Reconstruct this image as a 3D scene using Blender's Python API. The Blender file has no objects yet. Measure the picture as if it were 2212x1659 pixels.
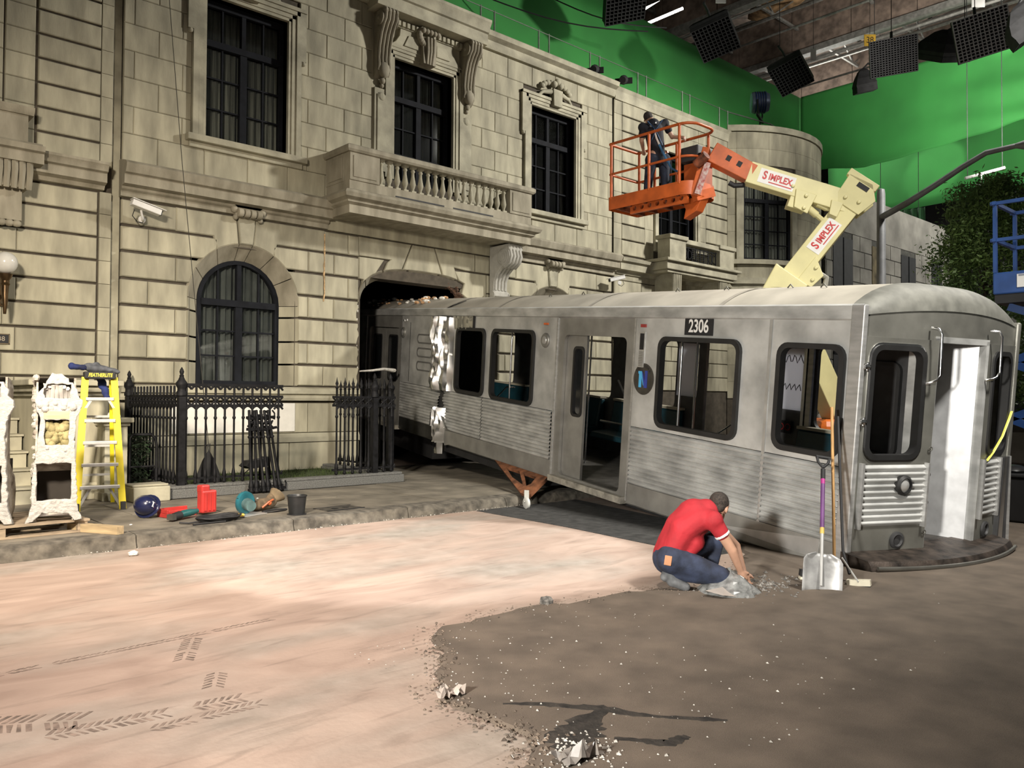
import bpy, math, random
from math import sin, cos, pi, sqrt, radians, atan2, hypot
from mathutils import Vector, Matrix, noise
random.seed(7)
S = bpy.context.scene
COL = S.collection
# ------------------------------------------------------------------ camera
F_PX, CX = 1770.0, 2212.0
TH, PITCH, ROLL = radians(47.7), math.atan(35/1770.0), 0.0055
fw0 = Vector((cos(TH), sin(TH), 0)); rt0 = Vector((sin(TH), -cos(TH), 0)); up0 = Vector((0, 0, 1))
fw = fw0*cos(PITCH)+up0*sin(PITCH); up1 = up0*cos(PITCH)-fw0*sin(PITCH)
rt = rt0*cos(ROLL)+up1*sin(ROLL); up = up1*cos(ROLL)-rt0*sin(ROLL)
camd = bpy.data.cameras.new('camera'); cam = bpy.data.objects.new('camera', camd); COL.objects.link(cam)
camd.sensor_width = 36; camd.lens = F_PX/CX*36; camd.clip_end = 300; camd.clip_start = .05
m = Matrix((rt, up, -fw)).transposed().to_4x4(); m.translation = (0, 0, 1.6); cam.matrix_world = m
S.camera = cam
# ------------------------------------------------------------------ world, stage lamps, exposure
W_ = bpy.data.worlds.new('stage_air'); S.world = W_; W_.use_nodes = True
W_.node_tree.nodes['Background'].inputs[0].default_value = (.75, .76, .72, 1)
W_.node_tree.nodes['Background'].inputs[1].default_value = .07
S.view_settings.view_transform = 'Standard'; S.view_settings.look = 'None'
S.view_settings.exposure = 0.25; S.view_settings.gamma = 1
def lamp(kind, loc, aim, power, col, size=1, spot=60, blend=.3, spread=None, sy=None):
    l = bpy.data.lights.new('stage_lamp', kind); l.energy = power; l.color = col
    if kind == 'AREA':
        l.size = size
        if sy: l.shape = 'RECTANGLE'; l.size_y = sy
        if spread: l.spread = radians(spread)
    else: l.shadow_soft_size = size
    if kind == 'SPOT': l.spot_size = radians(spot); l.spot_blend = blend
    o = bpy.data.objects.new('stage_lamp', l); COL.objects.link(o); o.location = loc
    o.rotation_euler = (Vector(aim)-Vector(loc)).to_track_quat('-Z', 'Y').to_euler(); return o
WARM = (1, .88, .73); NEU = (1, .955, .88); COOL = (.86, .94, 1)
lamp('AREA', (-1.8, 2.6, 5.6), (4.2, 13.0, .9), 330, WARM, .8, spread=66)      # high set lamp left of camera, over the kerb and stoop
lamp('AREA', (-3.0, 1.2, 2.7), (7, 4.6, .6), 170, NEU, .5, spread=66)         # low work lamp left of camera
lamp('AREA', (1.0, 2.6, 10.0), (2.0, 6.2, 0), 150, (1, .84, .74), .8, spread=60)   # added overhead fill, evens out the near street floor
lamp('AREA', (21.5, 2.5, 12.5), (14.0, 14.6, 5.6), 1180, NEU, 1.0, spread=116)              # high bank on the right, raking the facade
lamp('AREA', (7.0, -2.5, 11.0), (9.2, 6.0, 2.2), 370, NEU, 1.2, spread=62)       # overhead bank over the car nose
lamp('SPOT', (7.5, 3.0, 12.0), (5.2, 6.9, 0), 5600, (1, .98, .96), .1, 21, .22)          # lamp making the pale pool on the street
lamp('AREA', (24, 16.2, 10.6), (24, 19.5, 13.0), 200, NEU, 10, sy=1.0)          # lamps washing the green screen
lamp('AREA', (40, 3, 12), (39, 13, 6), 1200, NEU, 3.0)                         # bank over the far street end
lamp('AREA', (33, 8, 15.6), (35, 11, 20), 420, NEU, 3.0)                      # added upward lamp brightening the stage roof, stands in for spill
# ------------------------------------------------------------------ mesh helpers
def T(x): return Vector(x)
class MB:
    def __init__(s): s.v = []; s.f = []; s.mi = []
    def add(s, vs, fs, mi=0):
        n = len(s.v); s.v += [tuple(p) for p in vs]; s.f += [tuple(i+n for i in f) for f in fs]; s.mi += [mi]*len(fs); return s
    def box(s, x0, x1, y0, y1, z0, z1, M=None, mi=0, tp=1, tq=1):
        c = [(x0, y0, z0), (x1, y0, z0), (x1, y1, z0), (x0, y1, z0)]
        mx, my = (x0+x1)/2, (y0+y1)/2
        c += [(mx+(x-mx)*tp, my+(y-my)*tq, z1) for x, y, z in c]
        if M is not None: c = [M@Vector(p) for p in c]
        return s.add(c, [(0, 3, 2, 1), (4, 5, 6, 7), (0, 1, 5, 4), (1, 2, 6, 5), (2, 3, 7, 6), (3, 0, 4, 7)], mi)
    def bar(s, a, b, w, h=None, upv=(0, 0, 1), mi=0):
        a, b = Vector(a), Vector(b); d = b-a; L = d.length; d /= L; h = h or w
        u = Vector(upv); x = d.cross(u)
        if x.length < 1e-4: x = d.cross(Vector((0, 1, 0)))
        x.normalize(); u = x.cross(d)
        M = Matrix((x, d, u)).transposed().to_4x4(); M.translation = a
        return s.box(-w/2, w/2, 0, L, -h/2, h/2, M, mi)
    def tube(s, pts, r, n=8, cap=True, closed=False, mi=0, flat=None):
        P = [Vector(p) for p in pts]; N = len(P); R = r if isinstance(r, (list, tuple)) else [r]*N
        t0 = (P[1]-P[0]).normalized(); ref = Vector((0, 0, 1)) if abs(t0.z) < .9 else Vector((1, 0, 0))
        u = t0.cross(ref).normalized(); vs = []
        for i in range(N):
            if closed: t = (P[(i+1) % N]-P[i-1])
            else: t = P[min(i+1, N-1)]-P[max(i-1, 0)]
            t.normalize(); u = (u-t*u.dot(t))
            u = u.normalized() if u.length > 1e-6 else t.orthogonal().normalized()
            w = t.cross(u)
            for k in range(n):
                a = 2*pi*k/n; vs.append(P[i]+(u*cos(a)+w*sin(a)*(flat or 1))*R[i])
        fs = []
        for i in range(N if closed else N-1):
            j = (i+1) % N
            for k in range(n): fs.append((i*n+k, i*n+(k+1) % n, j*n+(k+1) % n, j*n+k))
        if cap and not closed: fs += [tuple(range(n-1, -1, -1)), tuple(range((N-1)*n, N*n))]
        return s.add(vs, fs, mi)
    def lathe(s, prof, n=12, o=(0, 0, 0), M=None, cap=True, mi=0, sx=1, sy=1):
        vs = []; N = len(prof)
        for r, z in prof:
            for k in range(n):
                a = 2*pi*k/n; p = Vector((r*cos(a)*sx, r*sin(a)*sy, z))
                if M is not None: p = M@p
                vs.append(p+Vector(o))
        fs = [(i*n+k, i*n+(k+1) % n, (i+1)*n+(k+1) % n, (i+1)*n+k) for i in range(N-1) for k in range(n)]
        if cap: fs += [tuple(range(n-1, -1, -1)), tuple(range((N-1)*n, N*n))]
        return s.add(vs, fs, mi)
    def prism(s, poly, d0, d1, ax='y', M=None, mi=0):
        # poly in the two other axes, extruded along ax
        mp = {'x': lambda a, b, d: (d, a, b), 'y': lambda a, b, d: (a, d, b), 'z': lambda a, b, d: (a, b, d)}[ax]
        n = len(poly); vs = [mp(a, b, d0) for a, b in poly]+[mp(a, b, d1) for a, b in poly]
        if M is not None: vs = [M@Vector(p) for p in vs]
        fs = [tuple(range(n)), tuple(range(2*n-1, n-1, -1))]+[(i, i+n, (i+1) % n+n, (i+1) % n) for i in range(n)]
        return s.add(vs, fs, mi)
    def ball(s, c, r, n=10, m=7, sc=(1, 1, 1), mi=0, M=None):
        pr = [(max(sin(pi*i/m), .001)*r, -cos(pi*i/m)*r) for i in range(m+1)]
        Mx = Matrix.Diagonal((*sc, 1)) if M is None else M@Matrix.Diagonal((*sc, 1))
        return s.lathe(pr, n, c, Mx, True, mi)
    def stone(s, poly, yf, yb, c=.012):
        # polygon in x,z with a chamfered face at yf; recedes to yb
        n = len(poly)
        ar = sum(poly[i][0]*poly[(i+1) % n][1]-poly[(i+1) % n][0]*poly[i][1] for i in range(n))
        if ar < 0: poly = poly[::-1]
        ins = []
        for i in range(n):
            p0, p1, p2 = Vector(poly[i-1]), Vector(poly[i]), Vector(poly[(i+1) % n])
            a = (p1-p0).normalized(); b = (p2-p1).normalized(); na = Vector((-a.y, a.x)); nb = Vector((-b.y, b.x))
            k = (na+nb); q = max(k.dot(na), .3); ins.append(p1+k*(c/q))
        vs = [(p.x, yf, p.y) for p in ins]+[(p[0], yf+c, p[1]) for p in poly]+[(p[0], yb, p[1]) for p in poly]
        fs = [tuple(range(n))]
        for L in (0, n): fs += [(L+(i+1) % n, L+i, L+n+i, L+n+(i+1) % n) for i in range(n)]
        return s.add(vs, fs)
    def build(s, name, mat, parent=None, smooth=False, fix=True, M=None, bevel=0):
        me = bpy.data.meshes.new(name); me.from_pydata(s.v, [], s.f)
        mats = mat if isinstance(mat, (list, tuple)) else [mat]
        for q in mats: me.materials.append(q)
        if len(mats) > 1: me.polygons.foreach_set('material_index', s.mi)
        if fix:
            import bmesh
            b = bmesh.new(); b.from_mesh(me); bmesh.ops.recalc_face_normals(b, faces=b.faces); b.to_mesh(me); b.free()
        if smooth:
            me.polygons.foreach_set('use_smooth', [True]*len(me.polygons))
            try: me.set_sharp_from_angle(angle=radians(smooth if smooth > 1 else 40))
            except Exception: pass
        o = bpy.data.objects.new(name, me); COL.objects.link(o)
        if parent is not None: o.parent = parent
        if M is not None: o.matrix_local = M
        if bevel:
            bm_ = o.modifiers.new('soft_edge', 'BEVEL'); bm_.width = bevel; bm_.segments = 2; bm_.limit_method = 'ANGLE'
        return o
def tag(o, label=None, cat=None, group=None, kind=None):
    if label: o['label'] = label
    if cat: o['category'] = cat
    if group: o['group'] = group
    if kind: o['kind'] = kind
    return o
def thing(name, label, cat, loc=(0, 0, 0), rz=0, group=None):
    o = bpy.data.objects.new(name, None); COL.objects.link(o); o.empty_display_size = .1
    o.location = loc; o.rotation_euler = (0, 0, rz); return tag(o, label, cat, group)
def copy_tree(o, parent=None):
    c = o.copy(); COL.objects.link(c); c.parent = parent
    for ch in o.children: copy_tree(ch, c)
    return c
def sub(child, part):
    # makes an already placed part a sub-part without moving it
    mb = child.matrix_basis.copy(); child.parent = part; child.matrix_basis = part.matrix_basis.inverted()@mb; return child
def realize(o, name, mat, parent=None, smooth=True):
    dg = bpy.context.evaluated_depsgraph_get(); dg.update()
    me = bpy.data.meshes.new_from_object(o.evaluated_get(dg)); me.name = name
    dat = o.data; bpy.data.objects.remove(o)
    me.materials.clear(); me.materials.append(mat)
    if smooth: me.polygons.foreach_set('use_smooth', [True]*len(me.polygons))
    n = bpy.data.objects.new(name, me); COL.objects.link(n)
    if parent is not None: n.parent = parent
    return n
def plate(name, outer, holes, th, mat, parent=None, M=None, bev=0.0):
    # flat sheet with real openings; outline in local x,y, thickness along z
    cu = bpy.data.curves.new(name, 'CURVE'); cu.dimensions = '2D'; cu.fill_mode = 'BOTH'; cu.extrude = th/2
    cu.bevel_depth = bev; cu.bevel_resolution = 1
    for pl in [outer]+holes:
        sp = cu.splines.new('POLY'); sp.points.add(len(pl)-1); sp.use_cyclic_u = True
        for i, p in enumerate(pl): sp.points[i].co = (p[0], p[1], 0, 1)
    t = bpy.data.objects.new(name, cu); COL.objects.link(t)
    o = realize(t, name, mat, parent, False)
    if M is not None: o.matrix_local = M
    return o
def rrect(x0, x1, y0, y1, r, n=5):
    out = []
    for cx, cy, a0 in ((x1-r, y1-r, 0), (x0+r, y1-r, 90), (x0+r, y0+r, 180), (x1-r, y0+r, 270)):
        for k in range(n+1):
            a = radians(a0+90*k/n); out.append((cx+r*cos(a), cy+r*sin(a)))
    return out
def blob(name, mb, vox, mat, parent=None, sm=6, smooth=True):
    # fuses overlapping solids into one continuous skin
    o = mb.build(name, mat, None)
    r = o.modifiers.new('fuse', 'REMESH'); r.mode = 'VOXEL'; r.voxel_size = vox
    if sm: q = o.modifiers.new('ease', 'SMOOTH'); q.iterations = sm; q.factor = .5
    return realize(o, name, mat, parent, smooth)
def text(name, body, size, mat, parent, M, depth=.002, align='CENTER', sx=1.0, bold=0.0, shear=0):
    c = bpy.data.curves.new(name, 'FONT'); c.body = body; c.size = size; c.extrude = depth; c.align_x = align; c.align_y = 'CENTER'
    c.offset = bold; c.shear = shear
    t = bpy.data.objects.new(name, c); COL.objects.link(t); o = realize(t, name, mat, parent, False)
    o.matrix_local = M@Matrix.Diagonal((sx, 1, 1, 1)); return o
def frame(o, x, y, z=None):
    x = Vector(x).normalized(); y = Vector(y); z = x.cross(y).normalized(); y = z.cross(x)
    M = Matrix((x, y, z)).transposed().to_4x4(); M.translation = Vector(o); return M
# ------------------------------------------------------------------ materials
def s2l(c): return tuple((x/12.92 if x <= .04045 else ((x+.055)/1.055)**2.4) for x in c)
def rgb(r, g, b): return s2l((r/255, g/255, b/255))
MATS = {}
def mat(name, col, rough=.6, metal=0, var=.12, scale=6, bump=0, bscale=40, rnd=0, col2=None, coat=0, spec=.5, stretch=None, alpha=None, trans=0, emit=None):
    if name in MATS: return MATS[name]
    M = bpy.data.materials.new(name); M.use_nodes = True; nt = M.node_tree; N = nt.nodes; L = nt.links
    b = N['Principled BSDF']; b.inputs['Roughness'].default_value = rough; b.inputs['Metallic'].default_value = metal
    b.inputs['Specular IOR Level'].default_value = spec
    if coat: b.inputs['Coat Weight'].default_value = coat
    if trans: b.inputs['Transmission Weight'].default_value = trans
    if emit: b.inputs['Emission Color'].default_value = (*col, 1); b.inputs['Emission Strength'].default_value = emit
    tc = N.new('ShaderNodeTexCoord'); mp = N.new('ShaderNodeMapping'); L.new(tc.outputs['Object'], mp.inputs[0])
    if stretch: mp.inputs['Scale'].default_value = stretch
    nz = N.new('ShaderNodeTexNoise'); nz.inputs['Scale'].default_value = scale; nz.inputs['Detail'].default_value = 5; L.new(mp.outputs[0], nz.inputs['Vector'])
    rp = N.new('ShaderNodeValToRGB'); e = rp.color_ramp.elements
    lo = col2 if col2 else tuple(max(0, c*(1-var*1.6)) for c in col); hi = col if col2 else tuple(min(1, c*(1+var)) for c in col)
    e[0].position = .32; e[0].color = (*lo, 1); e[1].position = .68; e[1].color = (*hi, 1)
    L.new(nz.outputs['Fac'], rp.inputs[0]); out = rp.outputs[0]
    if rnd:
        oi = N.new('ShaderNodeObjectInfo'); mr = N.new('ShaderNodeMapRange'); mr.inputs[3].default_value = 1-rnd; mr.inputs[4].default_value = 1+rnd*.6
        L.new(oi.outputs['Random'], mr.inputs[0]); mx = N.new('ShaderNodeMix'); mx.data_type = 'RGBA'; mx.blend_type = 'MULTIPLY'; mx.inputs[0].default_value = 1
        cb = N.new('ShaderNodeCombineColor')
        for k in range(3): L.new(mr.outputs[0], cb.inputs[k])
        L.new(out, mx.inputs[6]); L.new(cb.outputs[0], mx.inputs[7]); out = mx.outputs[2]
    L.new(out, b.inputs['Base Color'])
    if bump:
        n2 = N.new('ShaderNodeTexNoise'); n2.inputs['Scale'].default_value = bscale; n2.inputs['Detail'].default_value = 4; L.new(mp.outputs[0], n2.inputs['Vector'])
        bp = N.new('ShaderNodeBump'); bp.inputs['Strength'].default_value = bump; bp.inputs['Distance'].default_value = .02
        L.new(n2.outputs['Fac'], bp.inputs['Height']); L.new(bp.outputs[0], b.inputs['Normal'])
    MATS[name] = M; return M
STONE = mat('limestone', (.355, .33, .24), .85, var=.20, scale=2.4, bump=.15, bscale=30, rnd=.13, stretch=(1.6, 1, .4))
STONE2 = mat('limestone_trim', (.355, .333, .247), .85, var=.20, scale=2.5, bump=.2, bscale=25)
STONED = mat('limestone_joint', (.07, .058, .042), .95, var=.2)
STAIN = mat('soot_streaked_limestone', (.34, .31, .235), .85, col2=(.20, .18, .13), scale=3, bump=.2, stretch=(1.6, 1, .45))
GREY = mat('grey_granite', (.12, .12, .112), .7, var=.25, scale=60, bump=.05)
IRON = mat('black_iron', (.008, .008, .009), .6, var=.4, scale=12, spec=.2)
WFRAME = mat('black_window_paint', (.008, .009, .012), .75, var=.2, spec=.15)
CURT = mat('grey_curtain', (.38, .37, .34), .9, var=.35, scale=3, stretch=(9, 9, .3))
DARK = mat('black_box_lining', (.006, .006, .006), .9, var=.1)
BLACK = mat('matt_black', (.012, .012, .013), .7, var=.2)
WHITE = mat('white_paint', (.72, .71, .68), .5, var=.05)
STEEL = mat('brushed_stainless', (.46, .46, .45), .38, .6, var=.12, scale=4, stretch=(1, 1, 5), bump=.02)
STEELD = mat('dull_steel', (.20, .195, .175), .5, .85, var=.2, scale=3)
SHINY = mat('crumpled_bright_steel', (.60, .60, .59), .30, 1, var=.06, scale=5)
CHROME = mat('bright_tube', (.75, .75, .75), .2, 1, var=.03)
RUBBER = mat('black_rubber', (.012, .012, .012), .55, var=.2)
def glass_mat():
    M = bpy.data.materials.new('window_glass'); M.use_nodes = True; nt = M.node_tree; nt.nodes.clear(); N = nt.nodes; L = nt.links
    o = N.new('ShaderNodeOutputMaterial'); t = N.new('ShaderNodeBsdfTransparent'); t.inputs[0].default_value = (.82, .84, .82, 1)
    g = N.new('ShaderNodeBsdfGlossy'); g.inputs['Roughness'].default_value = .03; fz = N.new('ShaderNodeFresnel'); fz.inputs[0].default_value = 1.5
    x = N.new('ShaderNodeMixShader'); L.new(fz.outputs[0], x.inputs[0]); L.new(t.outputs[0], x.inputs[1]); L.new(g.outputs[0], x.inputs[2]); L.new(x.outputs[0], o.inputs[0]); return M
GLASS = glass_mat()
# ------------------------------------------------------------------ street floor
def floor_mat():
    M = bpy.data.materials.new('dusty_street'); M.use_nodes = True; nt = M.node_tree; N = nt.nodes; L = nt.links; b = N['Principled BSDF']
    b.inputs['Roughness'].default_value = .9; b.inputs['Specular IOR Level'].default_value = .25
    tc = N.new('ShaderNodeTexCoord')
    def nz(sc, det, st=None, dist=0):
        mp = N.new('ShaderNodeMapping'); L.new(tc.outputs['Object'], mp.inputs[0])
        if st: mp.inputs['Scale'].default_value = st[0]; mp.inputs['Rotation'].default_value = (0, 0, st[1])
        n = N.new('ShaderNodeTexNoise'); n.inputs['Scale'].default_value = sc; n.inputs['Detail'].default_value = det; n.inputs['Distortion'].default_value = dist
        L.new(mp.outputs[0], n.inputs['Vector']); return n.outputs['Fac']
    def ramp(f, a, c0, bb, c1):
        r = N.new('ShaderNodeValToRGB'); e = r.color_ramp.elements; e[0].position = a; e[0].color = (*c0, 1); e[1].position = bb; e[1].color = (*c1, 1); L.new(f, r.inputs[0]); return r.outputs[0]
    def mix(f, a, c):
        x = N.new('ShaderNodeMix'); x.data_type = 'RGBA'
        L.new(f, x.inputs[0]); L.new(a, x.inputs[6]); L.new(c, x.inputs[7]); return x.outputs[2]
    base = ramp(nz(1.1, 7, ((1, 2.0, 1), .2), 1.2), .30, (.27, .20, .160), .68, (.385, .295, .24))
    grey = ramp(nz(5, 5), .3, (.20, .185, .155), .7, (.33, .30, .26))
    out = mix(ramp(nz(.45, 5, ((1, 2, 1), .3)), .46, (0, 0, 0), .66, (.8, .8, .8)), base, grey)
    streak = ramp(nz(2.2, 8, ((.6, 3.2, 1), .15), 1.6), .56, (0, 0, 0), .74, (.40, .40, .40))
    drk = N.new('ShaderNodeRGB'); drk.outputs[0].default_value = (.12, .095, .075, 1)
    out = mix(streak, out, drk.outputs[0])
    L.new(out, b.inputs['Base Color'])
    bp = N.new('ShaderNodeBump'); bp.inputs['Strength'].default_value = .25; bp.inputs['Distance'].default_value = .01
    L.new(nz(30, 6), bp.inputs['Height']); L.new(bp.outputs[0], b.inputs['Normal']); return M
fl = MB(); fl.box(-14, 60, -16, 30, -.1, 0)
FLOOR = tag(fl.build('floor', floor_mat()), 'dusty pale studio street floor', kind='structure')
CONC = mat('worn_sidewalk', (.17, .15, .115), .9, var=.25, scale=2.5, bump=.2, bscale=40, rnd=.1)
CURBM = mat('rough_kerb', (.11, .098, .078), .95, var=.35, scale=9, bump=.9, bscale=9)
ASPH = mat('shaded_asphalt', (.045, .045, .043), .9, var=.3, scale=8, bump=.4, bscale=60)
DIRT = mat('brown_dirt', (.125, .098, .074), .95, var=.17, scale=3.2, bump=.35, bscale=320)
sw = MB(); sw.box(-14, 45, 9.46, 15.2, .001, .13)
SIDE = tag(sw.build('trim_sidewalk', STONED), 'raised sidewalk of worn concrete flags', kind='structure')
for i in range(-3, 10):
    for j, (y0, y1) in enumerate(((9.47, 10.75), (10.77, 11.98))):
        x0 = i*1.45+(.5 if j else 0); q = MB()
        q.box(x0+.008, x0+1.442, y0, y1, .10, .15+random.uniform(-.003, .003)); q.build('flag', CONC, SIDE)
q = MB(); q.box(14.2, 45, 9.47, 14.6, .1, .15).box(-6, 4.28, 12.0, 14.6, .1, .15).box(8.4, 14.2, 12, 14.6, .1, .15); q.build('paving', CONC, SIDE)
x = -4.0
while x < 40:
    L_ = random.uniform(1.5, 2.0); q = MB(); n = 10
    if x > 14: L_ = 6
    vs = []; 
    for k in range(n+1):
        X = x+.006+(L_-.012)*k/n
        for (dy, z) in ((-.0, .0), (.01, .07), (.04, .135), (.10, .15), (.32, .15)):
            e = noise.noise((X*2.3, z*9, 0))*.035 if dy < .3 else 0
            vs.append((X, 9.14+dy+e, z-(abs(e)*.4 if z > .1 and dy < .2 else 0)))
    fs = [(a*5+b, a*5+b+1, a*5+b+6, a*5+b+5) for a in range(n) for b in range(4)]
    fs += [(0, 1, 2, 3, 4), tuple(n*5+k for k in (4, 3, 2, 1, 0))]
    q.add(vs, fs); q.build('kerb_stone', CURBM, SIDE, smooth=50); x += L_
# brown dirt layer with its ragged edge
edge = [(3.47, 4.57), (3.2, 4.27), (3.05, 3.94), (2.74, 3.66), (2.66, 3.37), (2.66, 3.13), (2.7, 2.87), (2.62, 2.73), (2.45, 2.64), (2.25, 2.47), (2.1, 1.9), (2.3, .4), (2, -6)]
edge2 = [(30, -6), (30, 4), (11, 6.4), (8.6, 5.4), (7.3, 4.55), (6.22, 4.1), (5.7, 4.05), (5.54, 4.37), (4.95, 4.41), (4.49, 4.53), (4.08, 4.61), (3.69, 4.56)]
pts = []
allp = edge+edge2
for i in range(len(allp)):
    a, b = Vector((*allp[i], 0)), Vector((*allp[(i+1) % len(allp)], 0)); n = max(1, int((b-a).length/.12)) if (b-a).length < 3 else 1
    for k in range(n):
        p = a.lerp(b, k/n); j = .045 if n > 1 else 0
        pts.append((p.x+random.uniform(-j, j), p.y+random.uniform(-j, j)))
DP = MB(); n = len(pts); c = Vector((8, 2))
ins = [tuple(Vector(p)+(c-Vector(p)).normalized()*random.uniform(.02, .06)) for p in pts]
DP.add([(a, b, .002) for a, b in pts]+[(a, b, .022) for a, b in ins], [(i, (i+1) % n, n+(i+1) % n, n+i) for i in range(n)]+[tuple(range(n, 2*n))])
DIRTO = DP.build('dirt_layer', DIRT, FLOOR)
# dark wet cracks in the dirt
WET = mat('wet_black_dirt', (.030, .025, .020), .8, var=.4, scale=12, bump=.5, bscale=40)
def stain(line, w, name='wet_crack', z=.0235):
    q = MB(); L1 = []; L2 = []
    P = [Vector(p) for p in line]
    for i in range(len(P)-1):
        for k in range(6):
            t = k/6; p = P[i].lerp(P[i+1], t); d = (P[i+1]-P[i]).normalized(); nn = Vector((-d.y, d.x)); ww = (w[i]*(1-t)+w[i+1]*t)
            L1.append(p+nn*ww*random.uniform(.5, 1)); L2.append(p-nn*ww*random.uniform(.5, 1))
    poly = L1+L2[::-1]; q.prism([tuple(p) for p in poly], z-.004, z, 'z'); return q.build(name, WET, FLOOR)
stain([(2.86, 3.2), (3.0, 3.08), (3.11, 2.92), (3.19, 2.82), (3.26, 2.66), (3.34, 2.54), (3.47, 2.39), (3.56, 2.28)], [.012, .034, .045, .06, .034, .022, .034, .012])
stain([(3.22, 2.79), (3.01, 2.76), (2.9, 2.69), (2.78, 2.64), (2.72, 2.56)], [.04, .10, .14, .15, .08], z=.0236)
stain([(2.96, 2.53), (3.04, 2.42), (3.1, 2.32), (3.17, 2.32), (3.25, 2.32)], [.02, .03, .055, .045, .02], z=.0237)
# tyre tread prints
TREAD = mat('tread_print', (.20, .15, .12), .95, var=.35, scale=14)
def tread(x0, y0, ang, n, step, w, name='tyre_track', style=0):
    q = MB(); ca, sa = cos(ang), sin(ang)
    for i in range(n):
        if random.random() < .12: continue
        for sd in (-1, 1):
            a = [(i*step, sd*.012), (i*step+.02, sd*.012), (i*step+.055, sd*w), (i*step+.035, sd*w)]
            q.prism([(x0+p*ca-r*sa+random.uniform(-.006, .006), y0+p*sa+r*ca) for p, r in a], .0004, .0014, 'z')
    return tag(q.build(name, TREAD, FLOOR), kind='stuff')
tread(.62, 4.82, radians(-32), 16, .042, .11)
tread(1.0, 4.36, radians(-8), 22, .042, .07)
tread(.9, 5.50, radians(3), 46, .04, .035)
tread(2.14, 5.5, radians(-118), 11, .045, .06)
tread(1.98, 4.72, radians(-118), 6, .045, .06)
tread(1.4, 4.12, radians(-3), 14, .04, .05)
# ------------------------------------------------------------------ facades
W = 14.6
def core(name, x0, x1, z0, z1, yf, yb, holes, m=STONED):
    xs = sorted({x0, x1, *[h[0] for h in holes], *[h[1] for h in holes]}); zs = sorted({z0, z1, *[h[2] for h in holes], *[h[3] for h in holes]})
    q = MB()
    for i in range(len(xs)-1):
        for j in range(len(zs)-1):
            cx, cz = (xs[i]+xs[i+1])/2, (zs[j]+zs[j+1])/2
            if any(h[0] < cx < h[1] and h[2] < cz < h[3] for h in holes): continue
            q.box(xs[i], xs[i+1], yf, yb, zs[j], zs[j+1])
    return tag(q.build(name, m, None, fix=False), kind='structure')
def course(parent, z0, z1, spans, joints, yf=W, yb=W+.06, g=.006, c=.012, m=None, name='stone_block'):
    for a, b in spans:
        js = [a]+[j for j in joints if a+.14 < j < b-.14]+[b]
        for k in range(len(js)-1):
            MB().stone([(js[k]+g/2, z0+g/2), (js[k+1]-g/2, z0+g/2), (js[k+1]-g/2, z1-g/2), (js[k]+g/2, z1-g/2)], yf+random.uniform(-.002, .002), yb, c).build(name, m or STONE, parent, fix=False)
def subtract(span, cuts):
    out = [span]
    for c0, c1 in cuts:
        nx = []
        for a, b in out:
            if c1 <= a or c0 >= b: nx.append((a, b)); continue
            if c0 > a: nx.append((a, c0))
            if c1 < b: nx.append((c1, b))
        out = nx
    return [(a, b) for a, b in out if b-a > .03]
def moulding(parent, prof, x0, x1, name='cornice', m=None, ends=True, smooth=0):
    # prof: (projection from wall plane outwards, z)
    q = MB(); q.prism([(W-p, z) for p, z in prof], x0, x1, 'x'); return q.build(name, m or STONE2, parent, smooth=smooth)
WIN_N = [0]
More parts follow.
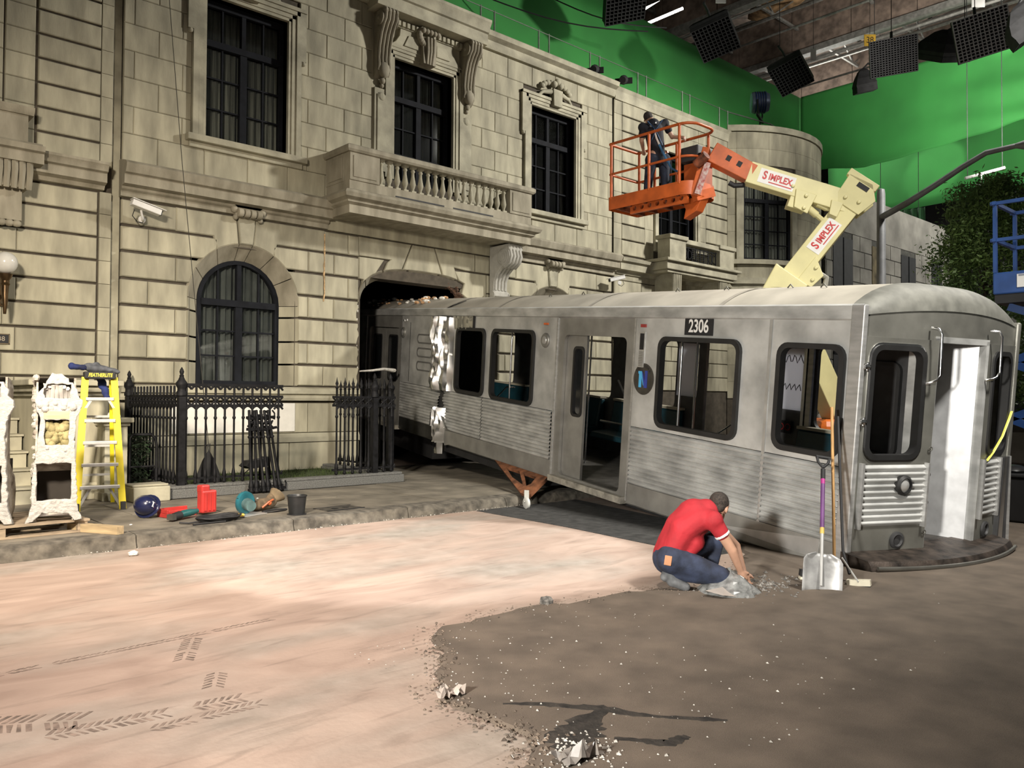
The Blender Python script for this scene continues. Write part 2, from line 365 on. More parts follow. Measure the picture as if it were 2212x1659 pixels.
def sash_window(cx, hw, z0, z1, yg, cols=4, rows=2, transom=.70, arch=None, label=None, curtain=True, xf=None):
    """black casement: outer frame, mullion, transom, glazing bars, panes, curtain; yg = glass plane"""
    WIN_N[0] += 1; q = MB(); n = 12
    fw_ = .075
    if arch:
        cz, r = arch
        out = [(cx-hw, z0), (cx+hw, z0)]+[(cx+r*cos(radians(a)), cz+r*sin(radians(a))) for a in range(0, 181, 12)]
        inn = [(cx-hw+fw_, z0+fw_), (cx+hw-fw_, z0+fw_)]+[(cx+(r-fw_)*cos(radians(a)), cz+(r-fw_)*sin(radians(a))) for a in range(0, 181, 12)]
        k = len(out); vs = [(x, yg-.06, z) for x, z in out]+[(x, yg-.06, z) for x, z in inn]+[(x, yg+.06, z) for x, z in out]+[(x, yg+.06, z) for x, z in inn]
        fs = []
        for i in range(k):
            j = (i+1) % k; fs += [(i, j, k+j, k+i), (k+i, k+j, 3*k+j, 3*k+i), (2*k+i, 3*k+i, 3*k+j, 2*k+j), (i, 2*k+i, 2*k+j, j)]
        q.add(vs, fs)
    else:
        q.box(cx-hw, cx-hw+fw_, yg-.06, yg+.06, z0, z1).box(cx+hw-fw_, cx+hw, yg-.06, yg+.06, z0, z1).box(cx-hw+fw_, cx+hw-fw_, yg-.06, yg+.06, z0, z0+fw_).box(cx-hw+fw_, cx+hw-fw_, yg-.06, yg+.06, z1-.11, z1)
    root = tag(q.build('window_%d' % WIN_N[0], WFRAME, None), label, kind='structure')
    zt = z0+(z1-z0)*transom
    MB().box(cx-hw+fw_, cx+hw-fw_, yg-.07, yg+.05, zt-.06, zt+.06).build('transom', WFRAME, root)
    MB().box(cx-.065, cx+.065, yg-.055, yg+.05, z0+fw_, zt-.06).build('mullion', WFRAME, root)
    top = (arch[0]+arch[1]-fw_) if arch else z1-.11
    MB().box(cx-.04, cx+.04, yg-.05, yg+.05, zt+.06, top).build('mullion', WFRAME, root)
    for s in (-1, 1):
        bx = cx+s*hw*.5
        MB().box(bx-.014, bx+.014, yg-.03, yg+.03, z0+fw_, zt-.06).build('glazing_bar', WFRAME, root)
        zz = top if not arch else arch[0]+sqrt(max(.01, (arch[1]-fw_)**2-(bx-cx)**2))
        MB().box(bx-.014, bx+.014, yg-.03, yg+.03, zt+.06, zz).build('glazing_bar', WFRAME, root)
        for r_ in range(1, rows+1):
            zz = z0+fw_+(zt-.06-z0-fw_)*r_/(rows+1)
            a, b = (cx-hw+fw_, cx-.065) if s < 0 else (cx+.065, cx+hw-fw_)
            MB().box(a, b, yg-.028, yg+.028, zz-.014, zz+.014).build('glazing_bar', WFRAME, root)
    for s in (-1, 1):
        xe = [cx+s*.06, cx+s*hw*.5, cx+s*(hw-.03)]
        for k in range(2):
            a, b = sorted((xe[k], xe[k+1]))
            zs = [z0+.03+(zt-z0-.03)*i/(rows+1) for i in range(rows+2)]
            for i in range(rows+1): MB().box(a, b, yg+.005, yg+.011, zs[i], zs[i+1]).build('pane', GLASS, root)
            tz = top if not arch else arch[0]+sqrt(max(.01, (arch[1]-.03)**2-(max(abs(a-cx), abs(b-cx)))**2))
            ti = top if not arch else arch[0]+sqrt(max(.01, (arch[1]-.03)**2-(min(abs(a-cx), abs(b-cx)))**2))
            za, zb = (tz, ti) if s < 0 else (ti, tz)
            MB().prism([(a, zt), (b, zt), (b, zb), (a, za)], yg+.005, yg+.011, 'y').build('pane', GLASS, root)
    if curtain:
        q = MB(); N_ = 60; vs = []; h2 = z1 if not arch else arch[0]+arch[1]
        for i in range(N_+1):
            X = cx-hw+2*hw*i/N_; y = yg+.12+.035*sin(i*1.35+cx)+.02*sin(i*3.1)
            sp = 0 if abs(X-cx) > .06 else .05
            vs += [(X, y+sp, z0), (X, y+sp, h2)]
        q.add(vs, [(2*i, 2*i+2, 2*i+3, 2*i+1) for i in range(N_)]); q.build('curtain', mat('dim_blind', (.16, .165, .165), .9, var=.2, scale=2) if arch else CURT, root, smooth=60, fix=False)
    hb = z1 if not arch else arch[0]+arch[1]
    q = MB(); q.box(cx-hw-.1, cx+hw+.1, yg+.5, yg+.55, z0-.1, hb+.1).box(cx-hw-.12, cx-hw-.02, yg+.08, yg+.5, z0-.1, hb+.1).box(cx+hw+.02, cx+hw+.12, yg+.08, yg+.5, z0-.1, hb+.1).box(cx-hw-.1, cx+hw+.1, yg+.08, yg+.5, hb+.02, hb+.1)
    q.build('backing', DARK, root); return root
# ---- building with the crash hole (wall_main)
BX0, BX1 = 4.37, 16.94; WC = (6.57, 10.62, 14.67)
HOLE = (9.0, 12.85)
holes = [(c-.80, c+.80, 6.30, 8.92) for c in WC]+[(c-1.02, c+1.02, 1.84, 4.40) for c in (WC[0], WC[2])]+[(HOLE[0]+.06, HOLE[1], -.1, 4.15)]
B = core('wall_main', BX0+.02, BX1-.02, .0, 10.0, W+.05, W+.42, holes)
B['label'] = 'pale limestone mansion facade with the train crashed into its doorway'
# upper ashlar
ZU = [5.62, 6.09, 6.56, 7.04, 7.51, 7.97, 8.44, 8.91, 9.38, 9.86]
for i in range(len(ZU)-1):
    z0, z1 = ZU[i], ZU[i+1]; J = [(4.54 if i % 2 else 4.945)+.815*n for n in range(-1, 17)]
    cuts = []
    for k, c in enumerate(WC):
        if z1 > 6.35 and z0 < 9.1: cuts.append((c-1.05, c+1.05))
    if z0 > 9.0: cuts = [(WC[1]-1.35, WC[1]+1.35)]
    elif z0 > 6.2: cuts[1:2] = [(WC[1]-1.27, WC[1]+1.27)]
    course(B, z0, z1, subtract((BX0, BX1), cuts), J)
# lower rustication
ZL = [1.84, 2.27, 2.71, 3.18, 3.63, 4.09, 4.53, 4.98]
def jag(x, z): return x+.045*noise.noise((x*3, z*7, 1.3))+random.uniform(-.02, .02)
R1, R0, CZ = 1.07, .80, 3.40
for i in range(len(ZL)-1):
    z0, z1 = ZL[i], ZL[i+1]; G = .05
    J = [4.82, 7.85, 8.42, 13.05, 15.95] if i % 2 else [5.285, 8.2, 8.75, 13.4, 16.3]
    zc = (z0+z1)/2
    for a, b in ((BX0, WC[0]-R1), (WC[0]+R1, HOLE[0]), (HOLE[1], WC[2]-R1), (WC[2]+R1, BX1)):
        js = [a]+[j for j in J if a+.14 < j < b-.14]+[b]
        for k in range(len(js)-1):
            l, r = js[k]+.005, js[k+1]-.005; zz0, zz1 = z0+G/2, z1-G/2
            left = [(l, zz1), (l, zz0)]; right = [(r, zz0), (r, zz1)]
            for c in (WC[0], WC[2]):
                if z1 > CZ+.05 and z0 < CZ+R1:
                    zs = [zz0+(zz1-zz0)*t/6 for t in range(7)]
                    if abs(r-(c-R1)) < .02: right = [(c-sqrt(max(R1*R1-max(0, z-CZ)**2, .30)) if z > CZ else c-R1, z) for z in zs]
                    if abs(l-(c+R1)) < .02: left = [(c+sqrt(max(R1*R1-max(0, z-CZ)**2, .30)) if z > CZ else c+R1, z) for z in zs[::-1]]
            if abs(r-HOLE[0]+.005) < .01 and z0 < 3.6: right = [(jag(r, zz0+(zz1-zz0)*t/7), zz0+(zz1-zz0)*t/7) for t in range(8)]
            if i == 6 and any(abs(r-(c-R1)) < .02 or abs(l-(c+R1)) < .02 for c in (WC[0], WC[2])):
                continue
            MB().stone(left+right, W, W+.075, .018).build('rusticated_block', STONE, B, fix=False)
for c in (WC[0], WC[2]):                   # stepped voussoirs and keystone above each arched window
    for s in (-1, 1):
        xo = 5.285 if (c == WC[0] and s < 0) else (8.2 if c == WC[0] else (13.4 if s < 0 else 16.3))
        arc = [(c+s*R1*sin(radians(a)), CZ+R1*cos(radians(a))) for a in (31, 27, 23, 19, 15, 11, 7.5)]
        MB().stone([(xo-s*-.005, 4.965), (xo-s*-.005, 4.548), (c+s*.62, 4.548)]+arc+[(c+s*.19, 4.965)], W, W+.075, .018).build('rusticated_block', STONE, B, fix=False)
    MB().stone([(c-.125, CZ+R1), (c+.125, CZ+R1), (c+.175, 4.965), (c-.175, 4.965)], W-.03, W+.075, .018).build('keystone', STONE2, B, fix=False)
    ang = [0, 30, 59, 83, 97, 121, 150, 180]
    for a0, a1 in zip(ang[:-1], ang[1:]):
        q = MB(); n = 6; vs = []
        for t in range(n+1):
            a = radians(a0+.5+(a1-a0-1)*t/n)
            for R_, y in ((R1, W+.004), (R0, W+.30), (R0+.05, W+.36), (R1+.05, W+.07)): vs.append((c+R_*cos(a), y, CZ+R_*sin(a)))
        q.add(vs, [(t*4+k, t*4+(k+1) % 4, t*4+4+(k+1) % 4, t*4+4+k) for t in range(n) for k in range(4)]+[(0, 1, 2, 3), tuple(n*4+k for k in range(4))])
        q.build('voussoir', STAIN, B, smooth=50)
    for i, (z0, z1) in enumerate(zip([1.84, 2.27, 2.71, 3.18], [2.27, 2.71, 3.18, 3.40])):
        for s in (-1, 1):
            g0 = .018; g1 = .018 if i < 3 else .003
            q = MB(); q.prism([(c+s*R1, W+.004), (c+s*R0, W+.30), (c+s*(R0+.03), W+.36), (c+s*(R1+.03), W+.07)], z0+g0, z1-g1, 'z'); q.build('jamb_block', STONE, B)
    sash_window(c, .80, 1.86, 3.5, W+.34, arch=(CZ, .80), rows=2, transom=.93, label='arched black casement window '+('right of the yellow ladder' if c == WC[0] else 'half hidden behind the car roof'))
# courses below the sills
for (z0, z1, p, nm) in ((.15, .76, -.0, 'plinth_block'), (.95, 1.52, .0, 'rusticated_block')):
    for a, b in ((BX0, HOLE[0]), (HOLE[1], BX1)):
        n = 3 if z0 < .5 else 4
        for k in range(n):
            l, r = a+(b-a)*k/n, a+(b-a)*(k+1)/n
            MB().stone([(l+.005, z0), (r-.005, z0), (r-.005, z1), (l+.005, z1)], W-.06+p, W+.07, .012).build(nm, STONE, B, fix=False)
for a, b in ((BX0, HOLE[0]), (HOLE[1], BX1)):
    moulding(B, [(-.05, .77), (.09, .77), (.09, .86), (.05, .94), (-.05, .94)], a, b, 'plinth_band')
    moulding(B, [(-.05, 1.57), (.06, 1.57), (.08, 1.62), (.08, 1.68), (.14, 1.70), (.14, 1.80), (.03, 1.83), (-.05, 1.83)], a, b, 'sill_band')
# cornice between the storeys, interrupted by the balcony
CP = [(-.05, 4.99), (.05, 5.0), (.05, 5.09), (.10, 5.12), (.10, 5.16), (.24, 5.18), (.24, 5.34), (.30, 5.36), (.34, 5.44), (.36, 5.50), (.30, 5.55), (.02, 5.62), (-.05, 5.62)]
for a, b in ((BX0-.03, 8.25), (13.0, BX1+.05)): moulding(B, CP, a, b, 'cornice', STAIN, smooth=30)
moulding(B, [(-.05, 4.99), (.03, 4.99), (.03, 5.62), (-.05, 5.62)], 8.25, 13.0, 'cornice_backing', STONE)
moulding(B, [(-.05, 9.86), (.06, 9.88), (.10, 9.96), (.10, 10.06), (.22, 10.12), (.25, 10.22), (.20, 10.26), (-.4, 10.28), (-.4, 9.86)], BX0, BX1+.02, 'coping', STONE2, smooth=30)
def architrave(c, z0, z1, ears=True, root=None):
    q = MB(); o = .25; zt = z1+.22
    for s in (-1, 1):
        for (d0, d1, p) in ((.80, .86, .03), (.86, .95, .05), (.95, 1.05, .075)):
            a, b = sorted((c+s*d0, c+s*d1)); q.box(a, b, W-p, W+.35, z0, zt-(1.05-d1)*.9)
        if ears:
            a, b = sorted((c+s*1.05, c+s*1.15)); q.box(a, b, W-.075, W+.05, zt-.95, zt+.06)
            q.ball((c+s*1.10, W-.04, zt-.98), .05)
    for (d0, d1, p) in ((0, .06, .03), (.06, .14, .05), (.14, .22, .075)): q.box(c-.80-d1, c+.80+d1, W-p, W+.35, z1+d0, z1+d1)
    if ears: q.box(c-1.15, c+1.15, W-.10, W+.05, zt, zt+.07)
    return q.build('architrave', STONE2, root or B)
for k, c in enumerate(WC):
    architrave(c, 6.30, 8.92, ears=(k != 1))
    sash_window(c, .80, 6.30, 8.92, W+.26, rows=2, transom=.70, label=['tall upper casement above the left cornice', 'tall upper casement behind the balcony balusters', 'tall upper casement left of the boom lift basket'][k])
    if k != 1:
        q = MB(); q.box(c-1.10, c+1.10, W-.06, W+.1, 6.08, 6.18).box(c-1.16, c+1.16, W-.16, W+.26, 6.18, 6.30); q.build('window_sill', STONE2, B, bevel=.015)
# cartouche above upper windows
def cartouche(c, z, root, s=1.0):
    q = MB(); q.box(c-.14*s, c+.14*s, W-.16, W, z, z+.42*s, tp=1.15)
    for i in range(9):
        a = radians(20+17.5*i); r = .30*s; q.ball((c+r*1.7*cos(a), W-.08, z+.36*s+r*.8*sin(a)), .075*s, 7, 5, (1.2, .8, .9))
    for sgn in (-1, 1):
        q.tube([(c+sgn*.18*s, W-.08, z+.35*s), (c+sgn*.45*s, W-.07, z+.30*s), (c+sgn*.62*s, W-.05, z+.16*s)], [.07*s, .05*s, .03*s], 7)
    for i in range(3): q.ball((c+(i-1)*.11*s, W-.12, z+.55*s+(.08 if i == 1 else 0)), .09*s, 8, 6)
    return q.build('cartouche', STONE2, root, smooth=60)
cartouche(WC[2], 9.02, B); cartouche(WC[0], 9.02, B)
# scroll keystones under the cornice
def scroll_key(c, root, z=4.96):
    q = MB(); q.box(c-.26, c+.26, W-.10, W, z-.02, z+.2)
    for i in range(4):
        x = c-.18+i*.12; q.lathe([(.01, -.05), (.075, -.045), (.085, 0), (.075, .045), (.01, .05)], 10, (x, W-.14, z+.06), Matrix.Rotation(pi/2, 4, 'Y'))
    for s in (-1, 1): q.ball((c+s*.27, W-.08, z+.12), .07).ball((c+s*.24, W-.06, z-.02), .05)
    return q.build('scroll_key', STAIN, root, smooth=60)
for c in (WC[0], WC[2]): scroll_key(c, B)
# ---- hood over the middle upper window
hx = WC[1]
q = MB(); q.prism([(W-p, z) for p, z in [(-.05, 9.72), (.40, 9.74), (.42, 9.80), (.42, 9.98), (.47, 10.0), (.50, 10.10), (.56, 10.20), (.56, 10.26), (-.4, 10.30), (-.4, 9.72)]], hx-1.48, hx+1.48, 'x'); q.build('hood_cornice', STONE2, B, smooth=30)
q = MB(); q.box(hx-1.36, hx-1.0, W-.0, W+.08, 6.0, 9.86).box(hx+1.0, hx+1.36, W-.0, W+.08, 6.0, 9.86).box(hx-1.0, hx+1.0, W-.0, W+.08, 9.1, 9.86); q.build('hood_backing', STONE, B)
q = MB(); q.box(hx-.95, hx+.95, W-.12, W, 9.56, 9.72)
for i in range(16):
    xx = hx-.9+i*.12
    if abs(xx-hx) > .22: q.box(xx-.035, xx+.035, W-.17, W-.1, 9.58, 9.68)
q.build('dentil_band', STONE2, B)
fr = [(hx-.95, 9.55), (hx-.55, 9.55)]
q = MB(); pl = [(-1.0, 9.12), (1.0, 9.12), (.82, 9.25), (.72, 9.4), (.70, 9.56), (-.70, 9.56), (-.72, 9.4), (-.82, 9.25)]
q.prism([(hx+a, z) for a, z in pl], W-.09, W, 'y'); q.build('frieze_panel', STONE2, B, bevel=.01)
for s in (-1, 1):
    q = MB(); q.prism([(hx+s*.25, 9.2), (hx+s*.62, 9.2), (hx+s*.5, 9.45), (hx+s*.25, 9.45)], W-.12, W-.08, 'y'); q.build('raised_panel', STONE2, B, bevel=.01)
q = MB(); q.box(hx-.16, hx+.16, W-.20, W, 8.93, 9.5, tp=1.2)
for i in range(3): q.tube([(hx-.09+i*.09, W-.24, 9.5), (hx-.08+i*.08, W-.24, 9.2), (hx-.07+i*.07, W-.19, 8.93)], .035, 7)
for i in range(11):
    a = radians(200+i*14-60); q.ball((hx+.26*cos(a), W-.17, 9.52+.2*sin(a)), .075, 7, 5)
for i in range(5): q.ball((hx-.2+i*.1, W-.24, 9.62), .06, 7, 5)
q.build('cartouche', STAIN, B, smooth=60)
for s in (-1, 1):
    xx = hx+s*1.15; q = MB(); w = .17
    prof = [(0, 9.72), (.40, 9.72), (.42, 9.62), (.40, 9.50), (.32, 9.40), (.24, 9.25), (.17, 9.0), (.14, 8.75), (.16, 8.60), (.13, 8.48), (.05, 8.38), (0, 8.35)]
    q.prism([(W-p, z) for p, z in prof], xx-w, xx+w, 'x')
    for k in range(4):
        x2 = xx-w+.04+k*.087; q.tube([(x2, W-p-.01, z) for p, z in prof[1:10]], .028, 6)
    for k in range(4): q.ball((xx-w+.04+k*.087, W-.42, 9.66), .05, 6, 5)
    for e in (-1, 1): q.lathe([(.02, 0), (.15, .005), (.15, .03), (.02, .05)], 14, (xx+e*w, W-.26, 9.53), Matrix.Rotation(e*pi/2, 4, 'Y')); q.ball((xx+e*(w+.03), W-.26, 9.53), .05, 8, 6)
    q.ball((xx, W-.14, 8.52), .13, 9, 6, (1.1, .8, 1.3)); q.ball((xx, W-.08, 8.3), .07, 8, 6); q.ball((xx, W-.06, 8.2), .05, 8, 6)
    q.build('scroll_console', STAIN, B, smooth=50)
    q = MB(); q.box(xx-.16, xx+.16, W-.05, W, 6.3, 8.15).box(xx-.10, xx+.10, W-.075, W-.04, 6.4, 8.02); q.ball((xx, W-.07, 7.98), .09, 9, 6, (1, .4, 1)); q.build('pilaster_strip', STONE2, B, bevel=.008)
# ---- broken entrance arch above the car
AX, AZ, OA, OB, IA, IB = 10.62, 3.55, 1.62, .86, 1.45, .70
def el(a, ra, rb): 
    ca, sa = cos(radians(a)), sin(radians(a)); e = .72
    return AX+ra*math.copysign(abs(ca)**e, ca), AZ+rb*math.copysign(abs(sa)**e, sa)
BRK = mat('broken_plaster_edge', (.11, .062, .040), .95, var=.5, scale=14, bump=1, bscale=18)
for a0, a1 in ((180, 150), (150, 122), (122, 98), (98, 80), (80, 62)):
    q = MB(); n = 6; vs = []
    for t in range(n+1):
        a = a0-1+(a1-a0+2)*t/n; rg = random.uniform(-.02, .02) if a1 <= 98 else 0
        o1 = el(a, OA, OB); i1 = el(a, IA, IB+rg)
        vs += [(o1[0], W+.004, o1[1]), (i1[0], W+.24, i1[1]), (i1[0], W+.36, i1[1]+.05), (o1[0], W+.10, o1[1]+.04)]
    q.add(vs, [(t*4+k, t*4+(k+1) % 4, t*4+4+(k+1) % 4, t*4+4+k) for t in range(n) for k in range(4)]+[(0, 1, 2, 3), tuple(n*4+k for k in range(4))])
    q.build('voussoir', STAIN, B, smooth=50)
def arcpts(a0, a1, n, ra=OA, rb=OB): return [el(a0+(a1-a0)*t/n, ra, rb) for t in range(n+1)]
SB = [[(9.0, 4.548), (9.0, 4.09), (9.12, 4.08)]+arcpts(158, 132, 5)+[(9.62, 4.548)],
      [(9.0, 4.57), (9.78, 4.57), (9.70, 4.50)]+arcpts(121, 103, 4)+[(10.32, 4.965), (9.0, 4.965)],
      arcpts(102, 78, 5)+[(10.93, 4.965), (10.36, 4.965)],
      arcpts(77, 60, 4)+[(11.50, 4.60), (11.85, 4.57), (12.1, 4.57), (12.1, 4.965), (10.97, 4.965)],
      [(11.50, 4.52)]+arcpts(58, 50, 2)+[(11.72, 4.02), (11.9, 3.92), (12.05, 3.72), (12.3, 3.68), (12.45, 3.62), (12.45, 4.53), (11.86, 4.53)],
      [(12.48, 3.6), (12.86, 3.55), (12.86, 4.09), (12.48, 4.09)], [(12.48, 4.11), (12.95, 4.11), (12.95, 4.53), (12.48, 4.53)], [(12.13, 4.57), (12.95, 4.57), (12.95, 4.965), (12.13, 4.965)]]
for pl in SB: MB().stone(pl, W, W+.12, .015).build('rusticated_block', STONE, B, fix=True)
q = MB(); pts_ = [(11.25, 4.28), (11.4, 4.22), (11.58, 4.1), (11.7, 3.98), (11.86, 3.85), (12.0, 3.68), (12.2, 3.62)]
q.tube([(a, W+.13, z) for a, z in pts_], [.05, .07, .06, .08, .07, .08, .05], 7)
for i in range(60):
    t = random.random()*(len(pts_)-1.01); k = int(t); a = pts_[k][0]+(pts_[k+1][0]-pts_[k][0])*(t-k); z = pts_[k][1]+(pts_[k+1][1]-pts_[k][1])*(t-k)
    q.ball((a+random.uniform(-.06, .06), W+random.uniform(.02, .3), z+random.uniform(-.06, .05)), random.uniform(.02, .06), 6, 4, (1, 1, .7))
q.build('broken_edge', BRK, B)
PLAS = mat('raw_white_plaster', (.62, .60, .55), .9, var=.15, scale=20, bump=.6)
q = MB()
for i in range(40):
    z = 1.0+3.6*i/40; q.ball((jag(9.0, z)+.01, W+.05+random.uniform(0, .03), z), random.uniform(.012, .03), 5, 4, (1, .7, 1.6))
q.build('broken_edge', PLAS, B)
q = MB(); zs_ = [3.55+i*.09 for i in range(16)]        # the light seam where the removable wall section joins
q.tube([(8.20+.02*noise.noise((0, z*6, 4)), W-.004, z) for z in zs_], [random.uniform(.006, .022) for z in zs_], 5)
q.build('plaster_seam', mat('orange_plaster', (.50, .34, .18), .9, var=.4, scale=20), B)
# black box added behind the open-backed facade to keep the hole dark
q = MB(); q.box(8.0, 16.5, 21.0, 21.1, -.1, 5.4).box(7.9, 8.0, W+.45, 21, -.1, 5.4).box(16.5, 16.6, W+.45, 21, -.1, 5.4).box(8, 16.5, W+.45, 21, 5.2, 5.4)
tag(q.build('wall_dark_box', DARK), 'black box added behind the crash hole to keep it dark', kind='structure')
# ---- balcony
BAL = thing('balcony', 'long stone balcony with turned balusters above the crash hole', 'balcony', (10.64, W, 5.2))
def bal(mb, nm, m=STAIN, **k): return mb.build(nm, m, BAL, **k)
def ring(prof, nm, m=STAIN):
    # profile (out, z) swept round three sides of the balcony; local coords
    q = MB(); n = len(prof); vs = []
    for (sx, sy) in ((-1, 0), (-1, 1), (1, 1), (1, 0)):
        for p, z in prof: vs.append((sx*(2.43+p), (-.9-p) if sy else 0, z-5.2))
    fs = [(a*n+i, a*n+(i+1) % n, (a+1)*n+(i+1) % n, (a+1)*n+i) for a in range(3) for i in range(n)]+[tuple(range(n)), tuple(3*n+i for i in range(n))]
    q.add(vs, fs); return bal(q, nm, m)
q = MB(); q.box(-2.4, 2.4, -.87, 0, .03, .14); bal(q, 'floor_slab')
ring([(-.2, 5.20), (-.02, 5.20), (-.02, 5.36), (.05, 5.40), (.05, 5.44), (.14, 5.48), (.17, 5.55), (.13, 5.61), (.0, 5.66), (-.2, 5.66)], 'lower_cornice')
ring([(-.16, 5.66), (-.02, 5.66), (-.02, 5.84), (-.16, 5.84)], 'kerb_course')
ring([(-.20, 6.38), (.03, 6.38), (.06, 6.42), (.06, 6.49), (.02, 6.52), (-.20, 6.52)], 'coping_rail')
for s in (-1, 1):
    a, b = sorted((s*2.43, s*1.72)); q = MB(); q.box(a+.02, b-.02, -.9, -.66, .64, 1.18); bal(q, 'pedestal')
    q = MB(); q.box(a+.09, b-.09, -.915, -.9, .70, 1.12); bal(q, 'pedestal_panel', bevel=.006)
    q = MB(); a, b = sorted((s*2.42, s*2.26)); q.box(a, b, -.66, 0, .64, 1.18); bal(q, 'side_parapet')
    q = MB(); a, b = sorted((s*2.42, s*2.435)); q.box(a, b, -.62, -.1, .70, 1.12); bal(q, 'pedestal_panel', bevel=.006)
for k, (a, b) in enumerate(((-1.35, -.12), (.12, 1.25))): q = MB(); q.box(a, b, -.884, -.86, .47, .50); bal(q, 'drain_slot', BLACK)
bp = [(.055, 0), (.055, .04), (.035, .05), (.03, .08), (.05, .13), (.062, .18), (.055, .23), (.032, .36), (.03, .42), (.045, .44), (.045, .46), (.03, .48), (.055, .50), (.055, .54)]
q = MB(); q.lathe(bp, 10); q.box(-.055, .055, -.055, .055, 0, .04).box(-.055, .055, -.055, .055, .5, .54)
b0 = q.build('baluster', STONE2, BAL, smooth=40)
for i in range(18):
    o = b0 if i == 0 else b0.copy()
    if i: COL.objects.link(o)
    o.location = (-1.64+3.28*i/17, -.79, .64)
# grey plaster bracket fitted under the balcony
CON = thing('bracket', 'unpainted grey scroll bracket fitted under the balcony', 'bracket', (12.72, W-.045, 3.93))
BRG = mat('primed_grey_plaster', (.38, .37, .33), .85, var=.08, scale=8, bump=.2)
prof = [(0, 0), (.10, .0), (.13, .06), (.20, .10), (.21, .20), (.15, .24), (.16, .45), (.24, .62), (.42, .76), (.50, .74), (.64, .84), (.70, .98), (.66, 1.12), (.68, 1.22), (.68, 1.26), (0, 1.26)]
q = MB(); q.prism([(-p, z) for p, z in prof], -.21, .21, 'x'); q.build('body', BRG, CON, bevel=.012)
for k in range(4):
    q = MB(); q.tube([(-.15+k*.1, -p-.005, z) for p, z in prof[5:14]], .035, 6); q.build('scroll_rib', BRG, CON, smooth=60)
for e in (-1, 1):
    q = MB()
    for i in range(3): q.lathe([(.04+.06*i, 0), (.07+.06*i, .0), (.06+.06*i, .02-.006*i), (.05+.06*i, .02-.006*i)], 16, (e*.21, -.46, .98), Matrix.Rotation(e*pi/2, 4, 'Y'))
    q.build('volute', BRG, CON, smooth=40)
    q = MB(); q.lathe([(.0, 0), (.09, .0), (.08, .03), (.0, .04)], 12, (e*.21, -.13, .14), Matrix.Rotation(e*pi/2, 4, 'Y')); q.build('volute', BRG, CON, smooth=40)
q = MB()
for k in range(5): q.ball((-.18+k*.09, -.66, 1.17), .045, 7, 5, (1, .8, 1.4))
q.build('leaf_band', BRG, CON, smooth=60)
# ---- left building (wall_left)
A_ = core('wall_left', -6, 4.22, 0, 10.2, W+.05, W+.4, [])
A_['label'] = 'neighbouring limestone facade at the left edge with banded masonry'
ZA = [5.83+.39*i for i in range(-1, 11)]
for i in range(len(ZA)-1):
    z0, z1 = ZA[i], ZA[i+1]
    MB().stone([(3.10, z0+.02), (4.02, z0+.02), (4.02, z1-.02), (3.10, z1-.02)], W, W+.075, .014).build('rusticated_block', STONE, A_, fix=False)
    MB().stone([(4.03, z0+.003), (4.21, z0+.003), (4.21, z1-.003), (4.03, z1-.003)], W, W+.075, .004).build('quoin', STONE, A_, fix=False)
    course(A_, z0, z1, [(-.5, 2.62), (2.64, 3.06)], [.6+.4*(i % 2), 1.5+.4*(i % 2), 2.3], g=.006, yf=W-.0)
ZA2 = [1.15, 1.55, 1.94, 2.31, 2.71, 3.10, 3.49, 3.875, 4.26, 4.65, 5.02]
for i in range(len(ZA2)-1):
    z0, z1 = ZA2[i], ZA2[i+1]; js = [-.5, .7, 1.9, 2.84 if i % 2 else 2.66, 4.0]
    for k in range(4): MB().stone([(js[k]+.004, z0+.02), (js[k+1]-.004, z0+.02), (js[k+1]-.004, z1-.02), (js[k]+.004, z1-.02)], W, W+.075, .014).build('rusticated_block', STONE, A_, fix=False)
    MB().stone([(4.03, z0+.003), (4.21, z0+.003), (4.21, z1-.003), (4.03, z1-.003)], W, W+.075, .004).build('quoin', STONE, A_, fix=False)
MB().stone([(-6, .1), (4.21, .1), (4.21, 1.15), (-6, 1.15)], W-.03, W+.07, .01).build('plinth_block', STONE, A_, fix=False)
moulding(A_, [(-.05, 5.03), (.06, 5.04), (.1, 5.10), (.22, 5.13), (.22, 5.28), (.28, 5.30), (.30, 5.36), (.34, 5.40), (.34, 5.44), (0, 5.52), (-.05, 5.52)], -2, 4.08, 'cornice', STAIN, smooth=30)
q = MB(); q.prism([(W-p, z) for p, z in [(0, 5.18), (.48, 5.18), (.48, 5.34), (.54, 5.36), (.56, 5.44), (.40, 5.48), (.36, 5.52), (0, 5.52)]], -2, 3.10, 'x'); q.build('balcony_slab', STAIN, A_, smooth=30)
q = MB(); q.box(-2, 2.90, W-.36, W, 5.50, 5.94); q.build('balcony_parapet', STAIN, A_)
q = MB(); q.prism([(W-p, z) for p, z in [(0, 5.92), (.40, 5.92), (.44, 5.97), (.46, 6.03), (.30, 6.06), (0, 6.06)]], -2, 2.97, 'x'); q.build('balcony_cap', STAIN, A_, smooth=30)
for i in range(8): q = MB(); x = 2.22+i*.1; q.tube([(x, W-.40, 5.18), (x, W-.42, 5.05), (x, W-.36, 4.78)], [.05, .05, .042], 6); q.build('bracket_flute', STAIN, A_, smooth=50)
q = MB(); q.box(2.15, 2.92, W-.37, W, 4.80, 5.18).box(2.1, 2.86, W-.22, W, 4.32, 4.80); q.build('fluted_bracket', STAIN, A_)
q = MB()
for i in range(7): q.ball((2.2+i*.1, W-.2, 4.27), .07, 7, 5, (1, 1, .8))
q.build('bracket_drop', STAIN, A_, smooth=40)
MB().box(4.21, 4.37, W+.10, W+.3, 0, 10.2).build('recess', STONE2, A_)
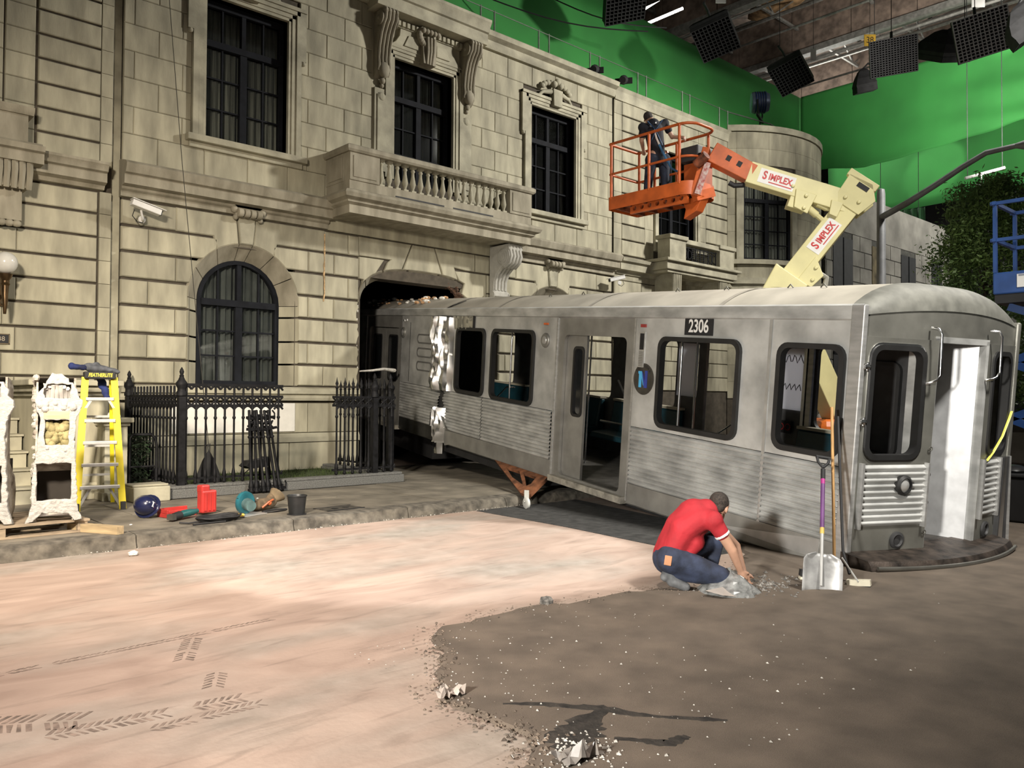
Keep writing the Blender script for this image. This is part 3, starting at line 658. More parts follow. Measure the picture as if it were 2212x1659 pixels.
# ---- right building (wall_right) with bowed bay
CX0, CX1 = 17.02, 22.6
Cw = core('wall_right', CX0, CX1, 0, 9.9, W+.05, W+.4, [(18.95, 20.75, 5.9, 8.9)])
Cw['label'] = 'limestone facade behind the orange lift basket with a bowed bay'
ZC = [5.62+.43*i for i in range(11)]
for i in range(10):
    z0, z1 = ZC[i], ZC[i+1]
    for a, b in ((17.35, 18.35), (21.35, 22.5)): MB().stone([(a, z0+.02), (b, z0+.02), (b, z1-.02), (a, z1-.02)], W, W+.075, .014).build('rusticated_block', STONE, Cw, fix=False)
    for a, b in ((CX0, 17.34), (18.36, 18.75), (20.95, 21.34), (22.51, CX1)): MB().stone([(a, z0+.003), (b, z0+.003), (b, z1-.003), (a, z1-.003)], W+.01, W+.075, .004).build('quoin', STONE, Cw, fix=False)
    if z0 > 8.8: MB().stone([(18.76, z0+.003), (20.94, z0+.003), (20.94, z1-.003), (18.76, z1-.003)], W+.01, W+.075, .004).build('stone_block', STONE, Cw, fix=False)
for i in range(8):
    z0 = 1.9+.43*i
    course(Cw, z0, z0+.43, [(CX0, CX1)], [18.2+.5*(i % 2), 19.6+.5*(i % 2), 21.0+.5*(i % 2)], g=.02)
moulding(Cw, [(-.05, 5.05), (.05, 5.08), (.08, 5.16), (.20, 5.18), (.20, 5.36), (.28, 5.40), (.30, 5.48), (0, 5.58), (-.05, 5.58)], CX0+.05, CX1+.1, 'cornice', STONE2, smooth=30)
moulding(Cw, [(-.05, 9.86), (.03, 9.86), (.05, 10.1), (.1, 10.2), (-.4, 10.24), (-.4, 9.86)], CX0, CX1+.2, 'coping', STONE2)
def arch_flat(root, c, hw, z0, z1):
    q = MB()
    for s in (-1, 1):
        for d0, d1, p in ((0, .07, .03), (.07, .2, .07)):
            a, b = sorted((c+s*(hw+d0), c+s*(hw+d1))); q.box(a, b, W-p, W+.35, z0, z1+d1)
    q.box(c-hw, c+hw, W-.05, W+.35, z1, z1+.2); return q.build('architrave', STONE2, root)
arch_flat(Cw, 19.85, .9, 5.9, 8.9)
sash_window(19.85, .9, 5.9, 8.9, W+.26, rows=3, transom=.72, label='tall casement under the orange lift basket')
BC = thing('balcony', 'small stone balcony with a black iron grille below the lift basket', 'balcony', (20.15, W, 5.1))
q = MB(); q.box(-1.75, 1.75, -.75, 0, .18, .40).box(-1.85, 1.85, -.85, 0, .40, .48).box(-1.65, 1.65, -.68, 0, .1, .18); q.build('slab', STONE2, BC, bevel=.02)
for s in (-1, 1):
    a, b = sorted((s*1.6, s*.85)); q = MB(); q.box(a, b, -.72, -.3, .48, 1.05); q.build('pedestal', STONE2, BC)
    q = MB(); q.box(a-.06, b+.06, -.78, -.26, 1.05, 1.17); q.build('pedestal_cap', STONE2, BC, bevel=.02)
    q = MB(); q.box(-.2, .2, -.62, 0, -.55, .12); q.prism([(-.62, .1), (0, .1), (0, -.9), (-.2, -.5), (-.62, -.45)], -.18, .18, 'x')
    for k in range(5): q.tube([(-.16+k*.08, -.64, .08), (-.16+k*.08, -.63, -.42)], .032, 6)
    o = q.build('fluted_bracket', STONE2, BC); o.location.x = s*1.15
q = MB(); q.box(-.85, .85, -.72, -.3, .98, 1.12); q.build('rail', STONE2, BC, bevel=.02)
q = MB(); q.bar((-.84, -.6, .52), (.84, -.6, .52), .03).bar((-.84, -.6, .92), (.84, -.6, .92), .03)
for k in range(9): q.bar((-.8+k*.2, -.6, .5), (-.8+k*.2, -.6, .95), .022)
for k in range(6): q.bar((-.4, -.6, .57+k*.06), (.4, -.6, .57+k*.06), .016)
for s in (-1, 1):
    for k in range(2): q.tube([(s*(.52+.2*k)+.09*cos(a*.6), -.6, .72+.13*sin(a*.6)) for a in range(11)], .014, 5, closed=True)
q.build('iron_grille', IRON, BC)
# bowed bay: stones set on an arc, three windows wide, one window facing the street
BCX, BR = 25.25, 3.56; BY = W+2.26
def bay(a): return BCX+BR*sin(a), BY-BR*cos(a)
HA = math.asin(2.75/BR)
def bay_slab(a0, a1, z0, z1, r0, r1, name, m, root, n=4, g=.003, gz=None):
    gz = g if gz is None else gz
    q = MB(); vs = []
    for t in range(n+1):
        a = a0+g/BR+(a1-a0-2*g/BR)*t/n
        for R_, z in ((r1, z0+gz), (r1, z1-gz), (r0, z1-gz), (r0, z0+gz)): vs.append((BCX+R_*sin(a), BY-R_*cos(a), z))
    q.add(vs, [(t*4+k, t*4+(k+1) % 4, t*4+4+(k+1) % 4, t*4+4+k) for t in range(n) for k in range(4)]+[(0, 1, 2, 3), tuple(n*4+k for k in range(4))])
    return q.build(name, m, root)
q = MB(); q.v = []
bw0, bw1 = -.74, -.26      # window half angle
root = None
for a0, a1, z0, z1 in ((-HA, bw0, 0, 10.3), (bw1, HA, 0, 10.3), (bw0, bw1, 0, 6.1), (bw0, bw1, 8.75, 10.3)):
    o = bay_slab(a0, a1, z0, z1, BR-.3, BR-.03, 'wall_bay' if root is None else 'bay_core', STONED, root, 6, 0)
    if root is None: root = tag(o, 'bowed limestone bay left of the street lamp', kind='structure')
for i in range(16):
    z0 = 1.7+.53*i; z1 = min(z0+.53, 10.2); off = .1*(i % 2)
    js = [-HA, bw0-.06, -.5, bw1+.06, -.02+off, .28+off, .56+off, HA]
    inwin = z1 > 6.0 and z0 < 8.7
    for k in range(len(js)-1):
        if js[k+1]-js[k] < .02: continue
        if inwin and js[k] >= bw0-.07 and js[k+1] <= bw1+.07: continue
        bay_slab(js[k], js[k+1], z0, z1, BR-.05, BR, 'stone_block', STONE, root)
bay_slab(-HA, HA, 5.1, 5.3, BR-.05, BR+.16, 'cornice', STONE2, root, 14); bay_slab(-HA, HA, 5.3, 5.5, BR-.05, BR+.26, 'cornice', STONE2, root, 14)
bay_slab(bw0-.12, bw1+.12, 5.95, 6.1, BR-.05, BR+.14, 'window_sill', STONE2, root, 8); bay_slab(-HA, HA, 10.2, 10.4, BR-.2, BR+.05, 'coping', STONE2, root, 14)
for s in (-1, 1): bay_slab(*(sorted((-.5+s*.24, -.5+s*.305))), 6.1, 8.75, BR-.3, BR+.05, 'architrave', STONE2, root)
wb = sash_window(0, .85, 6.1, 8.75, .2, rows=3, transom=.72, label='tall bay casement framed between lift basket and boom')
wb.location = (BCX+BR*sin(-.5), BY-BR*cos(-.5), 0); wb.rotation_euler = (0, 0, -.5)
MB().box(22.55, 29.0, BY, BY+.2, 0, 10.3).build('bay_back', STONED, root)
# ---- far printed backing building
PB = mat('printed_masonry', (.30, .29, .26), .9, var=.2, scale=1.2)
PBJ = mat('printed_joint', (.10, .10, .09), .9, var=.2)
FD = tag(MB().box(29.0, 41.2, W+.05, W+.12, 0, 9.75).build('wall_far', PBJ), 'printed masonry backing beyond the bay and street lamp', kind='structure')
wins = [(29.6, 31.2), (32.9, 34.0), (35.7, 37.2), (39.0, 40.2)]
MB().box(29.0, 41.2, W+.02, W+.05, 8.15, 9.75).build('parapet_band', PB, FD)
for i in range(13):
    z0 = 8.15-.62*(i+1)
    if z0 < 0: break
    segs = [(29.0, 29.6), (31.2, 32.9), (34.0, 35.7), (37.2, 39.0), (40.2, 41.2)]
    for a, b in segs:
        md = (a+b)/2+(.2 if i % 2 else -.2)
        for l, r in ((a, md), (md, b)):
            MB().stone([(l+.02, z0+.02), (r-.02, z0+.02), (r-.02, z0+.60), (l+.02, z0+.60)], W+.02, W+.06, .005).build('stone_block', PB, FD, fix=False)
for k, (a, b) in enumerate(wins):
    o = MB().box(a, b, W+.0, W+.05, 1.0, 7.9).build('printed_window', mat('printed_dark', (.03, .032, .035), .7) if k != 1 else mat('printed_lit', (.16, .13, .07), .8, var=.4, scale=2), FD)
    q = MB(); q.box(a, b, W-.02, W+.02, 5.9, 6.0).box(a, b, W-.02, W+.02, 3.4, 3.5).box((a+b)/2-.03, (a+b)/2+.03, W-.02, W+.02, 1, 7.9); q.build('window_bars', WFRAME, FD)
# ------------------------------------------------------------------ subway car
td = Vector((.21346547, .97276621, .09032379)); ts = Vector((.97675876, -.2143416, 0)); tu = Vector((-.01936014, -.08822455, .99591245))
TA = Vector((7.753, 3.731, 0))
TM = Matrix((ts, td, tu)).transposed().to_4x4(); TM.translation = TA; TI = TM.inverted()
CAR = thing('subway_car', 'stainless steel subway car crashed nose-out through the mansion doorway', 'subway car')
CAR.matrix_world = TM
LEN = 17.0; WD = 2.62
MS = Matrix(((0, 0, 1, 0), (1, 0, 0, 0), (0, 1, 0, 0), (0, 0, 0, 1)))       # sheet (t,h) -> car side
def sidep(nm, outer, holes, m=STEEL, x=.025, th=.05, par=None, bev=0): 
    Mx = Matrix.Translation((x, 0, 0))@MS; return plate(nm, outer, holes, th, m, par or CAR, Mx, bev)
def R(t0, t1, h0, h1): return [(t0, h0), (t1, h0), (t1, h1), (t0, h1)]
def gasket(t0, t1, h0, h1, r=.14, x=0, par=None, w=.045):
    return sidep('window_gasket', rrect(t0-.012, t1+.012, h0-.012, h1+.012, r), [rrect(t0+w, t1-w, h0+w, h1-w, r-.04)], RUBBER, x, .085, par)
ROOFM = mat('dusty_grey_roof_paint', (.40, .375, .32), .55, .25, var=.15, scale=1.5)
INT = mat('grey_car_interior', (.10, .10, .10), .6, var=.15)
INTD = mat('dark_car_interior', (.035, .035, .036), .6, var=.2)
TEAL = mat('teal_seat', (.012, .055, .075), .4, var=.15)
CREAM = mat('cream_strip', (.55, .51, .40), .5, var=.05)
DULL = mat('scuffed_stainless', (.50, .505, .49), .45, .40, var=.22, scale=2.2, stretch=(1, 1, 2.5), bump=.04, bscale=12)
LEAFM = mat('dull_door_steel', (.30, .295, .275), .45, .5, var=.15, scale=3)
# near side sheets
P1 = sidep('side_panel', R(.0, 1.105, .965, 2.40), [rrect(.15, .97, 1.035, 2.14, .14)], DULL); sub(gasket(.15, .97, 1.035, 2.14), P1)
P2 = sidep('side_panel', R(1.115, 3.42, .965, 2.40), [rrect(1.52, 2.90, 1.025, 2.15, .14)], DULL); sub(gasket(1.52, 2.90, 1.025, 2.15), P2)
w4 = rrect(7.6, 8.73, .985, 2.17, .14)
P3 = sidep('side_panel', [(5.33, .965), (9.02, .965), (8.93, 1.3), (9.0, 1.75), (8.95, 2.1), (8.98, 2.40), (5.33, 2.40)], [rrect(5.93, 7.33, .98, 2.17, .14), w4], DULL)
sub(gasket(5.93, 7.33, .98, 2.17), P3); sub(gasket(7.6, 8.73, .985, 2.17), P3)
P4 = sidep('side_panel', [(9.6, .965), (11.45, .965), (11.45, 2.40), (9.72, 2.40), (9.66, 2.0), (9.78, 1.6), (9.64, 1.3)], [], DULL)
P5 = sidep('side_panel', R(13.75, LEN, -.06, 2.40), [], DULL)
for h in (1.92, 1.64, 1.36):
    lv = sidep('louvre', rrect(9.85, 10.62, h-.10, h+.10, .09), [rrect(9.89, 10.58, h-.07, h+.07, .065)], mat('grey_trim', (.12, .12, .115), .5), -.002, .012); sub(lv, P4)
sidep('seam_strip', R(1.09, 1.13, .2, 2.40), [], STEEL, -.004, .012)
q = MB(); q.tube([(-.006, 11.0, 1.0), (-.006, 11.0, 2.25)], .006, 5); q.build('panel_seam', INTD, CAR)
# fluted lower panels: one sheet of ridges each
def fluted(t0, t1, h0, h1, n, amp=.030, nm='fluted_panel', m=DULL, crum=None):
    q = MB(); vs = []; K = n*4; NT = max(1, int((t1-t0)/.25)) if crum else 1
    for j in range(NT+1):
        t = t0+(t1-t0)*j/NT
        for i in range(K+1):
            h = h0+(h1-h0)*i/K; x = -amp*(0, .75, 1, .75)[i % 4]+.012
            tt = t
            if crum:
                e = max(0, 1-abs(t-crum)/.55); x += e*.06*noise.noise((t*3, h*6, 2)); tt += e*.05*noise.noise((h*9, 0, 1))
            vs.append((x, tt, h))
    fs = [(j*(K+1)+i, j*(K+1)+i+1, (j+1)*(K+1)+i+1, (j+1)*(K+1)+i) for j in range(NT) for i in range(K)]
    q.add(vs, fs); return q.build(nm, m, CAR)
for a, b in ((.08, 1.10), (1.12, 3.40)): fluted(a, b, .20, .955, 13)
fluted(5.35, 7.62, .20, .955, 13); fluted(7.64, 9.22, .20, .955, 13, crum=9.25); fluted(9.42, 11.44, .20, .955, 13, crum=9.35)
q = MB()
for i in range(13): q.ball((-.008, 5.37, .22+.058*i), .012, 6, 4)
for i in range(13): q.ball((-.008, .12, .22+.058*i), .012, 6, 4)
q.build('panel_rivets', CHROME, CAR)['kind'] = 'stuff'
sidep('skirt', [(.35, -.06), (3.42, -.06), (3.42, .20), (.02, .20), (.02, .0)], [], LEAFM)
sidep('skirt', [(5.33, -.06), (8.9, -.06), (9.1, -.10), (9.22, .20), (5.33, .20)], [], LEAFM)
sidep('skirt', [(9.5, .20), (9.45, -.02), (9.6, -.06), (11.45, -.06), (11.45, .20)], [], mat('darkened_steel', (.12, .12, .11), .5, .8, var=.3, scale=3))
sidep('skirt_patch', [(.3, .0), (1.75, .03), (.3, .2)], [], STEEL, -.003, .01)
# crumpled sheet between the windows and louvres
def crumple(t0, t1, h0, h1, nm, nt=16, nh=40, amp=.10, seed=0, m=None):
    q = MB(); vs = []
    for j in range(nh+1):
        h = h0+(h1-h0)*j/nh
        for i in range(nt+1):
            s = i/nt; t = t0+(t1-t0)*s+.06*noise.noise((h*1.6, s*1.5, seed))
            e = min(1, 5*s, 5*(1-s)); ph = s*3.4*(t1-t0)/.45*pi+1.8*noise.noise((h*1.5, seed, 0))
            x = -amp*e*(.3+.75*abs(sin(ph))+.8*abs(noise.noise((s*3.2+seed, h*2.2, seed)))-.25*abs(noise.noise((s*6+seed, h*5, seed))))
            vs.append((x+.012*noise.noise((s*6, h*9, seed+3))*e+.01, t, h))
    fs = [(j*(nt+1)+i, j*(nt+1)+i+1, (j+1)*(nt+1)+i+1, (j+1)*(nt+1)+i) for j in range(nh) for i in range(nt)]
    q.add(vs, fs); return q.build(nm, m or SHINY, CAR, smooth=22)
crumple(9.28, 9.76, .95, 2.38, 'crumpled_sheet', 14, 46, .13, 1); crumple(8.86, 9.36, .96, 2.36, 'crumpled_sheet', 12, 40, .10, 5)
crumple(8.1, 8.95, 2.15, 2.39, 'crumpled_sheet', 16, 10, .05, 9)
crumple(9.14, 9.5, -.06, .62, 'crumpled_sheet', 10, 24, .16, 12); crumple(9.2, 9.38, -.28, .02, 'torn_strip', 6, 10, .10, 15); crumple(9.3, 9.8, .22, .48, 'crumpled_sheet', 10, 8, .10, 21)
q = MB(); q.add([(-.02, 9.12, .44), (-.16, 9.0, .5), (-.15, 8.75, .28), (-.02, 8.78, .22), (-.02, 9.05, .2)], [(0, 1, 2, 3, 4)]); q.build('torn_flap', SHINY, CAR)
MB().box(.02, .03, 8.8, 9.8, -.05, 2.39).build('torn_gap', INTD, CAR)
q = MB(); q.box(-.03, .02, 8.03, 8.08, 2.16, 2.40); q.build('dark_bracket', BLACK, CAR)
# side doorways
def doorway(t0, t1, opened, name_root):
    fr = sidep('door_surround', R(t0, t1, -.02, 2.40), [rrect(t0+.2, t1-.2, .03, 2.13, .09)+[]], LEAFM, .045, .05)
    MB().box(-.0, .07, t0-.01, t0+.03, -.04, 2.4).build('door_post', STEEL, CAR); MB().box(-.0, .07, t1-.03, t1+.01, -.04, 2.4).build('door_post', STEEL, CAR)
    leaves = ((t0+.2+1.0, t1-.15),) if opened else ((t0+.18, (t0+t1)/2-.004), ((t0+t1)/2+.004, t1-.18))
    for a, b in leaves:
        wa, wb = (a+.06, a+.30) if opened else (a+.22, b-.22)
        lf = sidep('door_leaf', R(a, b, .02, 2.15), [rrect(wa, wb, .95, 1.95, .07)], LEAFM, .095, .04)
        sub(sidep('window_gasket', rrect(wa-.02, wb+.02, .93, 1.97, .08), [rrect(wa+.02, wb-.02, .97, 1.93, .06)], RUBBER, .09, .06), lf)
        sub(MB().box(.09, .10, wa, wb, .95, 1.95).build('dark_pane', mat('smoked_glass', (.01, .011, .012), .08, var=.1), CAR), lf)
    MB().box(-.06, .35, t0+.05, t1-.05, -.09, .0).build('threshold', mat('worn_threshold', (.36, .34, .29), .6, .3, var=.3, scale=8), CAR)
doorway(3.42, 5.33, True, ''); doorway(11.47, 13.74, False, '')
# lights, speakers, vent, badges
def disc(t, h, r, d, m, nm, seg=20, x=0):
    q = MB(); q.lathe([(.001, d), (r*.7, d), (r*.88, d*.9), (r, d*.4), (r, 0)], seg, (x, t, h), Matrix.Rotation(-pi/2, 4, 'Y')); return q.build(nm, m, CAR, smooth=50)
SPK = mat('grey_speaker', (.30, .30, .28), .45, .7, var=.1)
for t in (5.62, 11.38): disc(t, 2.03, .115, .035, SPK, 'speaker_cover'); disc(t, 2.03, .07, .045, STEEL, 'speaker_centre')
def sbox(nm, t0, t1, h0, h1, d, m): q = MB(); q.box(-d, .01, t0, t1, h0, h1); return q.build(nm, m, CAR)
sbox('marker_lamp', 5.56, 5.68, 2.27, 2.30, .02, mat('orange_lens', (.55, .12, .03), .3)); sbox('marker_lamp', 3.20, 3.30, 2.27, 2.31, .02, mat('red_lens', (.30, .03, .03), .3))
sbox('vent_frame', 3.21, 3.32, 1.75, 2.21, .012, STEEL); sbox('vent_mesh', 3.225, 3.305, 1.98, 2.19, .014, BLACK)
for i in range(9): sbox('vent_slat', 3.225, 3.305, 1.765+i*.022, 1.775+i*.022, .02, LEAFM)
sbox('screw_cap', 11.2, 11.24, 2.28, 2.32, .02, CHROME); sbox('screw_cap', 11.33, 11.37, 2.27, 2.31, .02, CHROME)
Mt = lambda t, h, x: Matrix(((0, 0, -1, x), (-1, 0, 0, t), (0, 1, 0, h), (0, 0, 0, 1)))
NP = sbox('number_plate', 1.985, 2.47, 2.19, 2.40, .008, BLACK)
sub(text('number_text', '2306', .215, WHITE, CAR, Mt(2.228, 2.293, -.010), .001, sx=.80, bold=.004), NP)
lg = disc(3.2, 1.60, .205, .008, mat('bronze_grey_disc', (.075, .07, .06), .5, .5, var=.2), 'emblem_disc', 32)
BL1 = mat('emblem_light_blue', (.08, .42, .75), .5); BL2 = mat('emblem_dark_blue', (.03, .05, .28), .5)
def emb(poly, m): sub(plate('emblem_stroke', poly, [], .003, m, CAR, Mt(3.2, 1.60, -.0105)), lg)
emb([(-.085, -.11), (-.03, -.11), (-.03, .02), (.0, -.07), (.03, -.11), (-.03, .10), (-.10, .10), (-.10, .07), (-.085, .06)], BL1)
emb([(.085, .11), (.03, .11), (.03, -.02), (.0, .07), (-.03, .11), (.02, -.11), (.085, -.11)], BL2)
for k, ch in enumerate('NEW YORK'):
    if ch == ' ': continue
    a = radians(50-100*k/7); tm = Mt(3.2, 1.60, -.0095)@Matrix.Translation((-.165*sin(a), .165*cos(a), 0))@Matrix.Rotation(a, 4, 'Z'); sub(text('emblem_letter', ch, .05, BLACK, CAR, tm, .001), lg)
# gutter, roof
q = MB(); q.prism([(.05, 2.36), (.0, 2.385), (-.03, 2.40), (-.025, 2.53), (.05, 2.55)], .02, LEN, 'y', Matrix(((1, 0, 0, 0), (0, 1, 0, 0), (0, 0, 1, 0), (0, 0, 0, 1)))); q.build('gutter', DULL, CAR)
q = MB(); q.prism([(WD-.05, 2.36), (WD+.03, 2.40), (WD+.025, 2.53), (WD-.05, 2.55)], .02, LEN, 'y'); q.build('gutter', STEELD, CAR)
def roofh(w): return 2.50+.32*max(0, 1-abs((w-WD/2)/(WD/2))**3.2)
def roof_strip(t0, t1, lift=0, nm='roof_sheet', m=ROOFM):
    q = MB(); n = 24; vs = []
    for t in (t0, t1):
        for i in range(n+1): w = WD*i/n; vs.append((w, t, roofh(w)+lift))
    q.add(vs, [(i, i+1, n+2+i, n+1+i) for i in range(n)]); o = q.build(nm, m, CAR, smooth=60)
    sd = o.modifiers.new('thick', 'SOLIDIFY'); sd.thickness = .03; sd.use_rim = False; return o
for a, b in ((.14, 1.95), (1.96, 4.6), (4.61, 7.3), (7.31, 9.3), (9.31, 12.2), (12.21, LEN)): roof_strip(a, b)
for t in (1.955, 4.605, 7.305, 9.305, 12.205): roof_strip(t-.035, t+.035, .008, 'roof_seam', mat('roof_seam_paint', (.30, .28, .24), .6, .2))
q = MB(); q.tube([(.02, 9.5, 2.50), (.10, 9.2, 2.60), (.28, 9.0, 2.70)], [.008, .014, .006], 6); q.build('roof_dent', BLACK, CAR)
for t, w in ((.9, .55), (2.4, .6), (3.3, .6), (5.5, .6), (6.3, .5), (1.4, .6)):
    q = MB(); q.tube([(w-.03, t-.04, roofh(w)), (w-.03, t, roofh(w)+.04), (w-.03, t+.04, roofh(w))], .008, 5); q.build('roof_hook', STEELD, CAR)
DBR = mat('orange_debris', (.45, .27, .14), .9, var=.4, scale=25)
for i in range(46):
    t = random.uniform(10.6, 14.6); w = random.uniform(.15, .75); r = random.uniform(.025, .07)
    MB().ball((0, 0, 0), r, 6, 4, (1.3, 1.1, .7)).build('rubble_on_roof', PLAS if random.random() < .45 else DBR, CAR, M=Matrix.Translation((w, t, roofh(w)+r*.5))@Matrix.Rotation(random.random()*6, 4, 'Z'))
# ---- front end
def bul(w): return .17*(1-((w-WD/2)/(WD/2))**2)
def wrap(mb_pts): return [(w, -bul(w)+dy, h) for w, dy, h in mb_pts]
def front_sheet(w0, w1, h0f, h1f, nm, m, dy=0, n=12, th=.05):
    q = MB(); vs = []
    for i in range(n+1):
        w = w0+(w1-w0)*i/n
        h0 = h0f(w) if callable(h0f) else h0f; h1 = h1f(w) if callable(h1f) else h1f
        for d, h in ((0, h0), (0, h1), (th, h1), (th, h0)): vs.append((w, -bul(w)+dy+d, h))
    q.add(vs, [(i*4+k, i*4+(k+1) % 4, i*4+4+(k+1) % 4, i*4+4+k) for i in range(n) for k in range(4)]+[(0, 1, 2, 3), tuple(n*4+k for k in range(4))]); return q.build(nm, m, CAR, smooth=40)
def front_plate(nm, w0, w1, outer, holes, m, dy=0, th=.05):
    # flat sheet chorded on the bow between w0 and w1; outlines in (distance along chord, h)
    a = Vector((w0, -bul(w0)+dy, 0)); b = Vector((w1, -bul(w1)+dy, 0)); x = (b-a).normalized()
    Mx = frame(a, x, (0, 0, 1)); return plate(nm, outer, holes, th, m, CAR, Mx), Mx
FRT = mat('olive_grey_front', (.20, .198, .175), .42, .5, var=.2, scale=2.2, bump=.03)
w0, w1 = .02, .96; L1 = hypot(w1-w0, bul(w1)-bul(w0))
FP1, MF = front_plate('front_panel', w0, w1, R(0, L1, .12, 2.24), [rrect(.10, .78, 1.06, 2.16, .13)], FRT)
sub(plate('window_gasket', rrect(.09, .79, 1.05, 2.17, .135), [rrect(.14, .74, 1.10, 2.12, .10)], .09, RUBBER, CAR, MF), FP1)
sub(plate('window_trim', rrect(.07, .81, 1.03, 2.19, .15), [rrect(.09, .79, 1.05, 2.17, .135)], .065, CHROME, CAR, MF), FP1)
w2, w3 = 1.81, 2.60; L2 = hypot(w3-w2, bul(w3)-bul(w2))
FP2, MR = front_plate('front_panel', w2, w3, R(0, L2, .12, 2.24), [rrect(.16, .66, 1.06, 2.16, .12)], FRT)
sub(plate('window_gasket', rrect(.15, .67, 1.05, 2.17, .125), [rrect(.20, .62, 1.10, 2.12, .09)], .09, RUBBER, CAR, MR), FP2)
front_sheet(.02, 2.60, 2.24, lambda w: 2.44+.10*(1-((w-WD/2)/(WD/2))**2), 'front_header', FRT, n=20)
for Mx, a, b in ((MF, .08, .88), (MR, .08, .50)):         # heavy ribs on the end panels
    q = MB(); n = 10; K = n*6; vs = []
    for xx in (a, b):
        for i in range(K+1): h = .40+.60*i/K; vs.append(Mx@Vector((xx, h, .026+.028*(.5-.5*cos(2*pi*i/6)))))
    q.add(vs, [(i, i+1, K+2+i, K+1+i) for i in range(K)]); q.build('ribbed_panel', DULL, CAR, smooth=70)
    q = MB()
    for xx in (a-.015, b+.015): q = MB(); q.bar(Mx@Vector((xx, .38, .05)), Mx@Vector((xx, 1.02, .05)), .03, .05); q.build('rib_edge', STEEL, CAR)
# bonnet closing the roof at the front
q = MB(); n = 24; K = 5; vs = []
for j in range(K+1):
    f = j/K; a = f*pi/2
    for i in range(n+1):
        w = .0+WD*i/n; e = 2.44+.10*(1-((w-WD/2)/(WD/2))**2); hr = roofh(w)+.005; yf = -bul(w)*1.0-.01
        vs.append((w, .16+(yf-.16)*sin(a), e+(hr-e)*cos(a)))
q.add(vs, [(j*(n+1)+i, j*(n+1)+i+1, (j+1)*(n+1)+i+1, (j+1)*(n+1)+i) for j in range(K) for i in range(n)]); q.build('bonnet', mat('dark_roof_end', (.13, .13, .113), .65, .1, var=.2), CAR, smooth=60)
# bright corner posts
q = MB(); q.box(-.035, .03, -.05, .10, -.02, 2.54); q.build('corner_post', STEEL, CAR, bevel=.012)
q = MB(); q.box(WD-.05, WD+.02, -.05, .08, .4, 2.5); q.build('corner_post', FRT, CAR, bevel=.02)
# end door leaf swung inwards, jambs, step, anticlimber
OFFW = mat('pale_grey_door', (.62, .63, .64), .4, .2, var=.1)
Md = frame((1.79, -bul(1.8)+.05, 0), (-.30, .62, 0), (0, 0, 1))
q = MB(); q.box(.0, .44, .04, 2.24, -.02, .02, Md); EDR = q.build('end_door', OFFW, CAR)
q = MB()
for k in (.48, .56): q.box(k, k+.03, .04, 2.2, -.03, .03, Md)
q.build('door_track', LEAFM, CAR)
q = MB(); pth = [(.12, 1.0), (.12, 1.02), (.10, 1.05), (.10, 1.5), (.12, 1.53)]
q.tube([Md@Vector((a, b, .02 if i in (0, 4) else .07)) for i, (a, b) in enumerate(pth)], .014, 7); sub(q.build('door_handle', STEEL, CAR, smooth=60), EDR)
MB().box(.95, 1.82, -.20, .35, .06, .15).build('front_step', mat('dark_worn_step', (.06, .055, .05), .6, .4, var=.4, scale=9), CAR)
q = MB(); q.box(.93, .98, -.17, .12, .03, 2.26).box(1.79, 1.84, -.17, .06, .03, 2.26).box(.93, 1.84, -.17, .05, 2.22, 2.28); q.build('door_frame', DULL, CAR)
q = MB(); q.box(.97, 1.0, .1, 1.0, .05, 2.2); q.build('cab_wall', INTD, CAR)
Mc = Matrix(((0, 0, 1, .965), (1, 0, 0, 0), (0, 1, 0, 0), (0, 0, 0, 1)))
plate('window_gasket', rrect(.2, .62, 1.0, 2.0, .1), [rrect(.24, .58, 1.04, 1.96, .08)], .08, RUBBER, CAR, Mc)
MB().box(1.001, 1.01, .24, .58, 1.04, 1.96).build('cab_pane', mat('milky_pane', (.32, .29, .25), .3), CAR)
RUST = mat('dark_rusty_steel', (.055, .042, .034), .6, .5, var=.5, scale=7, bump=.2)
q = MB(); n = 22; vs = []
for i in range(n+1):
    w = -.06+2.42*i/n; b_ = .30+.26*(1-((w-1.1)/1.25)**2)
    for y, h in ((.0, -.02), (-b_, -.02), (-b_-.02, .04), (-b_, .10), (-b_+.03, .14), (0, .16)): vs.append((w, y, h))
q.add(vs, [(i*6+k, i*6+(k+1) % 6, i*6+6+(k+1) % 6, i*6+6+k) for i in range(n) for k in range(6)]+[tuple(range(6)), tuple(n*6+k for k in range(6))]); q.build('anticlimber', RUST, CAR, smooth=40)
q = MB(); q.tube([(w, -(.335+.26*(1-((w-1.1)/1.25)**2)), .09) for w in [-.02+2.36*i/20 for i in range(21)]], .02, 6); q.build('anticlimber_lip', STEELD, CAR, smooth=60)
def fdisc(Mx, x, h, prof, m, nm): q = MB(); q.lathe(prof, 20, (0, 0, 0), Mx@Matrix.Translation((x, h, .03))); return q.build(nm, m, CAR, smooth=40)
hl = fdisc(MF, .60, .80, [(.10, 0), (.10, .04), (.075, .06), (.075, .03)], RUBBER, 'headlight_bezel'); _l = fdisc(MF, .60, .80, [(.074, 0), (.074, .03), (.04, .055), (.001, .06)], mat('headlamp_glass', (.6, .6, .58), .1, .6), 'headlight_lens'); sub(_l, hl)
for Mx, x in ((MF, .58), (MR, .28)): fdisc(Mx, x, .25, [(.085, 0), (.085, .02), (.06, .03), (.05, .01), (.001, .01)], INTD, 'horn_grille')
def grab(Mx, pts, nm='grab_rail'): q = MB(); q.tube([Mx@Vector(p) for p in pts], .013, 7); return q.build(nm, CHROME, CAR, smooth=60)
grab(MF, [(.83, 2.36, .03), (.84, 2.35, .11), (.86, 2.30, .13), (.88, 1.90, .13), (.86, 1.85, .11), (.82, 1.83, .10), (.80, 1.80, .03)])
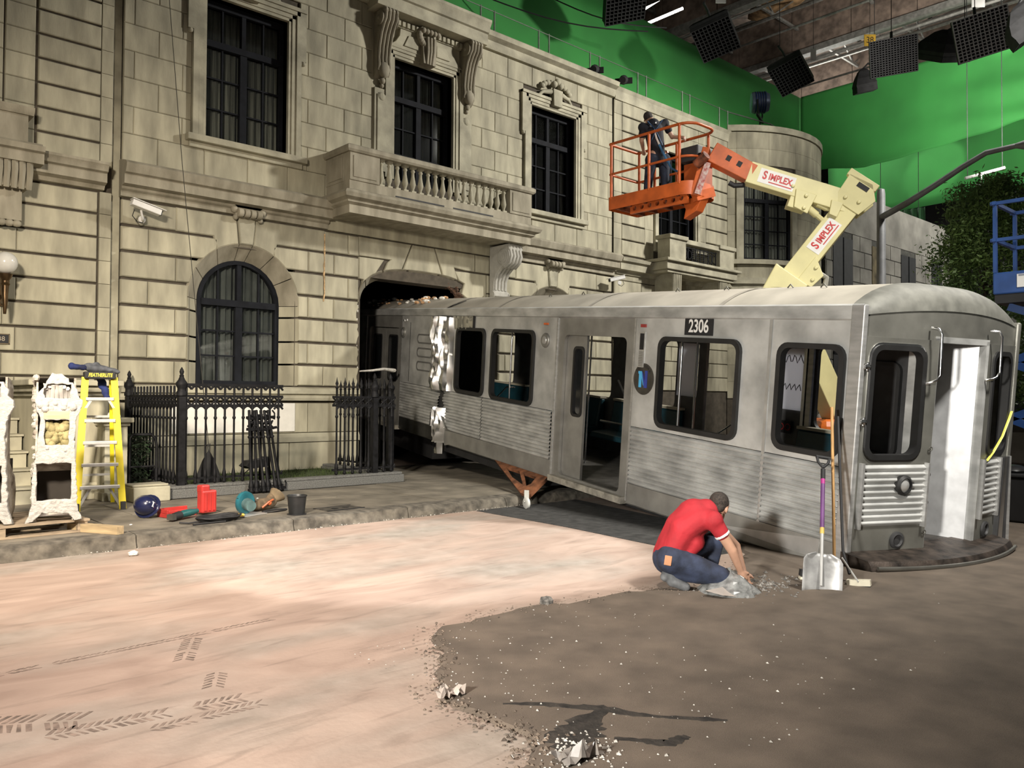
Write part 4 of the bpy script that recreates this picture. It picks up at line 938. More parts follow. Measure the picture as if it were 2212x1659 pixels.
grab(MR, [(.02, 2.38, .03), (.03, 2.37, .11), (.06, 2.32, .13), (.08, 1.95, .13), (.06, 1.90, .11), (.0, 1.88, .10), (-.01, 1.86, .03)])
for h in (1.95, 1.42):
    q = MB(); q.lathe([(.03, 0), (.03, .03), (.001, .04)], 8, (0, 0, 0), MF@Matrix.Translation((.035, h, .03)))
    for k in range(5): a = k*1.257; q.ball(MF@Vector((.035+.035*cos(a), h+.035*sin(a), .04)), .014, 6, 4)
    q.build('hinge_boss', CHROME, CAR)
for h in (.32, .62, .90, 1.16): q = MB(); q.tube([MF@Vector((.93+.02*cos(a), h+.02*sin(a), .04)) for a in [k*.7 for k in range(9)]], .006, 5, closed=True); q.build('eye_ring', STEELD, CAR)
for k, (dx, dz, m_) in enumerate(((.56, 0, INTD), (.64, .04, SHINY), (.70, .0, INTD), (.76, .08, STEEL))):
    q = MB(); q.bar(MR@Vector((dx, -.22+dz, .05+.02*k)), MR@Vector((dx+.02, 1.02, .05)), .05, .02); q.build('bent_corner_strip', m_, CAR)
YT = mat('yellow_tape', (.62, .60, .10), .5)
q = MB(); q.tube([MR@Vector(p) for p in [(.15, 1.0, .05), (.3, 1.08, .05), (.5, 1.25, .06), (.66, 1.45, .06), (.74, 1.52, .05)]], .014, 5, flat=.3); q.build('yellow_tape', YT, CAR)
# ---- far side and interior
FS = [rrect(1.5, 2.6, 1.0, 2.15, .12), R(2.80, 3.24, 1.24, 2.08), R(4.97, 5.40, 1.24, 2.08), rrect(5.5, 6.9, .98, 2.15, .12), rrect(7.3, 8.6, .98, 2.15, .12), rrect(9.0, 10.0, .98, 2.15, .12), rrect(11.0, 12.2, .98, 2.15, .12), R(3.62, 4.8, .05, 2.12)]
sidep('far_side', R(.1, LEN, -.06, 2.42), FS, INT, WD-.03, .06)
MB().box(.05, WD-.06, .02, LEN, -.09, .0).build('car_floor', mat('car_floor_lino', (.10, .095, .085), .5, var=.3, scale=5), CAR)
MB().box(.05, WD-.06, .16, LEN, 2.30, 2.36).build('car_ceiling', mat('car_ceiling_panel', (.16, .16, .16), .6), CAR)
MB().box(.05, WD-.06, LEN-.1, LEN, 0, 2.4).build('end_wall', INTD, CAR)
for a, b in ((.25, 2.75), (5.2, 7.0), (7.4, 9.2), (10.2, 12.0)):
    q = MB(); q.prism([(WD-.10, .98), (WD-.20, .98), (WD-.28, .46), (WD-.70, .42), (WD-.72, .32), (WD-.10, .32)], a, b, 'y'); st = q.build('bench_seat', TEAL, CAR, bevel=.03)
    MB().box(WD-.22, WD-.08, a, b, .98, 1.02).build('bench_cap', CREAM, CAR)
for a, b in ((1.2, 3.2), (5.5, 7.3), (7.5, 8.8)):
    q = MB(); q.prism([(.10, .90), (.20, .90), (.28, .46), (.70, .42), (.72, .32), (.10, .32)], a, b, 'y'); q.build('bench_seat', TEAL, CAR, bevel=.03)
PAP = bpy.data.materials.new('backlit_map_sheet'); PAP.use_nodes = True
_n = PAP.node_tree; _t = _n.nodes.new('ShaderNodeBsdfTranslucent'); _t.inputs[0].default_value = (.85, .86, .92, 1); _m = _n.nodes.new('ShaderNodeMixShader'); _m.inputs[0].default_value = .6
_n.nodes['Principled BSDF'].inputs['Base Color'].default_value = (.7, .71, .75, 1)
_n.links.new(_n.nodes['Principled BSDF'].outputs[0], _m.inputs[1]); _n.links.new(_t.outputs[0], _m.inputs[2]); _n.links.new(_m.outputs[0], _n.nodes['Material Output'].inputs[0])
SCR = mat('pen_scribble', (.16, .16, .18), .7)
for a, b in ((2.78, 3.25), (4.95, 5.42)):
    MB().box(WD-.10, WD-.085, a, b, 1.22, 2.1).build('map_sheet', PAP, CAR)
q = MB(); zz = [(WD-.105, 3.2-.4*(i/14), 1.95+.06*sin(i*1.7)) for i in range(15)]; q.tube(zz, .008, 4); zz = [(WD-.105, 3.22-.4*(i/14), 1.55+.05*sin(i*2.1)) for i in range(15)]; q.tube(zz, .008, 4); q.build('scribble', SCR, CAR)
MB().box(WD-.11, WD-.10, 2.95, 3.25, .88, 1.06).build('safety_sign', BLACK, CAR)
for t in (3.0, 3.12, 3.21): q = MB(); q.tube([(WD-.115, t+.045*cos(a), .97+.045*sin(a)) for a in [k*.63 for k in range(10)]], .007, 4, closed=True); q.build('safety_symbol', mat('sign_red', (.5, .03, .03), .5), CAR)
MB().box(WD-.13, WD-.09, 2.62, 2.70, .9, 2.2).build('steel_post', STEEL, CAR); MB().box(WD-.14, WD-.09, 2.72, 2.77, .9, 2.2).build('steel_post', CHROME, CAR)
def pole(x, t, z0=0, z1=2.3): q = MB(); q.tube([(x, t, z0), (x, t, z1)], .017, 8); q.lathe([(.06, 0), (.02, -.12)], 10, (x, t, z1)); return q.build('pole', CHROME, CAR, smooth=60)
for x, t in ((.75, .62), (1.75, 1.25), (.62, 3.2), (1.9, 4.3), (1.2, 6.1), (.7, 7.9)): pole(x, t)
q = MB(); q.tube([(.6, 3.75, 2.28), (.6, 3.75, 1.0), (.6, 3.78, .92), (.6, 3.9, .86), (.6, 4.9, .86)], .016, 7); q.tube([(.62, 4.55, 1.5), (.62, 4.3, 1.2), (.62, 3.78, 1.05)], .014, 7); q.build('seat_rail', CHROME, CAR, smooth=60)
for t in (2.75, 6.7, 8.5): q = MB(); q.tube([(.72, t, .45), (.72, t-.1, .9), (.72, t-.45, 1.12), (.72, t-.75, 1.14)], .014, 7); q.build('seat_rail', CHROME, CAR, smooth=60)
q = MB(); q.tube([(.9, .15, 2.2), (.9, 3.2, 2.2)], .014, 7); q.build('ceiling_rail', STEELD, CAR)
q = MB(); q.tube([(1.35, .2, .3), (1.35, .2, 1.5), (1.33, .24, 1.6), (1.3, .4, 1.62)], .016, 7); q.build('cab_rail', CHROME, CAR, smooth=60)
q = MB(); q.prism([(7.2, 4.9), (8.4, 4.75), (9.0, 6.6), (9.7, 9.1), (7.6, 9.1), (7.5, 7.2)], .001, .006, 'z'); q.build('shaded_asphalt_patch', ASPH, FLOOR)  # dark asphalt, with the shadow beside the car put into its colour
# underframe and outrigger caster
q = MB(); q.box(.12, WD-.12, 5.6, 9.5, -.25, -.09).box(.4, WD-.4, 10.5, LEN, -.6, -.09).box(.12, WD-.12, .6, 5.6, -.14, -.09); q.build('underframe', BLACK, CAR)
ORU = mat('rust_orange_primer', (.17, .065, .028), .7, var=.4, scale=8)
cl = TI@Vector((8.29, 8.78, .09)); a = Vector((.0, 7.05, -.08)); b = Vector((.0, 5.35, -.08))
xv = (b-a).normalized(); Mo = frame(a, xv, cl-a); tip = Mo.inverted()@cl; Lx = (b-a).length; ty = tip.y
V0, V1, V2 = Vector((0, 0)), Vector((Lx, 0)), Vector((tip.x, ty))
def bc(u, v): p = V0*(1-u-v)+V1*u+V2*v; return (p.x, p.y)
plate('outrigger_plate', [bc(0, 0), bc(1, 0), bc(.17, .80), bc(.03, .80)], [[bc(.16, .13), bc(.42, .13), bc(.24, .52), bc(.12, .40)], [bc(.49, .13), bc(.72, .13), bc(.46, .40), bc(.30, .52)]], .05, ORU, CAR, Mo)
q = MB(); q.lathe([(.02, -.025), (.07, -.025), (.085, -.015), (.085, .015), (.07, .025), (.02, .025)], 16, cl+Vector((.0, 0, -.0)), Matrix.Rotation(pi/2, 4, 'Y')); q.build('caster_wheel', mat('pale_caster', (.5, .5, .47), .5), CAR, smooth=40)
q = MB(); q.bar(cl+Vector((0, 0, .0)), cl+Vector((.05, .1, .16)), .07, .05); q.build('caster_fork', STEELD, CAR)
# ------------------------------------------------------------------ planting strip, stoop
GRASS = mat('short_lawn', (.05, .075, .018), .95, var=.5, scale=30, bump=1, bscale=60)
q = MB(); q.box(4.55, 8.09, 12.26, W-.07, .15, .24); LAWN = tag(q.build('lawn', GRASS), 'narrow strip of short lawn behind the iron fence', 'lawn', kind='stuff')
q = MB()
for i in range(2600):
    x, y = random.uniform(4.6, 8.05), random.uniform(12.28, 14.4); h = random.uniform(.03, .09); a = random.random()*6; dx, dy = .006*cos(a), .006*sin(a)
    q.add([(x-dx, y-dy, .235), (x+dx, y+dy, .235), (x+random.uniform(-.03, .03), y+random.uniform(-.03, .03), .24+h)], [(0, 1, 2)])
q.build('grass_blades', GRASS, LAWN, fix=False)['kind'] = 'stuff'
gp = [(0, .0), (0, .13), (.03, .16), (.03, .18), (.24, .18), (.24, .0)]
def granite(nm, x0, x1, y0, y1, label):
    q = MB(); q.box(x0, x1, y0, y1, .15, .285).box(x0+.025, x1-.025, y0+.025, y1-.025, .285, .33); return tag(q.build(nm, GREY, bevel=.012), label, 'kerb')
granite('granite_kerb', 4.28, 8.36, 12.0, 12.25, 'long grey granite kerb carrying the front iron fence')
granite('granite_kerb', 4.28, 4.54, 12.26, 14.5, 'short grey granite kerb returning to the wall beside the shrub')
granite('granite_kerb', 8.10, 8.36, 12.26, 14.5, 'short grey granite kerb returning to the wall beside the crashed car')
STP = thing('stoop', 'stone stoop with steps and cheek wall behind the yellow ladder', 'stoop', (2.73, 12.62, .15))
for i in range(5):
    q = MB(); q.box(-3.4, .02, .05+.30*i, .36+.30*i, 0, .23*(i+1)-.03).box(-3.4, .04, .02+.30*i, .37+.30*i, .23*(i+1)-.03, .23*(i+1)); q.build('step', STONE2, STP)
q = MB(); q.box(.05, .95, .15, 1.9, 0, 1.47); q.build('cheek_wall', STONE, STP)
q = MB(); q.box(-.05, 1.06, .0, 1.9, 1.53, 1.62).box(-.12, 1.10, -.08, 1.9, 1.62, 1.70).box(.0, 1.02, .06, 1.9, 1.47, 1.53); q.build('cheek_cap', STONE2, STP, bevel=.015)
q = MB(); q.box(.02, 1.0, .08, .2, .0, .16).box(.04, .98, .1, .2, .16, .24); q.build('cheek_plinth', STONE2, STP, bevel=.015)
q = MB(); q.box(.80, 1.10, -.25, .12, .12, 1.05); q.build('newel', STONE2, STP)
q = MB(); q.box(.76, 1.14, -.30, .17, 0, .12); q.build('newel_foot', STONE2, STP, bevel=.012)
q = MB(); q.box(.74, 1.17, -.32, .19, 1.10, 1.17).box(.77, 1.13, -.28, .15, 1.05, 1.10); q.build('newel_cap', STONE2, STP, bevel=.012)
tag(MB().box(3.77, 4.27, 11.88, 12.3, .15, .36).box(3.77, 4.27, 11.95, 12.3, .36, .39).build('stone_kerb', STONE2, bevel=.03), 'pale stone kerb block left of the grey granite kerb', 'kerb')
# shrub in an iron planter guard
LEAF = mat('dark_shrub_leaf', (.014, .030, .010), .6, var=.6, scale=9)
SH = thing('shrub', 'dark leafy shrub inside a low iron guard beside the stoop', 'shrub', (4.10, 13.05, .15), 0)
def leaves(n, f, size, nm, m, par, seed=1):
    rr = random.Random(seed); q = MB()
    for i in range(n):
        c = Vector(f(rr)); a = Vector((rr.gauss(0, 1), rr.gauss(0, 1), rr.gauss(0, 1))).normalized(); b = a.orthogonal().normalized(); s = size*rr.uniform(.6, 1.3)
        q.add([c-a*s, c+b*s*.45, c+a*s, c-b*s*.45], [(0, 1, 2, 3)])
    o = q.build(nm, m, par, fix=False); o['kind'] = 'stuff'; return o
def fbox(rr):
    return (rr.uniform(-.17, .13)*1.0, rr.uniform(-.5, .6), .15+.75*rr.random()**.8)
leaves(1500, fbox, .04, 'foliage', LEAF, SH)
for k in range(5): q = MB(); q.tube([(-.14+k*.06, 0, 0), (-.14+k*.06, .02, .35), (-.15+k*.07, .05, .7)], [.015, .012, .006], 5); q.build('stem', mat('brown_bark', (.05, .035, .022), .9), SH)
q = MB(); rr_ = [(-.20, -.55, 0), (-.20, -.55, .86), (-.16, -.55, .92), (.10, -.55, .92), (.16, -.55, .86), (.18, -.55, .75), (.18, -.55, 0)]; q.tube(rr_, .022, 7); q.tube([(-.20, -.55, .45), (.18, -.55, .45)], .015, 6); q.build('iron_guard', IRON, SH, smooth=60)
# ------------------------------------------------------------------ iron fence
PK = [(.0, 0), (.026, .01), (.034, .03), (.02, .06), (.032, .10), (.032, .12), (.028, .16), (.0175, .22), (.016, .95), (.027, .97), (.027, .99), (.018, 1.0), (.018, 1.45), (.002, 1.46)]
qm = MB(); qm.lathe([(max(r, .002), z) for r, z in PK], 8); PICK = None
def shared(mb, nm, m, smooth=50):
    o = mb.build(nm, m, None, smooth=smooth); me = o.data; bpy.data.objects.remove(o); return me
pk_me = shared(qm, 'picket', IRON)
qm = MB(); qm.lathe([(max(r, .002), z) for r, z in PK[:-1]]+[(.03, 1.46), (.012, 1.49), (.028, 1.53), (.012, 1.58), (.002, 1.64)], 8); pf_me = shared(qm, 'picket', IRON)
SP = .148
qm = MB(); A0 = [(-SP/2+SP*i/8, 0, -.05*(abs(i-4)/4)**2.2) for i in range(9)]; qm.tube(A0, .017, 6); arch_me = shared(qm, 'arch', IRON)
qm = MB(); qm.tube([(-SP/2, 0, 0), (-.03, 0, .045), (0, 0, .065), (.03, 0, .045), (SP/2, 0, 0)], .015, 6).tube([(-SP/2, 0, .13), (-.03, 0, .085), (0, 0, .065), (.03, 0, .085), (SP/2, 0, .13)], .015, 6).ball((0, 0, .065), .026, 7, 5); cross_me = shared(qm, 'scroll_cross', IRON)
qm = MB(); qm.tube([(-SP/2, 0, 0), (-SP/2+.02, 0, -.035), (0, 0, -.05), (SP/2-.02, 0, -.035), (SP/2, 0, 0)], .015, 6); foot_me = shared(qm, 'foot_arch', IRON)
def put(me, nm, par, loc, rz=0):
    o = bpy.data.objects.new(nm, me); COL.objects.link(o); o.parent = par; o.location = loc; o.rotation_euler = (0, 0, rz); return o
def fence(label, a, b, top='bar', zb=.331, posts=(), group=None, z0=0):
    a, b = Vector(a), Vector(b); d = b-a; L = d.length; rz = atan2(d.y, d.x); n = max(1, round(L/SP)); st = L/n
    F = thing('iron_fence', label, 'fence', (a.x, a.y, zb), rz, group)
    for i in range(n):
        put(pf_me if top == 'finial' else pk_me, 'picket', F, (st*(i+.5), 0, 0))
        put(cross_me, 'scroll_cross', F, (st*(i+.5), 0, 1.17)); put(arch_me, 'arch', F, (st*(i+1) if i < n-1 else st*(i+.5), 0, 1.155)); put(foot_me, 'foot_arch', F, (st*(i+1) if i < n-1 else st*(i+.5), 0, .13))
        if top == 'bar': put(arch_me, 'arch', F, (st*(i+.5), 0, 1.455))
    for z, r in ((.085, .014), (1.165, .016), (1.305, .016))+(((1.47, .018),) if top == 'bar' else ()):
        q = MB(); q.bar((0, 0, z), (L, 0, z), r*2, r*2.4); q.build('rail', IRON, F)
    for x in posts:
        q = MB(); q.box(x-.05, x+.05, -.05, .05, 0, 1.30); q.lathe([(.055, 1.30), (.075, 1.31), (.075, 1.36), (.06, 1.38), (.06, 1.42), (.08, 1.46), (.08, 1.50), (.05, 1.54), (.03, 1.59), (.035, 1.60), (.022, 1.62), (.034, 1.66), (.02, 1.70), (.002, 1.73)], 12, (x, 0, 0)); q.build('post', IRON, F, smooth=40)
    return F
fence('black iron front fence with open top bar before the arched window', (4.5, 12.14, 0), (6.10, 12.14, 0), 'bar', posts=(0,))
fence('black iron fence running back from the corner post to the stoop wall', (4.46, 12.24, 0), (4.46, 14.42, 0), 'plain', posts=(2.12,))
fence('black iron spiked fence beside the crashed car', (7.0, 12.14, 0), (8.25, 12.14, 0), 'finial', posts=(.82,))
fence('black iron spiked fence returning to the wall past the car', (8.26, 12.26, 0), (8.26, 14.1, 0), 'finial', posts=(.05,))
for k, x in enumerate((5.50, 5.70, 5.90)):       # three broken sections leaning on the fence
    F = thing('broken_fence', ['leftmost', 'middle', 'rightmost'][k]+' of three broken fence sections leaning on the iron fence', 'fence', (x, 11.86, .165), 0, 'broken fence sections')
    F.rotation_euler = (radians(-10), radians(4-3*k), radians(8+8*k))
    for i in range(2): put(pk_me, 'picket', F, (-.04+.09*i, 0, 0)).scale = (1.25, 1.25, .88)
    for z in (.05, .98, 1.16): q = MB(); q.bar((-.09, 0, z), (.12+.03*k, 0, z+random.uniform(-.02, .02)), .034, .04); q.build('rail', IRON, F)
    put(cross_me, 'scroll_cross', F, (.0, 0, 1.02)); put(arch_me, 'arch', F, (.01, 0, 1.2)); put(foot_me, 'foot_arch', F, (.06, 0, .1)); put(cross_me, 'scroll_cross', F, (.07, 0.02, .98))
    q = MB(); q.tube([(.10, 0, 1.16), (.17, 0, 1.13), (.19, 0, 1.22), (.15, 0, 1.27)], .013, 6).tube([(.1, 0, .06), (.18, 0, .04), (.21, 0, .1), (.2, 0, .15)], .013, 6); q.build('torn_scroll', IRON, F)
# items behind the fence
WL = thing('ground_lamp', 'black spot lamp on a stake on the lawn behind the fence', 'lamp', (5.98, 12.85, .24), radians(15))
q = MB(); q.tube([(0, 0, 0), (0, 0, .22)], .012, 6); q.build('stake', BLACK, WL)
q = MB(); q.prism([(-.26, .27), (-.16, .35), (.16, .37), (.2, .40), (.22, .25), (.1, .23), (-.16, .22)], -.09, .09, 'y'); q.build('housing', BLACK, WL)
q = MB(); q.tube([(-.05, .05, .22), (-.2, .06, .12), (-.28, .02, .16), (-.34, .0, .03)], .008, 5); q.build('cable', BLACK, WL)
BG = thing('sandbag', 'black cloth bag hung on a cord behind the front fence', 'bag', (5.08, 12.55, .242))
q = MB(); q.lathe([(.20, .0), (.22, .05), (.17, .22), (.10, .40), (.03, .52), (.012, .55)], 12, sx=1, sy=.55); q.build('sack', mat('black_cloth', (.012, .012, .012), .95, var=.4), BG, smooth=60)
q = MB(); q.tube([(0, 0, .5), (-.02, 0, .65), (.02, 0, .66), (0.01, 0, .52)], .008, 5); q.build('strap', BLACK, BG)
q = MB(); q.tube([(5.08, 12.55, .85), (5.03, 12.9, 2.6), (4.96, 13.5, 5.5), (4.78, 14.0, 9.6)], .006, 5); tag(q.build('cord', mat('dark_cord', (.03, .028, .022), .9)), 'thin dark cord running up the facade from the black bag', 'cord')
tag(plate('wall_panel', rrect(5.22, 7.55, .98, 1.52, .01), [], .02, mat('new_white_panel', (.66, .64, .58), .7, var=.05), None, Matrix(((1, 0, 0, 0), (0, 0, -1, W-.075), (0, 1, 0, 0), (0, 0, 0, 1)))), 'unpainted white panel on the wall base behind the front fence', 'panel')
# ------------------------------------------------------------------ pallet, foam brackets, planks
PINE = mat('pale_pine', (.46, .35, .20), .8, var=.2, scale=3, stretch=(1, 6, 6), rnd=.15)
PWOOD = mat('dusty_pallet_wood', (.30, .235, .16), .9, var=.25, scale=4, stretch=(1, 6, 6), rnd=.2)
PAL = thing('pallet', 'dusty wooden pallet under the two foam brackets', 'pallet', (.95, 9.62, .15), radians(3))
for y in (0, .45, .95):
    for x0 in (0, .78, 1.56): q = MB(); q.box(x0, x0+.10, y, y+.14, .02, .115); q.build('block', PWOOD, PAL)
    q = MB(); q.box(0, 1.66, y, y+.14, 0, .02); q.build('bottom_board', PWOOD, PAL)
for k in range(7): q = MB(); q.box(0, 1.68, k*.163-.01, k*.163+.10, .115, .138); q.build('top_board', PWOOD, PAL)
FOAM = mat('raw_white_foam', (.38, .37, .345), .9, var=.12, scale=14, bump=.9, bscale=30)
FOAMD = mat('grimy_plaster', (.16, .13, .10), .95, col2=(.55, .52, .46), scale=7, bump=1, bscale=20)
def foam_bracket(label, loc, rz, seed):
    rr = random.Random(seed); Fb = thing('foam_bracket', label, 'bracket', loc, rz, 'foam brackets on the pallet')
    base = [(-.26, 0), (-.215, .10), (-.205, .48), (-.20, .52), (-.165, .75), (-.14, 1.10), (-.17, 1.17), (-.185, 1.30), (-.15, 1.36), (-.10, 1.42), (-.075, 1.50), (0, 1.56), (.08, 1.53), (.12, 1.46), (.17, 1.41), (.21, 1.30), (.24, 1.22), (.19, 1.12), (.17, .9), (.19, .5), (.205, .14), (.25, .02), (.19, .01), (.13, .09), (-.12, .10), (-.20, .02)]
    out = []
    for i in range(len(base)):
        a, b = Vector(base[i]), Vector(base[(i+1) % len(base)]); n = max(1, int((b-a).length/.035))
        for k in range(n):
            p = a.lerp(b, k/n); j = .014 if p.y > .08 else .006
            sp = (.022 if (k % 2 and p.y > 1.1) else 0); v = (p-Vector((0, .8))).normalized()*sp
            out.append((p.x+v.x+rr.uniform(-j, j)*.7, p.y+v.y+rr.uniform(-j, j)*.7))
    def rg(x0, x1, z0, z1):
        o = []
        for (a, b) in (((x0, z0), (x1, z0)), ((x1, z0), (x1, z1)), ((x1, z1), (x0, z1)), ((x0, z1), (x0, z0))):
            for k in range(6): t = k/6; o.append((a[0]+(b[0]-a[0])*t+rr.uniform(-.008, .008), a[1]+(b[1]-a[1])*t+rr.uniform(-.008, .008)))
        return o
    Mp = Matrix(((1, 0, 0, 0), (0, 0, -1, 0), (0, 1, 0, 0), (0, 0, 0, 1)))
    plate('back_rim', out, [rg(-.175, .16, .22, .62), rg(-.11, .13, .80, 1.08), rg(-.12, .14, 1.30, 1.46)], .05, FOAM, Fb, Mp, .008)
    q = MB(); q.box(-.185, .175, .005, .4, .18, .66).box(-.12, .14, .11, .3, .78, 1.5); 
    q2 = MB(); q2.box(-.19, .175, .36, .38, .15, .66); q2.build('cavity_back', mat('dark_cavity', (.03, .025, .02), .95), Fb)
    YF = mat('yellow_spray_foam', (.36, .31, .15), .9, col2=(.14, .12, .05), scale=9, bump=1, bscale=14)
    q3 = MB()
    for i in range(40): q3.ball((rr.uniform(-.11, .12), rr.uniform(.03, .08), rr.uniform(.80, 1.07)), rr.uniform(.03, .06), 7, 5)
    q3.build('spray_foam', YF, Fb, smooth=60)
    q3 = MB()
    for i in range(50): q3.ball((rr.uniform(-.16, .18), rr.uniform(-.02, .05), rr.uniform(1.19, 1.25)+(.05*rr.random() if rr.random() < .2 else 0)), rr.uniform(.025, .05), 6, 5)
    for i in range(24): q3.ball((rr.uniform(-.15, .15), rr.uniform(-.02, .04), rr.uniform(.745, .78)), rr.uniform(.015, .035), 6, 5)
    q3.build('foam_ridge', FOAM, Fb, smooth=60)['kind'] = 'stuff'
    q3 = MB(); q3.box(-.115, .125, -.035, .0, 1.085, 1.165); q3.build('timber_block', PINE, Fb)
    q3 = MB(); q3.box(-.12, .14, -.032, .0, .135, .205); q3.build('timber_block', mat('pinkish_timber', (.42, .30, .20), .8), Fb)
    q3 = MB(); pr = [(.02, 0), (.30, .02), (.46, .12), (.50, .30), (.44, .46), (.30, .54), (.20, .62), (.16, .9), (.20, 1.15), (.30, 1.28), (.30, 1.42), (.15, 1.5), (.02, 1.52)]
    q3.prism(pr, -.185, -.165, 'x').prism(pr, .165, .185, 'x')
    for i in range(len(pr)-2):
        (y0, z0), (y1, z1) = pr[i+1], pr[i+2] if i+2 < len(pr) else pr[-1]
        q3.add([(-.185, y0, z0), (.185, y0, z0), (.185, y1, z1), (-.185, y1, z1)], [(0, 1, 2, 3)])
    for i in range(50):
        t = rr.randrange(len(pr)-1); s = rr.random(); q3.ball((-.185+rr.uniform(-.012, .0), pr[t][0]*(1-s)+pr[t+1][0]*s-.03, pr[t][1]*(1-s)+pr[t+1][1]*s), rr.uniform(.015, .04), 6, 4)
    q3.build('body_shell', FOAMD, Fb)
    q3 = MB()
    for i in range(7):
        x = -.12+i*.042; q3.tube([(x, .06, 1.30), (x*.9, .03, 1.40+.02*(i % 2)), (x*.8, .0, 1.46-abs(x)*.4)], .022, 6)
    q3.build('shell_flutes', mat('grey_foam', (.40, .38, .35), .9, var=.2), Fb, smooth=60); return Fb
foam_bracket('white foam scroll bracket with open back standing before the ladder', (2.28, 9.70, .291), radians(-12), 3)
foam_bracket('white foam scroll bracket cut off by the left picture edge', (1.66, 9.80, .291), radians(-22), 8)
PLK = thing('timber_plank', 'short pale timber offcut leaning off the pallet', 'plank', (2.72, 9.45, .15), radians(118))
q = MB(); q.box(-.2, .50, -.045, .045, 0, .085); q.build('plank_body', PINE, PLK)
# ------------------------------------------------------------------ step ladder with jacket
YEL = mat('yellow_fibreglass', (.62, .50, .015), .45, var=.06); ALU = mat('aluminium_tread', (.62, .62, .60), .35, .6, var=.05)
LD = thing('step_ladder', 'yellow fibreglass step ladder standing before the stoop', 'ladder', (3.26, 11.70, .15), radians(-10))
HT = 1.72
def lx(z): return .27-.10*z/HT
for s in (-1, 1):
    q = MB(); a = Vector((s*lx(0), -.28, 0)); b = Vector((s*lx(HT), 0-.03, HT)); q.bar(a, b, .035, .085, (s, 0, 0)); frl = q.build('front_rail', YEL, LD)
    q = MB(); q.bar((s*(lx(0)-.03), .55, 0), (s*(lx(HT)-.02), .10, HT-.03), .03, .05, (s, 0, 0)); q.build('rear_rail', YEL, LD)
    q = MB(); q.box(s*lx(0)-.03, s*lx(0)+.03, -.34, -.24, -.002, .10); sub(q.build('rubber_foot', BLACK, LD), frl)
    q = MB(); q.bar((s*(lx(.2)-.02), -.25, .05), (s*.10, -.22, .30), .012, .03); q.build('foot_brace', ALU, LD)
    q = MB(); q.bar((s*(lx(1.3)-.02), -.10, 1.30), (s*.10, -.10, 1.43), .012, .03); q.build('step_brace', ALU, LD)
for k in range(5):
    z = .285*(k+1)+.02; y = -.28+.25*z/HT; q = MB(); q.box(-lx(z)+.02, lx(z)-.02, y-.05, y+.05, z-.03, z+.012); q.build('step', ALU, LD, bevel=.005)
q = MB(); q.box(-.185, .185, -.11, .14, HT-.02, HT+.075); tcp = q.build('top_cap', BLACK, LD, bevel=.012)
ct_ = text('cap_text', 'FEATHERLITE', .066, mat('yellow_print', (.72, .58, .05), .5), LD, Matrix(((1, 0, 0, 0), (0, 0, -1, -.1125), (0, 1, 0, HT+.028), (0, 0, 0, 1))), .001, sx=.72, bold=.002, shear=.2); sub(ct_, tcp)
for k in range(3): q = MB(); z = .4+k*.4; q.bar((-.2, .55-.42*z/HT, z), (.2, .55-.42*z/HT, z), .02, .03); q.build('rear_bar', ALU, LD)
JKT = mat('navy_jacket', (.012, .022, .10), .85, var=.5, scale=6); JKG = mat('grey_fleece', (.07, .075, .085), .95, var=.3, scale=12)
JK = thing('jacket', 'navy and grey jacket draped over the ladder top', 'jacket', (3.26, 11.70, .15+HT+.078), radians(-10))
def lump(par, nm, m, spec, vox=.012, sm=5):
    q = MB()
    for c, r, s in spec: q.ball(c, r, 10, 7, s)
    return blob(nm, q, vox, m, par, sm)
lump(JK, 'body_cloth', JKG, [((-.02, .0, .035), .10, (1.6, 1, .55)), ((.10, .02, .02), .09, (1.5, 1, .45)), ((-.12, .0, .06), .07, (1.2, .8, .8)), ((-.04, .0, .09), .05, (1, .8, .8)), ((.2, -.02, .0), .05, (1, 1, .6))])
lump(JK, 'left_sleeve', JKT, [((-.20, -.02, .05), .05, (1.2, 1, .8)), ((-.27, -.02, .055), .05, (1.2, 1, .8)), ((-.33, -.02, .065), .05, (.9, 1, 1))])
lump(JK, 'hanging_sleeve', JKT, [((.02, .17, -.07), .055, (1, .7, 1.2)), ((.05, .17, -.16), .06, (1, .7, 1.3)), ((.09, .16, -.26), .055, (1, .7, 1.2)), ((.11, .16, -.33), .045, (1, .8, 1)), ((.16, .14, -.02), .05, (1, .8, .9))])
# ------------------------------------------------------------------ tools on the sidewalk
HH = thing('hard_hat', 'navy blue hard hat lying on its side by the red case', 'hard hat', (3.45, 10.36, .152), radians(35))
Mh = Matrix.Translation((0, 0, .135))@Matrix.Rotation(radians(-64), 4, 'Y')
q = MB(); q.lathe([(.135, 0), (.137, .03), (.13, .08), (.105, .125), (.06, .155), (.002, .163)], 18, (0, 0, 0), Mh@Matrix.Diagonal((.9, 1.05, 1, 1)), cap=False); q.build('shell', mat('navy_plastic', (.010, .013, .045), .25, var=.1, coat=.5), HH, smooth=60)
q = MB(); q.lathe([(.12, -.006), (.165, -.006), (.165, .004), (.135, .01), (.12, .01)], 18, (0, 0, 0), Mh@Matrix.Diagonal((.9, 1.05, 1, 1))); q.build('brim', mat('navy_plastic', (.010, .013, .045), .25), HH, smooth=40)
q = MB(); q.box(-.03, .03, -.005, .005, 0, .03, Mh@Matrix.Translation((0, -.13, .06))); q.build('sticker', WHITE, HH)
REDP = mat('red_plastic_case', (.42, .035, .03), .4, var=.12, scale=5); 
RC = thing('tool_case', 'open red plastic tool case lying flat with its lid upright', 'tool case', (3.86, 10.30, .15), radians(12))
q = MB(); q.box(-.28, .12, -.10, .12, 0, .05).box(-.28, .12, .10, .12, .05, .10).box(-.28, -.26, -.10, .10, .05, .10).box(-.26, .12, -.1, -.09, .05, .085); q.build('tray', REDP, RC, bevel=.006)
